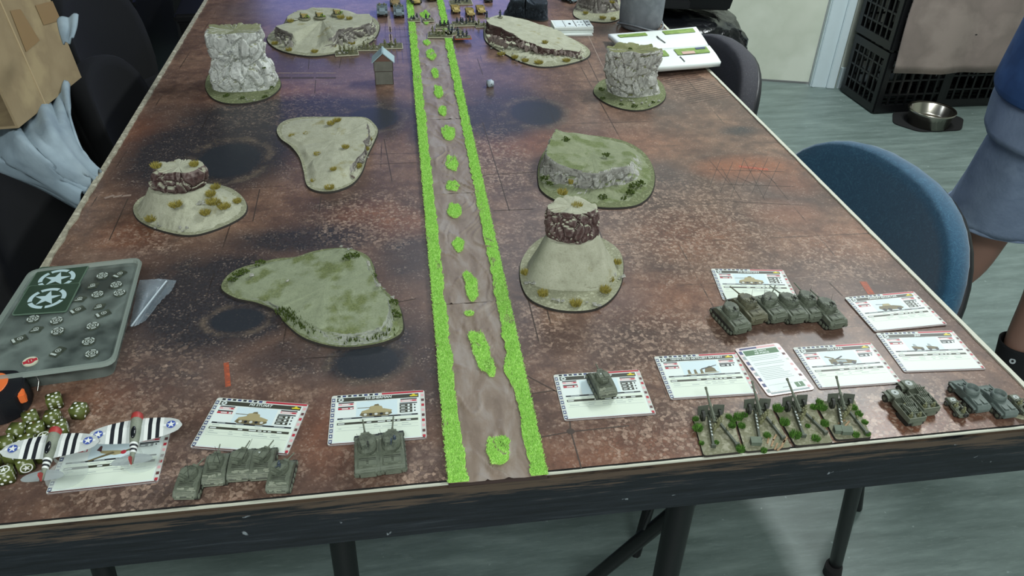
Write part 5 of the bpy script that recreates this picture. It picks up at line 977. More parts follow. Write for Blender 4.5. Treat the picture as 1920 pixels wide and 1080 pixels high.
# ---------------------------------------------------------------- model aircraft on clear stands
silver = paint('aircraft_silver', 'a9b0ae', 'c3c9c6', '7f8784', ns=40); nosered = mat('nose_red', 'a83a36', .5); pwh = mat('stripe_white', 'e2e6e2', .5); pbk = mat('stripe_black', '1c2026', .5); insig = mat('insignia_blue', '3f55a0', .5)
clear = mat('clear_acrylic', 'dfe8e4', .08, alpha=.22); cockpit = mat('dark_canopy', '15191c', .12)
fusm = paint('fuselage_olive', '6b7364', '858c7c', '4a5146', ns=60)
def plane(label, loc, rz, rx, stand):
    t = thing('model_aircraft', label, 'model aircraft', loc, rz, 'striped fighter models on clear stands', rx=rx)
    mb = M3(); prof = [(0.1, -44), (2.0, -42), (3.4, -34), (5.6, -18), (7.8, -4), (9.0, 10), (9.3, 22), (9.0, 28)]
    def lath(mb, prof, m=0, sx=.82):
        vs = []; fs = []; n = 18
        for r, y in prof:
            for i in range(n): vs.append((r * sx * cos(2 * pi * i / n), y, r * sin(2 * pi * i / n)))
        for j in range(len(prof) - 1):
            for i in range(n): fs.append((j * n + i, (j + 1) * n + i, (j + 1) * n + (i + 1) % n, j * n + (i + 1) % n))
        mb.add(vs, fs, m, True)
    lath(mb, prof); mb.build('fuselage', fusm, t)
    mb = M3(); lath(mb, [(9.2, 27), (9.5, 30), (9.2, 36), (7.0, 38), (.1, 38.5)]); mb.build('engine_cowling', nosered, t)
    mb = M3(); lath(mb, [(6.75, -12), (6.25, -15)]); lath(mb, [(5.75, -18), (5.35, -21)]); lath(mb, [(5.0, -24), (4.6, -27)]); mb.build('fuselage_white_band', pwh, t)
    mb = M3(); lath(mb, [(6.3, -15), (5.7, -18)]); lath(mb, [(5.4, -21), (4.95, -24)]); mb.build('fuselage_black_band', pbk, t)
    def wing(span, c0, c1, y0, z, th, dihed, nm, m):
        for sd in (-1, 1):
            mb = M3(); P = []
            n = 12
            for i in range(n + 1):
                s = i / n; ch = (c0 + (c1 - c0) * s) * (math.sqrt(max(0, 1 - s ** 4)) * .9 + .1); x = sd * (3 + (span / 2 - 3) * s); yl = y0 + ch * .55 - s * 2; P.append((x, yl, yl - ch, z + dihed * s, th * (1 - .7 * s)))
            vs = []; fs = []
            for x, a, b, zz, h in P: vs += [(x, a, zz), (x, (a + b) / 2 + (a - b) * .15, zz + h), (x, b, zz), (x, (a + b) / 2, zz - h * .5)]
            for i in range(n):
                for k in range(4): fs.append((4 * i + k, 4 * i + (k + 1) % 4, 4 * i + 4 + (k + 1) % 4, 4 * i + 4 + k))
            fs += [(0, 1, 2, 3), (4 * n + 3, 4 * n + 2, 4 * n + 1, 4 * n)]; mb.add(vs, fs); w_ = mb.build(nm, m, t, fixn=True)
            if nm == 'wing':
                def band(s0, s1, mm, name):
                    mb = M3()
                    for si in range(2):
                        u0 = s0 + (s1 - s0) * si / 2; u1 = s0 + (s1 - s0) * (si + 1) / 2; q_ = []
                        for u in (u0, u1):
                            k = min(n - 1, int(u * n)); f = u * n - k; A = [P[k][j] + (P[k + 1][j] - P[k][j]) * f for j in range(5)]; x, a, b, zz, h = A; mid = (a + b) / 2 + (a - b) * .15
                            q_.append([(x, a, zz + .12), (x, mid, zz + h + .12), (x, b, zz + .12)])
                        mb.add(q_[0] + q_[1], [(0, 1, 4, 3), (1, 2, 5, 4)])
                    mb.build(name, mm, w_)
                for k in range(5): band(.14 + k * .088, .14 + (k + 1) * .088, pwh if k % 2 == 0 else pbk, 'white_stripe' if k % 2 == 0 else 'black_stripe')
                k = 9; x, a, b, zz, h = P[k]; yc = (a + b) / 2 + 1; mb = M3(); zt = zz + h + .5
                mb.quad(x - 9.5, yc - 1.6, x + 9.5, yc + 1.6, zt, 0); mb.poly(disc(x, yc, 6.2, 18), zt + .1, 1); starfan(mb, x, yc, 5.8, zt + .2, 0); mb.build('star_insignia', [pwh, insig], w_)
    wing(122, 40, 27, 9, -1.5, 2.4, 5, 'wing', silver); wing(52, 17, 11, -37, 1, 1.0, 0, 'tailplane', mat('frosted_tail', 'a3adad', .25, alpha=.6))
    mb = M3(); mb.sideprism([(-45, 1), (-34, 1), (-37, 10), (-41, 14), (-44, 13)], -.7, .7); mb.build('tail_fin', nosered, t, fixn=True)
    mb = M3(); mb.ball((0, 2, 8.6), 4.4, sc_=(.8, 2.3, .7), nu=12, nv=8); mb.build('cockpit_canopy', cockpit, t)
    mb = M3(); mb.cyl((0, 38, 0), (0, 41, 0), 2, .6, 10); mb.build('propeller_hub', nosered, t)
    return t
def stand(label, px, py, top):
    g = G(px, py, .003); t = thing('flight_stand', label, 'model stand', (g.x, g.y, TZ + .0022), 0, 'clear flight stands')
    mb = M3(); mb.prism(disc(0, 0, 20, 36), 0, 1.6, top=.97); mb.build('clear_base', clear, t)
    v = (Vector(top) - Vector((g.x, g.y, TZ + .0022))); mb = MB(); mb.cyl((0, 0, .0016), tuple(v), .0016, .0012, 8); mb.build('clear_stem', clear, t)
def pl_at(nose, tail, zn, zt):
    a = G(*nose, zn); b = G(*tail, zt); d = a - b; c = a.lerp(b, .47); return c, math.atan2(-d.x, d.y), math.asin(d.z / d.length), d.length
for lab, nose, tail, zn, zt, st in (('silver striped fighter model with red nose, on the right over the unit card', (258, 778), (247, 868), .055, .045, (268, 858)), ('silver striped fighter model with red nose, on the left beside the green dice', (107, 800), (77, 906), .055, .045, (125, 888))):
    c, rz, rx, L = pl_at(nose, tail, zn, zt); k = .72; t = plane(lab, c, rz, rx, None); t.scale = (k, k, k); stand('clear round flight stand under the ' + ('right' if 'right' in lab else 'left') + ' fighter model', *st, (c.x, c.y, c.z - .006 * k))
# ---------------------------------------------------------------- dice
diem = NT('olive_dice'); diem.b.inputs['Base Color'].default_value = srgb('5a6330'); diem.b.inputs['Roughness'].default_value = .28; diem = diem.m
pip = mat('white_pips', 'e8ece6', .5); dicew = mat('pale_dice', 'aebbc2', .35); pipd = mat('dark_pips', '2b3640', .5)
PIP = {1: [(0, 0)], 2: [(-1, -1), (1, 1)], 3: [(-1, -1), (0, 0), (1, 1)], 4: [(-1, -1), (-1, 1), (1, -1), (1, 1)], 5: [(-1, -1), (-1, 1), (1, -1), (1, 1), (0, 0)], 6: [(-1, -1), (-1, 0), (-1, 1), (1, -1), (1, 0), (1, 1)]}
def die(label, loc, rz, vals, m, pm, group, s=16, starface=None, cat='die'):
    t = thing('die', label, cat, loc, rz, group); h = s / 2
    mb = M3(); mb.box((0, 0, h), (s, s, s)); o = mb.build('cube', m, t)
    bm = bmesh.new(); bm.from_mesh(o.data); bmesh.ops.bevel(bm, geom=bm.edges[:], offset=s * .09 * .001, segments=3, affect='EDGES'); bm.to_mesh(o.data); bm.free()
    for p in o.data.polygons: p.use_smooth = True
    faces = [('top', Matrix.Translation((0, 0, s + .05)), vals[0]), ('front', Matrix.Translation((0, -h - .05, h)) @ Matrix.Rotation(pi / 2, 4, 'X'), vals[1]), ('right', Matrix.Translation((h + .05, 0, h)) @ Matrix.Rotation(pi / 2, 4, 'Z') @ Matrix.Rotation(pi / 2, 4, 'X'), vals[2])]
    for nm, F, v in faces:
        if starface == nm:
            mb = MB(); mb.M = S3 @ F; ringq(mb, 0, 0, h * .62, h * .78, 0, 0, 20); starfan(mb, 0, 0, h * .55, 0, 0); mb.build('star_symbol', pm, t); continue
        for x, y in PIP[v]: mb = MB(); mb.M = S3 @ F; mb.poly(disc(x * s * .25, y * s * .25, s * .095, 12), 0, 0); mb.build('pip', pm, t)
    return t
DP = [((102, 752), .35, (5, 6, 2), None, 'topmost of the pile, showing five on top'), ((148, 770), -.2, (5, 1, 3), None, 'lying alone at the right of the pile, five on top'), ((58, 785), .5, (3, 4, 2), None, 'below the tape measure, three on top'), ((99, 784), .1, (3, 2, 5), None, 'just under the topmost die, three on top'),
      ((68, 806), .15, (4, 3, 2), None, 'middle of the pile, four on top'), ((112, 803), .3, (5, 4, 1), 'right', 'with a white star on its right side'), ((38, 806), -.1, (2, 4, 3), None, 'left of the middle, two on top'), ((20, 823), .2, (2, 1, 5), None, 'at the left picture edge, two on top'), ((52, 826), .1, (4, 5, 6), None, 'behind the left aircraft wing, four on top'),
      ((84, 826), .5, (1, 3, 2), 'top', 'with a white star on top'), ((32, 848), .0, (1, 2, 4), None, 'beneath the left wing tip, one on top'), ((4, 858), .3, (2, 3, 6), None, 'cut by the left picture edge, two on top'), ((45, 868), .5, (4, 1, 3), 'front', 'beneath the left wing, star on its front'), ((18, 886), .25, (3, 5, 6), 'top', 'nearest one, with a white star on top'), ((78, 848), .2, (1, 1, 4), None, 'beneath the left fighter model, one on top')]
placed = []
for (px, py), rz, v, sf, lab in DP:
    g = G(px, py, .008); x, y = g.x, g.y
    for it in range(60):                             # push neighbours apart so that no two cubes overlap
        mv = False
        for qx, qy in placed:
            dx, dy = x - qx, y - qy; d = math.hypot(dx, dy)
            if d < .0186: x += dx / max(d, 1e-5) * (.0188 - d); y += dy / max(d, 1e-5) * (.0188 - d); mv = True
        if not mv: break
    placed.append((x, y)); die('olive green die ' + lab, (x, y, TZ + .0003), rz, v, diem, pip, 'olive dice at the front left', starface=sf, s=15)
g = G(919, 162); die('single pale die with a dark spot, alone right of the road', (g.x, g.y, TZ + .0003), .35, (1, 1, 1), dicew, pipd, None, s=13)
# ---------------------------------------------------------------- clear box, tokens, bag, tape, pen
boxm = mat('cloudy_clear_plastic', '5d6864', .22, alpha=.55, var=['87948e', '47514e'], vscale=14); boxe = mat('clear_plastic_edge', '98a59c', .2, alpha=.6)
BZ = .030
Q4 = [G(*p, BZ) for p in ((56, 506), (268, 482), (214, 682), (-85, 722))]; bc = sum(Q4, Vector()) / 4
t = thing('plastic_box', 'clear plastic storage box lid with a rim, holding tokens, front left corner', 'box', (bc.x, bc.y, TZ + .0003))
pl = [(p.x - bc.x, p.y - bc.y) for p in Q4][::-1]
def rpoly(P, r, n=4):
    out = []
    for i in range(len(P)):
        a, b, d = Vector(P[i - 1]), Vector(P[i]), Vector(P[(i + 1) % len(P)]); p0 = b + (a - b).normalized() * r; p1 = b + (d - b).normalized() * r
        for k in range(n + 1): s = k / n; out.append(tuple(p0 * (1 - s) ** 2 + b * 2 * s * (1 - s) + p1 * s * s))
    return out
def sc2(P, k): return [(x * k, y * k) for x, y in P]
R0 = rpoly(pl, .014)
mb = MB(); mb.prism(sc2(R0, .86), 0, BZ - .006, 0, 1.06); mb.build('tub', boxm, t)
mb = MB(); n = len(R0)
for a_, b_, za, zb in ((1.0, .985, BZ - .003, BZ + .001), (.985, .955, BZ + .001, BZ + .001), (.955, .94, BZ + .001, BZ - .003), (1.0, .9, BZ - .003, BZ - .0045)):
    A = sc2(R0, a_); B_ = sc2(R0, b_); vs = [(*p, za) for p in A] + [(*p, zb) for p in B_]; mb.add(vs, [(i, (i + 1) % n, n + (i + 1) % n, n + i) for i in range(n)])
mb.build('rim', boxe, t)
mb = MB(); mb.prism(sc2(R0, .94), BZ - .0045, BZ - .003); mb.build('floor_panel', boxm, t)
tokg = mat('token_olive', '3f463d', .4, var=['4a5246', '343b33'], vscale=150); tokw = mat('token_white', 'b9c4be', .45); sqg = mat('square_marker_green', '34483a', .5, var=['2c4031'], vscale=30); sqw = mat('square_marker_blue_white', 'b7cfd2', .5)
TZ2 = TZ + BZ - .0024
def tok(px, py, kind, rz, lab, r=.0078):
    g = G(px, py, BZ - .001); t = thing('token', lab, 'token', (g.x, g.y, TZ2), rz, 'tokens in the clear box'); mb = M3(); R = r * 1000
    if kind == 'round': P = [(R * (1 if i % 4 else .86) * cos(i * pi / 8), R * (1 if i % 4 else .86) * sin(i * pi / 8)) for i in range(16)]
    elif kind == 'rect': P = [(-R * 1.1, -R * .62), (R * 1.1, -R * .62), (R * 1.1, R * .62), (-R * 1.1, R * .62)]
    else: P = [(-R, -R * .5), (R * .5, -R * .8), (R, R * .3), (-R * .3, R * .8)]
    mb.prism(P, 0, 2.0, 0, .95); mb.build('tile', tokg, t); mb = M3(); z = 2.05
    if kind == 'round': ringq(mb, 0, 0, R * .66, R * .88, z, 0, 20, gaps=5); ringq(mb, 0, 0, R * .38, R * .5, z, 0, 16); mb.poly(disc(0, 0, R * .18, 8), z, 0)
    elif kind == 'rect': mb.quad(-R * .95, -R * .5, -R * .6, R * .5, z); ringq(mb, R * .15, 0, R * .32, R * .42, z, 0, 14); mb.poly(disc(R * .15, 0, R * .15, 8), z, 0)
    else: mb.quad(-R * .7, -R * .52, R * .4, -R * .36, z); ringq(mb, 0, 0, R * .28, R * .38, z, 0, 14); mb.poly(disc(0, 0, R * .13, 8), z, 0)
    mb.build('printed_ring', tokw, t)
TK = [((192, 517), 'round', 0, 'round olive token beside the upper star square'), ((224, 514), 'rect', 1.0, 'oblong olive token in the far right corner of the clear box'), ((174, 535), 'dia', .3, 'small olive token right of the upper star square'), ((218, 534), 'round', .4, 'round olive token, upper of two touching at the right rim'), ((224, 549), 'round', .9, 'round white-ringed token, lower of two touching at the right rim'), ((183, 552), 'round', .2, 'round brightly ringed token in the upper middle of the box'),
      ((150, 560), 'dia', .1, 'olive token right of the lower star square'), ((145, 581), 'rect', .7, 'oblong olive token right below the star squares'), ((186, 574), 'dia', .3, 'diamond olive token near the box middle'), ((193, 588), 'rect', .6, 'oblong olive token below the diamond one'), ((62, 598), 'round', 0, 'round olive token left, under the star square'), ((106, 601), 'round', .3, 'round olive token under the lower star square corner'),
      ((68, 617), 'dia', .2, 'small olive token under the left round one'), ((108, 621), 'round', .1, 'round olive token, lower of the middle pair'), ((174, 611), 'round', .6, 'round olive token right of the box middle'), ((36, 636), 'rect', .6, 'oblong olive token at the left rim of the box'), ((166, 640), 'round', 0, 'round olive token in the lower right of the box'), ((108, 659), 'rect', 1.1, 'oblong olive token at the near rim of the box'), ((172, 663), 'round', .7, 'round olive token nearest the right near corner')]
for (px, py), k, rz, lab in TK: tok(px, py, k, rz, lab)
g = G(56, 676, BZ); t = thing('token', 'round white and red token at the near rim of the clear box', 'token', (g.x, g.y, TZ2), .5); mb = M3(); mb.prism(disc(0, 0, 8, 24), 0, 1.6); mb.build('tile', mat('token_ivory', 'c9cbb4', .5), t); mb = M3(); mb.poly([(-7.4, -2.6), (7.4, -2.6), (7.4, 2.6), (-7.4, 2.6)], 1.65); mb.poly(disc(0, 0, 5, 16), 1.66); mb.build('red_band', redm, t); text('11', .006, mat('token_ivory', 'c9cbb4', .5), t, (0, 0), z=.0018)
for i, (P, lab) in enumerate((([(62, 505), (160, 500), (152, 540), (50, 545)], 'dark green square marker with white star, farther, half covered'), ([(50, 538), (145, 532), (128, 580), (28, 586)], 'dark green square marker with white star, nearer, on top'))):
    zz = BZ + (.000 if i == 0 else .0018); W4 = [G(*p, zz) for p in P]; c = sum(W4, Vector()) / 4; u = W4[1] - W4[0]; s_ = .5 * u.length; t = thing('star_marker', lab, 'marker', (c.x, c.y, TZ2 + (.0001 if i == 0 else .0021)), math.atan2(u.y, u.x), 'green star squares')
    s_ = (u.length + (W4[0] - W4[3]).length) / 4
    mb = MB(); mb.prism(rrect(2 * s_ * 1.08, 2 * s_ * 1.08, .003), 0, .0014, 1); mb.prism(rrect(2 * s_ * 1.04, 2 * s_ * 1.04, .003), .0014, .0016); mb.build('square', [sqg, mat('square_marker_edge', '5d7463', .5)], t); mb = MB(); ringq(mb, 0, 0, s_ * .58, s_ * .76, .0017, 0, 40, gaps=5, a0=pi / 2 - pi / 5); starfan(mb, 0, 0, s_ * .56, .0017, 0); mb.build('white_star', sqw, t)
# zip bag, a thin crumpled clear sheet lying behind the box
def sheet(name, grid, m, parent=None, loc=(0, 0, 0), th=0, smooth=True, sub=6, fold=None):
    R_ = len(grid); Cn = len(grid[0]); mb = MB(); nu = (R_ - 1) * sub; nv = (Cn - 1) * sub; vs = []
    def cr(p0, p1, p2, p3, t): return .5 * ((2 * p1) + (-p0 + p2) * t + (2 * p0 - 5 * p1 + 4 * p2 - p3) * t * t + (-p0 + 3 * p1 - 3 * p2 + p3) * t ** 3)
    def g_(i, j): i = min(R_ - 1, max(0, i)); j = min(Cn - 1, max(0, j)); return Vector(grid[i][j])
    for a in range(nu + 1):
        i = min(R_ - 2, a // sub); u = a / sub - i
        for b in range(nv + 1):
            j = min(Cn - 2, b // sub); v = b / sub - j
            rows = [cr(g_(i + k, j - 1), g_(i + k, j), g_(i + k, j + 1), g_(i + k, j + 2), v) for k in (-1, 0, 1, 2)]; p = cr(*rows, u)
            if fold: p = p + fold(a / nu, b / nv)
            vs.append(tuple(p - Vector(loc)))
    fs = [(a * (nv + 1) + b, a * (nv + 1) + b + 1, (a + 1) * (nv + 1) + b + 1, (a + 1) * (nv + 1) + b) for a in range(nu) for b in range(nv)]
    mb.add(vs, fs, 0, smooth); o = mb.build(name, m, parent)
    if th: md = o.modifiers.new('s', 'SOLIDIFY'); md.thickness = th
    return o
zipm = mat('zip_bag_plastic', 'a9b9c4', .15, alpha=.42)
t = thing('zip_bag', 'crumpled clear zip bag sticking out behind the plastic box', 'bag', (.2, .45, TZ + .0003))
def zz(px, py, z): g = G(px, py, z); return (g.x, g.y, g.z)
sheet('plastic_film', [[zz(262, 525, .003), zz(285, 524, .006), zz(310, 524, .003), zz(331, 526, .006)], [zz(255, 550, .003), zz(275, 548, .012), zz(298, 546, .004), zz(322, 545, .010)], [zz(250, 580, .003), zz(265, 578, .010), zz(282, 572, .003), zz(300, 568, .011)], [zz(243, 612, .003), zz(252, 612, .005), zz(262, 608, .003), zz(272, 602, .008)]], zipm, t, (.2, .45, TZ + .0003), fold=lambda u, v: Vector((0, 0, .0025 * abs(noise.noise(Vector((u * 9, v * 5, 1)))))))
g1, g2 = G(312, 527, .01), G(246, 612, .006); mb = MB(); mb.tube([tuple(Vector(p) - Vector((.2, .45, TZ + .0003))) for p in (g1, G(295, 548, .012), G(270, 580, .012), g2)], .0013, 6); mb.build('zip_seal', mat('zip_seal_white', 'c6d3da', .2, alpha=.8), t)
# tape measure
g = G(-3, 748, .012); t = thing('tape_measure', 'black and orange tape measure cut by the left picture edge, above the dice', 'tape measure', (g.x, g.y, TZ + .0003), .15)
blk = mat('black_rubber_grip', '14161b', .45, bump=.3, bscale=600); org = mat('tape_orange', 'e8743a', .45)
prof = [(-30, -28), (-18, -32), (10, -32), (26, -22), (31, -4), (30, 14), (20, 28), (0, 33), (-20, 32), (-30, 20)]
mb = M3(); mb.prism(rpoly(prof, 5, 3), 0, 28, 0, .94); mb.build('case', blk, t, bevel=.0015)
mb = M3(); mb.prism(rpoly([(x * .62 - 3, y * .62 + 2) for x, y in prof], 4, 3), 28, 28.8, 0, .97); mb.build('face_plate', org, t).location = (-.003, .004, 0)
mb = M3(); mb.box((28, -12, 20), (7, 12, 12), rz=.25); mb.build('lock_button', org, t, bevel=.001); mb = M3(); mb.tube([(27, 24, 26), (33, 28, 24), (36, 22, 10), (34, 14, 3)], 1.0, 6); mb.build('belt_clip', mat('brushed_steel', 'b8b8b4', .3, 1), t)
mb = M3(); mb.box((30, -26, 4), (3, 10, 7), rz=.5); mb.build('end_hook', mat('brushed_steel', 'b8b8b4', .3, 1), t)
a = G(-45, 905, .005); b = G(6, 890, .005); t = thing('pen', 'silver rounded pen end at the left picture edge below the dice', 'pen', (a.x, a.y, TZ + .0003)); mb = MB(); v = b - a; mb.cyl((0, 0, .005), (v.x, v.y, .005), .0045, n=14); mb.ball((v.x, v.y, .005), .0045); mb.build('barrel', mat('silver_metal', 'c8ced0', .25, .8), t)

# ---------------------------------------------------------------- small grey house
g = G(719, 159); HX, HY = G(717, 148).x, 1.117; t = thing('model_house', 'tiny two-storey grey model house with a pale blue pitched roof, left of the road', 'model house', (.480, 1.131, TZ + .0003), -.02)
wal = mat('house_grey_card', '76766c', .8, var=['6b6b62'], vscale=60); hb = mat('house_seam', '4a403b', .8); rf = mat('house_roof_blue', '9fb6bb', .7); gab = mat('house_gable_brown', '6f5348', .8)
mb = M3(); mb.box((0, 0, 13.5), (40, 34, 27)); mb.build('lower_storey', wal, t); mb = M3(); mb.box((0, 0, 28), (41.5, 35.5, 1.6)); mb.build('storey_band', hb, t); mb = M3(); mb.box((0, 0, 39), (42, 36, 20.4)); mb.build('upper_storey', wal, t)
for x in (-20, 20): mb = M3(); mb.box((x, -17, 14), (1.6, 1.6, 28)); mb.build('corner_post', hb, t)
for x in (-21, 21): mb = M3(); mb.box((x, -18, 39), (1.6, 1.6, 20)); mb.build('corner_post', hb, t)
mb = M3(); vs = [(-21, -18, 49), (21, -18, 49), (0, -18, 66), (-21, 18, 49), (21, 18, 49), (0, 18, 66)]; mb.add(vs, [(0, 1, 2), (5, 4, 3), (0, 3, 4, 1)]); mb.build('gable', gab, t)
for sd in (-1, 1): mb = M3(); L = math.hypot(26, 21); mb.box((sd * 11.6, 0, 58.2), (L + 1, 44, 1.6), ry=sd * math.atan2(17, 21)); mb.build('roof_panel', rf, t)
t.scale = (.94, .94, 1.02)
# ---------------------------------------------------------------- far end of the table: the opposing force
def inf_base(label, px, py, w_, d_, rz, nfig, seed, edge='c9c7b0', group='infantry stands', dark=False, foliage=False):
    g = G(px, py); t = thing('infantry_stand', label, 'infantry stand', (g.x, g.y, TZ + .0006 + (.0068 if 'road' in label else 0)), rz, group); rnd = random.Random(seed); w_ *= 1080; d_ *= 1150
    mb = M3(); mb.box((0, 0, 1.2), (w_, d_, 2.2)); mb.build('stand_board', mat('stand_edge_' + edge, edge, .8), t, bevel=.0004)
    mb = M3(); mb.prism(rrect(w_ * .97, d_ * .97, 2), 2.3, 3.4, top=.93); mb.build('groundwork', mat('stand_ground', '5e5f44', .95, var=['4b4c35', '77775a'], vscale=200), t)
    for i in range(nfig): soldier(t, (-.36 + .72 * (i + .5) / nfig) * w_ + rnd.uniform(-2, 2), rnd.uniform(-.25, .25) * d_, 3, rnd.uniform(-1, 1) + pi, rnd.choice((0, 1, 1, 2)), figd if dark else fig, 1.2)
    for i in range(5): mb = M3(); rock(mb, (rnd.uniform(-.42, .42) * w_, rnd.uniform(-.4, .4) * d_, 4.2), rnd.uniform(2.2, 5.0), rnd); mb.build('stone', stonem, t)
    if foliage: bush((0, .004, .003), .009, 22, mossm, t, seed=seed)
    return t
IB = [('infantry stand with rocks, left of the model house below the crag', 650, 101, .050, .032, .1, 4, 0, 1), ('infantry stand half hidden behind the model house roof', 692, 92, .050, .030, -.05, 3, 0, 0), ('infantry stand with foliage behind the house, right side', 733, 88, .052, .034, .0, 3, 0, 1),
      ('infantry stand with pale edge on the far road, largest near cluster', 826, 72, .058, .040, -.1, 5, 0, 1), ('dark infantry stand beside the road cluster, right', 851, 68, .046, .034, .25, 4, 1, 0), ('infantry stand behind the road cluster', 834, 56, .044, .030, -.1, 3, 1, 1), ('small infantry stand with two dark figures on the road, left', 777, 44, .030, .022, 0, 3, 1, 0), ('small infantry stand with two dark figures on the road, right', 803, 44, .028, .022, .1, 2, 1, 0),
      ('infantry stand of seated figures, in front of the yellow half-tracks', 872, 46, .062, .034, .02, 6, 1, 0), ('infantry stand beside the maroon-cliffed hill, far left end', 903, 49, .032, .026, 0, 2, 0, 0), ('infantry stand with dark crew behind the yellow half-tracks', 864, 6, .060, .034, 0, 4, 1, 0)]
for i, (l, px, py, a, b, rz, nf, dk, fo) in enumerate(IB): inf_base(l, px, py, a, b, rz, nf, i + 5, dark=bool(dk), foliage=bool(fo))
inf_base('small stand with orange-red base edge and dark figures, right of the road', 868, 77, .038, .022, 0, 3, 40, edge='d2603c', dark=True)
# armour
def panzer(label, loc, rz, m, group):
    t = sherman(label, loc, rz, m, ant=False, group=group); return t
gt = 'yellow tanks on the far road'
x, y, z_ = at(779, 9, .0078); panzer('desert yellow model tank on the far road, left one', (x, y, z_), pi + .15, yel, gt)
x, y, z_ = at(809, 3, .0078); panzer('desert yellow model tank on the far road, right one', (x, y, z_), pi + .1, yel, gt)
x, y, z_ = at(741, 8); panzer('camouflaged brown and tan model tank left of the far road', (x, y, z_), pi, camo, None)
for px, py, l in ((717, 26, 'left'), (748, 28, 'right')):
    x, y, z_ = at(px, py); halftrack('grey model half-track left of the far road, ' + l + ' one of two', (x, y, z_), pi, gry, guns=False, star_=False, crew=2, group='grey half-tracks').scale = (1.3, 1.3, 1.3)
for px, py, l in ((854, 22, 'left one of three'), (881, 28, 'middle one of three, nearest'), (901, 23, 'right one of three')):
    x, y, z_ = at(px, py); o = halftrack('desert yellow model half-track right of the far road, ' + l, (x, y, z_), pi + .05, yel, guns=False, star_=False, group='yellow half-tracks'); o.scale = (.98, .98, .98)
x, y, z_ = at(915, 1); halftrack('dark model truck at the far end, left of the slate crag', (x, y, z_), pi, figd, guns=False, star_=False)
x, y, z_ = at(1066, 3); halftrack('grey model truck at the far end, beside the cream butte', (x, y, z_), pi + .5, gry, guns=False, star_=False)
leafm = mat('leafy_green', '7f9a3e', .9, var=['5e7a2c', 'a3b85a'], vscale=300)
for px, py, z0, l in ((571, 34, .033, 'left'), (600, 32, .033, 'middle'), (633, 27, .034, 'right')):
    g = G(px, py, z0); t = thing('field_gun_stand', 'small camouflaged gun stand on the long sandy hill, ' + l + ' one of three', 'gun stand', (g.x, g.y, g.z - .0005), 0, 'gun stands on the hill')
    mb = M3(); mb.prism(disc(0, 0, 16, 14), -1, 1.4, top=.95); mb.build('base', standm, t)
    mb = M3(); mb.box((0, 0, 7), (16, 2, 9), rx=-.2); mb.cyl((0, -2, 6), (0, -20, 8), 1, .8, 8); mb.build('gun', yel, t)
    for sd in (-1, 1): mb = M3(); mb.cyl((sd * 6, 0, 5), (sd * 8, 0, 5), 4.2, n=10); mb.build('wheel', trk, t)
    bush((.004, .0, .003), .010, 20, leafm, t, seed=px); soldier(t, -9, 4, 1, pi, 1)
for px, py, z0, l in ((913, 34, .033, 'left'), (938, 32, .031, 'right')):
    g = G(px, py, z0); t = thing('infantry_stand', 'tiny dark soldier on the crest of the maroon-cliffed hill, ' + l, 'infantry stand', (g.x, g.y, g.z), 0, 'soldiers on the crest'); mb = M3(); mb.prism(disc(0, 0, 7, 10), -.6, .8); mb.build('stand_board', standm, t); soldier(t, 0, 0, .8, 2.5, 0, figd, 1.2)
# ---------------------------------------------------------------- card stack, rulebook, grey bag
paperm = mat('white_paper', 'dfe6e2', .6); paperg = mat('paper_edges', 'b3b8b2', .7)
g = G(1074, 62); t = thing('card_stack', 'stack of white printed cards at the far end, right of the long hill', 'card stack', (g.x, g.y + .01, TZ + .0003), -.02)
rnd = random.Random(2)
for i in range(9):
    mb = M3(); mb.box((rnd.uniform(-1, 1) - (3 if i < 2 else 0), rnd.uniform(-1, 1) + (-6 if i < 2 else 6), 1.0 + i * 2.1), (100, 62, 1.8), rz=rnd.uniform(-.015, .015)); mb.build('card', paperm if i != 5 else paperg, t)
mb = M3()
for x0, x1 in ((-46, -22), (-18, 4), (10, 32), (36, 47)): mb.quad(x0, -18, x1, 32, 19.2, 1)
for x0 in (-22, 6, 34): mb.quad(x0, -20, x0 + 1.5, 34, 19.3, 0)
mb.quad(-10, -2, -4, 10, 19.4, 0)
for y in (-8, 14): mb.poly([(13, y), (19, y), (16, y + 7)], 19.4, 0); mb.poly([(22, y), (28, y), (25, y + 7)], 19.4, 0); mb.quad(38, y, 45, y + 8, 19.4, 0)
tag(mb.build('printed_layout', [inkm, mat('card_pale', 'd3dddc', .5)], t), None, None, kind='stuff')
# open rulebook: two page blocks rising to the spine, pages as curved sheets
BK = {'ul': (1142, 62), 'um': (1215, 58), 'ur': (1308, 52), 'll': (1215, 132), 'lr': (1352, 118), 'ml': (1175, 95), 'mr': (1322, 84)}
t = thing('rulebook', 'thick open rulebook with green headed pages, overhanging the right table edge', 'book', (1.16, 1.28, TZ + .0003))
B0 = (1.16, 1.28, TZ + .0003)
def bk(px, py, z): g = G(px, py, z); return (g.x, g.y, g.z)
def page_grid(zs): return [[bk(1140, 64, zs[0]), bk(1192, 60, zs[1]), bk(1245, 56, zs[2]), bk(1305, 50, zs[0])], [bk(1160, 80, zs[1]), bk(1208, 76, zs[1]), bk(1262, 72, zs[2]), bk(1318, 68, zs[1])], [bk(1178, 96, .016), bk(1230, 92, .018), bk(1285, 88, .019), bk(1328, 84, .018)]]
def page_grid2(): return [[bk(1180, 97, .015), bk(1232, 93, .017), bk(1288, 89, .018), bk(1330, 85, .017)], [bk(1197, 112, .024), bk(1246, 108, .026), bk(1298, 104, .027), bk(1342, 100, .026)], [bk(1214, 128, .020), bk(1262, 124, .022), bk(1312, 120, .023), bk(1352, 116, .022)]]
for gr, nm in ((page_grid((.018, .026, .026)), 'left_page_block'), (page_grid2(), 'right_page_block')):
    o = sheet('page_block', gr, paperm, t, B0); md = o.modifiers.new('s', 'SOLIDIFY'); md.thickness = .011; md.offset = 1
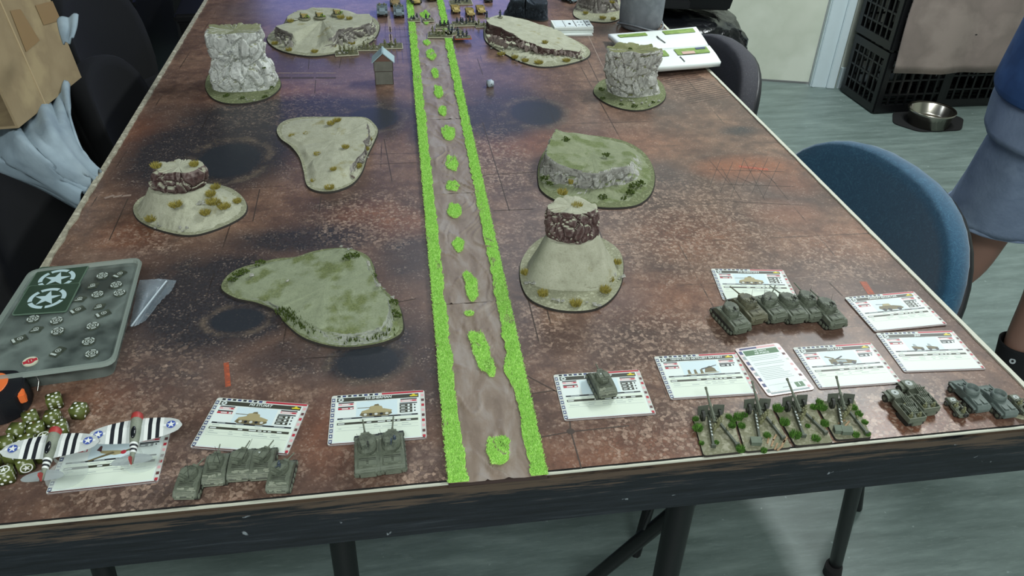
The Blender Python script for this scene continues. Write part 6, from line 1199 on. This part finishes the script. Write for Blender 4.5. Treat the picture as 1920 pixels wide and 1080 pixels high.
def decal(quad, m, nm):
    o = sheet(nm, quad, m, t, B0, sub=4)
def bl(gr, u, v, dz=.0012):                          # point inside a page grid
    r = u * (len(gr) - 1); c_ = v * (len(gr[0]) - 1); i = min(len(gr) - 2, int(r)); j = min(len(gr[0]) - 2, int(c_)); a = r - i; b = c_ - j; P = lambda x, y: Vector(gr[x][y])
    p = P(i, j) * (1 - a) * (1 - b) + P(i + 1, j) * a * (1 - b) + P(i, j + 1) * (1 - a) * b + P(i + 1, j + 1) * a * b; return tuple(p + Vector((0, 0, dz)))
G1 = page_grid((.018, .026, .026)); G2 = page_grid2(); grn = mat('page_green', '7f9c45', .6, var=['6d8c3a', '92ab58'], vscale=60); navy = mat('page_navy', '3d4a66', .6)
def dec(gr, u0, u1, v0, v1, m, nm, dz=.0022): decal([[bl(gr, u0 + (u1 - u0) * a / 3, v0 + (v1 - v0) * b / 3, dz) for b in range(4)] for a in range(4)], m, nm)
dec(G1, .12, .28, .08, .42, grn, 'printed_banner'); dec(G1, .10, .30, .62, .95, grn, 'printed_banner'); dec(G2, .10, .46, .5, .93, grn, 'printed_picture'); dec(G2, .30, .46, .56, .72, mat('page_pink', 'c9a79a', .6), 'printed_picture', .003); dec(G2, .12, .24, .76, .9, navy, 'printed_picture', .003)
dec(G1, .35, .75, .5, .515, inkm, 'column_rule'); dec(G2, .55, .85, .5, .515, inkm, 'column_rule'); dec(G2, .12, .46, .05, .40, grn, 'printed_picture')
# grey drawstring bag standing on the table
g = G(1205, 58); t = thing('grey_bag', 'grey cylindrical cloth bag standing at the far right corner of the table', 'bag', (1.150, 1.475, TZ + .0003))
gb = mat('grey_bag_cloth', '7b8187', .75, var=['6f757b', '858b90'], vscale=20, bump=.3, bscale=60)
mb = MB(); vs = []; fs = []; n = 48; prof = [(.001, 0), (.046, 0), (.053, .004), (.057, .02), (.057, .06), (.058, .10), (.060, .14), (.058, .17), (.045, .185), (.001, .19)]
for r, z in prof:
    for i in range(n):
        a = 2 * pi * i / n; k = 1 + .03 * noise.noise(Vector((cos(a) * 2, sin(a) * 2, z * 30))) + .02 * noise.noise(Vector((cos(a) * 5, sin(a) * 5, z * 60))); vs.append((r * k * cos(a), r * k * sin(a), z))
for j in range(len(prof) - 1):
    for i in range(n): fs.append((j * n + i, j * n + (i + 1) % n, (j + 1) * n + (i + 1) % n, (j + 1) * n + i))
mb.add(vs, fs, 0, True); o = mb.build('bag_body', gb, t); md = o.modifiers.new('s', 'SUBSURF'); md.levels = 1; md.render_levels = 1
mb = MB(); mb.tube([(.058 * cos(a) * 1.03, .058 * sin(a) * 1.03, .012 + .008 * sin(a * 2)) for a in [i * pi / 16 for i in range(33)]], .0022, 6); mb.build('hem', gb, t)

# ---------------------------------------------------------------- chairs
def pad(hw, hh, th, curve=.05, e=2.6, n=40, rings=7):
    mb = MB(); vs = []; fs = []
    def pt(a, k): c_, s_ = cos(a), sin(a); return (hw * k * abs(c_) ** (2 / e) * (1 if c_ >= 0 else -1), hh * k * abs(s_) ** (2 / e) * (1 if s_ >= 0 else -1))
    L = [(k / rings, th * .5) for k in range(rings)] + [(.965, th * .5), (.99, th * .35), (1, 0), (.99, -th * .35), (.965, -th * .5)] + [(k / rings, -th * .5) for k in range(rings - 1, -1, -1)]
    for k, z in L:
        for i in range(n): x, y = pt(2 * pi * i / n, max(k, .001)); vs.append((x, z + curve * ((x / hw) ** 2) * hw, y))
    for j in range(len(L) - 1):
        for i in range(n): fs.append((j * n + i, j * n + (i + 1) % n, (j + 1) * n + (i + 1) % n, (j + 1) * n + i))
    mb.add(vs, fs, 0, True); return mb
def chair(label, loc, rz, fab, shell, frame, zb=.60, hw=.25, hh=.20, tilt=.12, seat=True, ls=.2):
    t = thing('chair', label, 'chair', loc, rz)      # local +y = the way the sitter faces; backrest at y = 0
    o = pad(hw, hh, .045, .22).build('backrest', fab, t, loc=(0, 0, zb)); o.rotation_euler = (-tilt * -1, 0, 0)
    o = pad(hw * 1.0, hh * 1.0, .022, .22).build('back_shell', shell, t, loc=(0, -.022, zb - .012)); o.rotation_euler = (tilt, 0, 0)
    if seat: o = pad(hw * .96, .22, .06, .0).build('seat', fab, t, loc=(0, .27, .455)); o.rotation_euler = (-pi / 2, 0, 0)
    for sd in (-1, 1):
        mb = MB(); mb.tube([(sd * ls * .8, -.03, zb - .05), (sd * ls, -.04, .44), (sd * ls, .0, .42), (sd * ls, .44, .42)], .011, 8); mb.build('side_frame', frame, t)
        mb = MB(); mb.cyl((sd * ls, .42, .42), (sd * ls * 1.1, .46, 0), .011, n=8); mb.build('leg', frame, t); mb = MB(); mb.cyl((sd * ls, .03, .42), (sd * ls * 1.1, -.06, 0), .011, n=8); mb.build('leg', frame, t)
    return t
q = NT('blue_patterned_fabric'); co = q.n('TexCoord').outputs['Object']; wv = q.n('TexNoise', {0: co, 'Scale': 26.0, 'Detail': 3.0, 'Distortion': 6.0}).outputs[0]; n2 = q.n('TexNoise', {0: co, 'Scale': 500.0}).outputs[0]
c0 = q.mix(q.ramp(wv, [(.46, 0.0), (.50, .55), (.54, 0.0)]), srgb('22506c'), srgb('437690')); q.out('Base Color', q.mix(q.ramp(n2, [(.4, .25), (.6, 0.0)]), c0, srgb('132f47'))); q.b.inputs['Roughness'].default_value = .9; q.b.inputs['Sheen Weight'].default_value = .3; bluefab = q.m
shellm = mat('black_plastic_shell', '17191c', .45); charf = mat('charcoal_fabric', '3b3b40', .92, var=['34343a', '434348'], vscale=300); blackf = mat('black_fabric', '040507', .95, var=['06070a'], vscale=200)
chair('blue patterned fabric chair with black shell, tucked in at the right of the table', (1.372, .605, 0), pi / 2 + .10, bluefab, shellm, blackm, zb=.560, hw=.262, hh=.205, ls=.13)
chair('charcoal grey fabric chair under the rulebook corner, right side of the table', (1.325, 1.30, 0), pi / 2 + .02, charf, shellm, blackm, zb=.565, hw=.235, hh=.195)
chair('black chair draped with the pale blue cloth, left side of the table', (-.20, .84, 0), -pi / 2, blackf, blackf, blackm, zb=.545, hw=.25, hh=.20)
chair('black chair behind the draped one, left side of the table', (-.17, 1.32, 0), -pi / 2 + .06, blackf, blackf, blackm, zb=.54, hw=.215, hh=.20)
chair('black chair farthest along the left side of the table', (-.33, 1.80, 0), -pi / 2 - .05, blackf, blackf, blackm, zb=.56, hw=.26, hh=.23)
# cloth over the chair
cl = mat('pale_blue_cloth', '8fa1ac', .9, var=['8495a0', '9aabb5'], vscale=12, bump=.3, bscale=300)
t = thing('cloth', 'pale grey-blue cloth draped over the black chair down to the table edge', 'cloth', (-.1, .8, .76))
def cz(px, py, z): return tuple(G(px, py, z - TZ))
gr = [[cz(128, 160, .845), cz(134, 215, .82), cz(150, 270, .795), cz(168, 302, .77), cz(188, 325, .752)], [cz(95, 185, .835), cz(105, 245, .83), cz(128, 290, .80), cz(152, 320, .775), cz(176, 338, .75)],
      [cz(40, 215, .825), cz(60, 265, .825), cz(95, 305, .80), cz(128, 335, .77), cz(164, 355, .745)], [cz(-20, 240, .80), cz(10, 285, .80), cz(50, 315, .78), cz(100, 345, .76), cz(150, 378, .735)], [cz(-80, 262, .77), cz(-30, 302, .77), cz(20, 326, .755), cz(80, 352, .735), cz(143, 388, .70)]]
sheet('draped_cloth', gr, cl, t, (-.1, .8, .76), th=.004, sub=10, fold=lambda u, v: Vector((0, 0, 1)) * (.007 * sin(u * 21 + 2.2 * sin(v * 3)) * (1 - .3 * v) + .004 * sin(u * 43 + v * 5)))
gr = [[cz(110, 40, .985), cz(128, 32, .99), cz(146, 31, .99)], [cz(114, 60, .975), cz(130, 54, .98), cz(143, 52, .98)], [cz(122, 84, .96), cz(130, 80, .965), cz(137, 74, .97)]]
# cardboard box on a black storage bin
cb = mat('cardboard', '9a8869', .85, var=['907e60', 'a4926f'], vscale=14); tape = mat('brown_parcel_tape', '8f7450', .4); cbi = mat('cardboard_inside_shaded', '4b4034', .9)  # inner end panel: same cardboard, with the box's inside shade put into the colour
P0 = G(35, 240, .09); P1 = G(153, 145, .09); d = P1 - P0; L = d.length; rz = math.atan2(-d.x, d.y)
t = thing('cardboard_box', 'open brown cardboard box with parcel tape, standing on the draped chair at the left', 'box', P0, rz, ry=-.10)
Wb, Hb = .30, .34
mb = MB(); mb.box((-.002, L / 2, Hb / 2), (.004, L, Hb)); sidep = mb.build('side_panel', cb, t); mb = MB(); mb.box((-Wb + .002, L / 2, Hb / 2), (.004, L, Hb)); mb.build('side_panel', cb, t); mb = MB(); mb.box((-Wb / 2, L / 2, .002), (Wb - .008, L, .004)); mb.build('bottom_panel', cb, t)
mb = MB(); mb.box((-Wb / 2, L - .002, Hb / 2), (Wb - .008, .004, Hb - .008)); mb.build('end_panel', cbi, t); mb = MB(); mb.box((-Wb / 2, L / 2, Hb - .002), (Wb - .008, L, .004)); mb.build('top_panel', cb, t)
mb = MB(); mb.box((.0003, L * .40, Hb / 2), (.0012, .0025, Hb)); mb.build('crease', mat('cardboard_crease', 'b29e7c', .85), t)
Mi = (Matrix.Translation(P0) @ Matrix.Rotation(rz, 4, 'Z') @ Matrix.Rotation(-.10, 4, 'Y')).inverted()
def onface(px, py):
    o = Mi @ CAMP; r = Mi.to_3x3() @ ray(px, py); k = (.0008 - o.x) / r.x; p = o + r * k; return (p.x, p.y, p.z)
for Pq in ([(19, 20), (38, 17), (74, 76), (49, 97)], [(66, 10), (98, 2), (114, 38), (82, 47)]):
    mb = MB(); vs = [onface(*p) for p in Pq]; mb.add(vs + [(x + .0004, y, z) for x, y, z in vs], [(3, 2, 1, 0), (4, 5, 6, 7), (0, 1, 5, 4), (1, 2, 6, 5), (2, 3, 7, 6), (3, 0, 4, 7)]); mb.build('tape_strip', tape, t)
gr_o = Vector((-.1, .8, .76)); tt = [o for o in C.objects if o.name == 'cloth'][0]; sheet('cloth_end', gr, cl, tt, gr_o, th=.003, sub=6, fold=lambda u, v: Vector((0, 0, .003 * sin(v * 9))))
def bin_(label, loc, size, rz=0, name='storage_bin', m=None):
    t = thing(name, label, 'container', loc, rz); x, y, z = size; m = m or mat('black_plastic', '0b0c0f', .4)
    mb = MB(); mb.box((0, 0, z / 2 - .01), (x * .94, y * .94, z - .02), taper=1.04); mb.build('tub', m, t, bevel=.006); mb = MB(); mb.box((0, 0, z - .015), (x, y, .03)); mb.build('lid', m, t, bevel=.008)
    for sd in (-1, 1): mb = MB(); mb.box((0, sd * y * .505, z - .05), (x * .3, .02, .03)); mb.build('handle', m, t, bevel=.004)
    return t
bin_('tall black storage bin behind the draped chair, under the cardboard box', (-.44, .98, 0), (.34, .46, .81))
bin_('black storage case on the floor beyond the left side chairs', (-.85, 2.62, 0), (1.0, .7, .62), .05, 'storage_case')
bin_('low black case between left chairs and far wall, added to cover lit floor', (.30, 2.50, 0), (1.0, .7, .62), .06, 'storage_case')  # added black case, hides the lit floor so this corner stays dark
def bag(label, loc, size, seed, m, name='plastic_bag', rz=0, cre=.05):
    t = thing(name, label, 'bag', loc, rz); mb = MB(); vs = []; fs = []; nu, nv = 56, 30
    for j in range(nv + 1):
        ph = -pi / 2 + pi * j / nv
        for i in range(nu):
            th = 2 * pi * i / nu; cx_, cy_, cz_ = cos(ph) * cos(th), cos(ph) * sin(th), sin(ph); f = lambda v: abs(v) ** .62 * (1 if v > 0 else -1)
            p = Vector((f(cx_), f(cy_), f(cz_))); k = 1 + cre * 1.6 * noise.noise(p * 1.6 + Vector((seed, 0, 0))) + cre * (1 - abs(noise.noise(Vector((p.x * 3, p.y * 3, p.z * 7 + seed))) * 2)) + cre * .5 * noise.noise(p * 9)
            vs.append((p.x * size[0] / 2 * k, p.y * size[1] / 2 * k, max(0, size[2] / 2 + p.z * size[2] / 2 * k)))
    for j in range(nv):
        for i in range(nu): fs.append((j * nu + i, j * nu + (i + 1) % nu, (j + 1) * nu + (i + 1) % nu, (j + 1) * nu + i))
    mb.add(vs, fs, 0, True); mb.build('bag_body', m, t); mb = MB(); mb.cyl((0, 0, size[2] * .95), (0, 0, size[2] * 1.08), .02, .035, 10); mb.build('tied_neck', m, t); return t
glossb = mat('black_bin_bag', '0a0c0f', .22, bump=.5, bscale=14)
bag('glossy black plastic bag crumpled on the case at the left', (-.60, 2.50, .622), (.55, .42, .16), 3, glossb)
bin_('black storage tote under the glossy bin bag, beyond the charcoal chair', (1.52, 2.40, 0), (.50, .45, .34), -.2, 'storage_tote')
bag('glossy black bin bag piled beyond the charcoal chair, before the cream door', (1.53, 2.37, .342), (.56, .44, .20), 7, glossb, rz=-.2, cre=.07)
bin_('flat black tray on top of the bin bag by the cream door', (1.54, 2.42, .572), (.46, .34, .07), -.2, 'black_tray')
# ---------------------------------------------------------------- milk crates, towel, bowl
crm2 = mat('black_crate_plastic', '0a0b0d', .4)
def crate(label, loc, rz, W_=.33, D_=.28, H_=.28):
    t = thing('milk_crate', label, 'crate', loc, rz, 'black milk crates')
    for nm, L, c, r in (('side_lattice', W_, (0, -D_ / 2), 0), ('side_lattice', W_, (0, D_ / 2), pi), ('side_lattice', D_, (W_ / 2, 0), pi / 2), ('side_lattice', D_, (-W_ / 2, 0), -pi / 2)):
        mb = MB()
        for z in (.012, H_ - .03): mb.box((0, 0, z + .01), (L, .012, .034))
        for z in (.085, .15, .21): mb.box((0, 0, z), (L - .02, .008, .008))
        n_ = int(L / .042)
        for i in range(n_ + 1): mb.box((-L / 2 + .014 + (L - .028) * i / n_, 0, H_ / 2), (.010 if 0 < i < n_ else .026, .010, H_ - .02))
        o = mb.build(nm, crm2, t); o.location = (c[0], c[1], .002); o.rotation_euler = (0, 0, r)
    mb = MB()
    for i in range(7): mb.box((0, -D_ / 2 + .02 + i * (D_ - .04) / 6, .008), (W_ - .02, .008, .008))
    mb.build('base_grid', crm2, t); return t
ca = math.atan2(2.575 - 2.575, 1); cx0, cy0 = 2.644 + .165, 2.575 + .135
crate('black milk crate at the bottom of the stack by the door frame', (cx0, cy0, 0), .03)
crate('black milk crate stacked second, partly behind the towel', (cx0 - .005, cy0, .284), .03)
crate('black milk crate at the top of the stack, behind the towel', (cx0, cy0, .568), .03)
crate('black milk crate on the floor beneath the towel, behind the steel bowl', (cx0 + .352, cy0 + .04, 0), .0)
crate('black milk crate over the right floor crate, behind the towel', (cx0 + .352, cy0 + .04, .284), .0)
bin_('black low case on the floor behind the person, right of the crates', (cx0 + .87, cy0 + .07, 0), (.6, .30, .3), 0, 'storage_case')
tw = mat('mauve_grey_towel', '8a7d76', .97, var=['80746d', '94877f'], vscale=6, bump=.9, bscale=420)
t = thing('towel', 'mauve grey towel hanging over the black crates, with a small dark hole', 'towel', (2.95, 2.5, .5)); gr = []
for z in (.62, .61, .50, .38, .27, .20):
    row = []
    for k in range(9):
        s = k / 8; x = 2.675 + s * .86; y = 2.535 + .012 * sin(s * 19 + z * 3) * (1 - (z > .6)) + (.10 if z == .62 else 0) ; zz_ = z - .004 * sin(s * 6) + (.265 if z > .3 else .265 * (z - .2) / .1 if z > .2 else 0) * 1.0
        row.append((x + (.015 * sin(z * 17) if k == 0 else 0), y, zz_ + s * -.01))
    gr.append(row)
sheet('towel_cloth', gr, tw, t, (2.95, 2.5, .5), th=.006, sub=5)
g_ = PX(1828, 64, 1, 2.53); mb = MB(); mb.add([(.006 * cos(a), -.001, .003 * sin(a)) for a in [i * pi / 5 for i in range(10)]], [tuple(range(10))]); o = mb.build('dark_hole', mat('hole_dark', '120f0e', .9), t); o.location = (g_.x - 2.95, 2.522 - 2.5, g_.z - .5)
steel = mat('stainless_steel', 'b3aea2', .22, 1)
t = thing('steel_bowl', 'shiny stainless steel pet bowl on the floor before the crates', 'bowl', (2.835, 2.43, .006)); mb = MB(); mb.lathe([(.001, .012), (.072, .012), (.082, .018), (.089, .060), (.098, .064), (.100, .061), (.092, .056), (.086, .0), (.001, .0)], 40); mb.build('basin', steel, t); mb = MB(); mb.lathe([(.0975, .062), (.101, .065), (.099, .068), (.094, .064)], 40); mb.build('rolled_rim', steel, t)
t = thing('bowl_mat', 'black rubber mat with pointed ends under the steel bowl', 'mat', (2.85, 2.47, .0)); mb = MB(); mb.prism(rpoly([(-.17, -.02), (-.10, -.12), (.10, -.12), (.19, .0), (.12, .10), (-.10, .10)], .03), 0.0005, .005); mb.build('rubber_sheet', mat('black_rubber', '0a0a0b', .8), t)
# ---------------------------------------------------------------- the person at the right edge
def J(px, py, z): p = G(px, py, z - TZ); return Vector(p)
anR = J(1890, 700, .08); knR = J(1978, 462, .42); hipc = J(2012, 195, .76); anL = J(1695, 600, .08); knL = J(1856, 425, .42)
face = Vector((-.75, .66, 0)).normalized(); side = Vector((face.y, -face.x, 0))
hR = hipc + side * -.075; hL = hipc + side * .075
if (hR - knR).length > (hL - knR).length: hR, hL = hL, hR
chest = hipc + Vector((-.0, .0, .38)); neck = chest + Vector((-.01, .01, .16)); headc = neck + Vector((-.02, .02, .13))
def skin(name, chains, m, parent, sub=2):
    vs = []; es = []; rs_ = []; key = {}
    for ch in chains:
        prev = None
        for p, r in ch:
            k = tuple(round(c_, 4) for c_ in p)
            if k not in key: key[k] = len(vs); vs.append(tuple(p)); rs_.append(r)
            if prev is not None: es.append((prev, key[k]))
            prev = key[k]
    me = bpy.data.meshes.new(name); me.from_pydata(vs, es, []); o = bpy.data.objects.new(name, me); C.objects.link(o); me.materials.append(m)
    o.modifiers.new('sk', 'SKIN').use_smooth_shade = True
    for i, r in enumerate(rs_): me.skin_vertices[0].data[i].radius = (r, r); me.skin_vertices[0].data[i].use_root = (i == 0)
    s = o.modifiers.new('ss', 'SUBSURF'); s.levels = sub; s.render_levels = sub
    if parent: o.parent = parent
    return o
skm = NT('skin_tone'); skm.b.inputs['Base Color'].default_value = srgb('8a6a5c'); skm.b.inputs['Roughness'].default_value = .6; skm.b.inputs['Subsurface Weight'].default_value = .1; skm.b.inputs['Subsurface Radius'].default_value = (.01, .004, .002); skm = skm.m
P = thing('person', 'person in a blue shirt, faded blue-grey shorts and black socks, at the right edge', 'person', (0, 0, 0))
toe = lambda a: a + face * .15 + Vector((0, 0, -.035))
shL, shR = chest + side * .16 + Vector((0, 0, .10)), chest - side * .16 + Vector((0, 0, .10))
elL, elR = shL + side * .03 + face * .13 + Vector((0, 0, -.20)), shR - side * .03 + face * .13 + Vector((0, 0, -.20)); wrL, wrR = elL + face * .14 - side * .05 + Vector((0, 0, .13)), elR + face * .14 + side * .05 + Vector((0, 0, .13))
def midp(a, b, t_): return a.lerp(b, t_)
calfR = midp(knR, anR, .32) - face * .02; calfL = midp(knL, anL, .32) - face * .02
body = [[(hipc, .13), (hipc.lerp(chest, .5), .12), (chest, .13), (chest + Vector((0, 0, .11)), .09), (neck, .048), (headc - Vector((0, 0, .05)), .06), (headc, .085), (headc + Vector((0, 0, .06)), .075)],
        [(hipc, .13), (hR, .09), (midp(hR, knR, .5), .075), (knR, .050), (calfR, .052), (midp(knR, anR, .7), .037), (anR, .031), (toe(anR), .03)], [(hipc, .13), (hL, .09), (midp(hL, knL, .5), .075), (knL, .054), (calfL, .056), (midp(knL, anL, .7), .040), (anL, .034), (toe(anL), .03)],
        [(chest + Vector((0, 0, .11)), .09), (shL, .055), (elL, .038), (wrL, .026)], [(chest + Vector((0, 0, .11)), .09), (shR, .055), (elR, .038), (wrR, .026)]]
skin('body', body, skm, P)
for w_, sg in ((wrL, 1), (wrR, -1)):                 # hands: palm, four fingers, thumb
    dn = (face * .75 + Vector((0, 0, .6))).normalized(); ch = [[(w_, .024), (w_ + dn * .045, .026), (w_ + dn * .075, .024)]]
    skin('palm', ch, skm, P)
    for k, l in enumerate((.052, .060, .056, .044)):
        b0 = w_ + dn * .075 + face * (.027 - .018 * k); skin('finger', [[(b0 - dn * .012, .0085), (b0 + dn * l * .45, .008), (b0 + dn * l * .8 + side * -sg * .006, .0075), (b0 + dn * l + side * -sg * .014, .006)]], skm, P, 1)
    b0 = w_ + dn * .03 + face * .022; skin('thumb', [[(b0, .010), (b0 + dn * .025 + face * .018, .0095), (b0 + dn * .05 + face * .024, .008)]], skm, P, 1)
mb = MB(); mb.ball(headc + Vector((0, 0, .035)) - face * .012, .098, nu=20, nv=12, sc_=(1, 1, 1.02)); o = mb.build('hair', mat('brown_hair', '2a211b', .8, bump=.6, bscale=90), P)
o.data.transform(Matrix.Identity(4)); bm = bmesh.new(); bm.from_mesh(o.data); bmesh.ops.delete(bm, geom=[v_ for v_ in bm.verts if (v_.co - headc).dot(face) > .035 and v_.co.z < headc.z + .075 or v_.co.z < headc.z - .04], context='VERTS'); bm.to_mesh(o.data); bm.free()
eyew = mat('eye_white', 'd9d9d2', .3); dark_ = mat('eye_dark', '1a1512', .3); lipm = mat('lips', '8c5a50', .6)
for sg in (-1, 1):
    e = headc + face * .088 + side * sg * .032; mb = MB(); mb.ball(e, .012); ey = mb.build('eye', eyew, P); mb = MB(); mb.ball(e + face * .009, .0055); mb.build('iris', dark_, ey); mb = MB(); mb.ball(headc + side * sg * .092, .02, sc_=(.6, .6, 1.5)); mb.build('ear', skm, P)
mb = MB(); a = headc + face * .095; mb.cyl(a + Vector((0, 0, .01)), a + face * .018 - Vector((0, 0, .028)), .008, .014, 8); mb.build('nose', skm, P); mb = MB(); mb.box(headc + face * .084 - Vector((0, 0, .052)), (.045, .02, .010), rz=math.atan2(side.y, side.x)); mb.build('mouth', lipm, P, bevel=.003)
def garment(name, path, m, th=.004, n=40, seed=0, fold=.02, close0=False):
    mb = MB(); vs = []; fs = []; R_ = []; K = 6
    for (p, rx_, ry_), (p2, rx2, ry2) in zip(path, path[1:]):
        for k in range(K): s = k / K; R_.append((p.lerp(p2, s), rx_ + (rx2 - rx_) * s, ry_ + (ry2 - ry_) * s))
    R_.append(path[-1])
    for j, (p, a, b) in enumerate(R_):
        for i in range(n):
            th_ = 2 * pi * i / n; k = 1 + fold * noise.noise(Vector((cos(th_) * 2.5, sin(th_) * 2.5, j * .12 + seed))) * 2 + fold * .6 * sin(th_ * 5 + seed + j * .15)
            vs.append(tuple(p + side * a * k * cos(th_) + face * b * k * sin(th_)))
    for j in range(len(R_) - 1):
        for i in range(n): fs.append((j * n + i, j * n + (i + 1) % n, (j + 1) * n + (i + 1) % n, (j + 1) * n + i))
    mb.add(vs, fs, 0, True); o = mb.build(name, m, P); md = o.modifiers.new('s', 'SOLIDIFY'); md.thickness = th; return o
shm = mat('faded_blue_shorts', '8090a8', .92, var=['74849c', '8c9cb4'], vscale=10, bump=.4, bscale=120); srt = mat('blue_shirt', '31558a', .92, var=['2b4c7e', '3a5f96'], vscale=10)
up = Vector((0, 0, 1))
garment('shorts', [(hipc + up * .13, .15, .125), (hipc, .175, .145), (hipc - up * .07, .178, .145)], shm, fold=.02)
for h_, k_ in ((hR, knR), (hL, knL)):
    e = h_.lerp(k_, .90); garment('shorts_leg', [(h_ + up * .02, .10, .115), (h_.lerp(k_, .3), .104, .115), (h_.lerp(k_, .6), .106, .112), (e, .110, .112)], shm, seed=h_.x * 30, fold=.025); garment('shorts_hem', [(e + up * .02, .112, .114), (e - up * .003, .113, .115)], shm, fold=.012)
garment('shirt', [(hipc + up * .015, .185, .155), (hipc + up * .03, .19, .16), (hipc.lerp(chest, .5), .175, .145), (chest, .185, .15), (chest + up * .11, .17, .12), (chest + up * .155, .07, .07)], srt, seed=4, fold=.012)
for s_, e_ in ((shL, elL), (shR, elR)): garment('sleeve', [(s_ + up * .045, .05, .06), (s_ - up * .02, .075, .075), (s_.lerp(e_, .75), .07, .07)], srt, fold=.02)
sockm = mat('black_sock', '0d0f13', .9)
for a, k_ in ((anR, knR), (anL, knL)):
    garment('sock', [(a.lerp(k_, .26), .043, .043), (a.lerp(k_, .12), .037, .039), (a - up * .03, .038, .044)], sockm, fold=.008, th=.003)
    mb = MB(); c0 = a + face * .055; rzf = math.atan2(-face.x, face.y); mb.box((c0.x, c0.y, .045), (.092, .26, .075), rz=rzf, taper=.82); sh = mb.build('shoe', mat('black_shoe', '101114', .6), P, bevel=.018); mb = MB(); mb.box((c0.x, c0.y, .011), (.098, .27, .02), rz=rzf); mb.build('sole', mat('shoe_sole', '3a3b3d', .7), sh, bevel=.006)
logow = mat('sock_logo', 'aab2b4', .7)
v = (CAMP - anR).normalized(); e = anR.lerp(knR, .10) + v * .049; mb = MB(); u_ = v.cross(up).normalized(); w2_ = u_.cross(v)
for i in range(14):
    a0, a1 = 2 * pi * i / 14, 2 * pi * (i + 1) / 14; mb.add([tuple(e + (u_ * cos(a0) + w2_ * sin(a0)) * .007), tuple(e + (u_ * cos(a1) + w2_ * sin(a1)) * .007), tuple(e + (u_ * cos(a1) + w2_ * sin(a1)) * .003), tuple(e + (u_ * cos(a0) + w2_ * sin(a0)) * .003)], [(0, 1, 2, 3)])
mb.build('sock_emblem', logow, P)
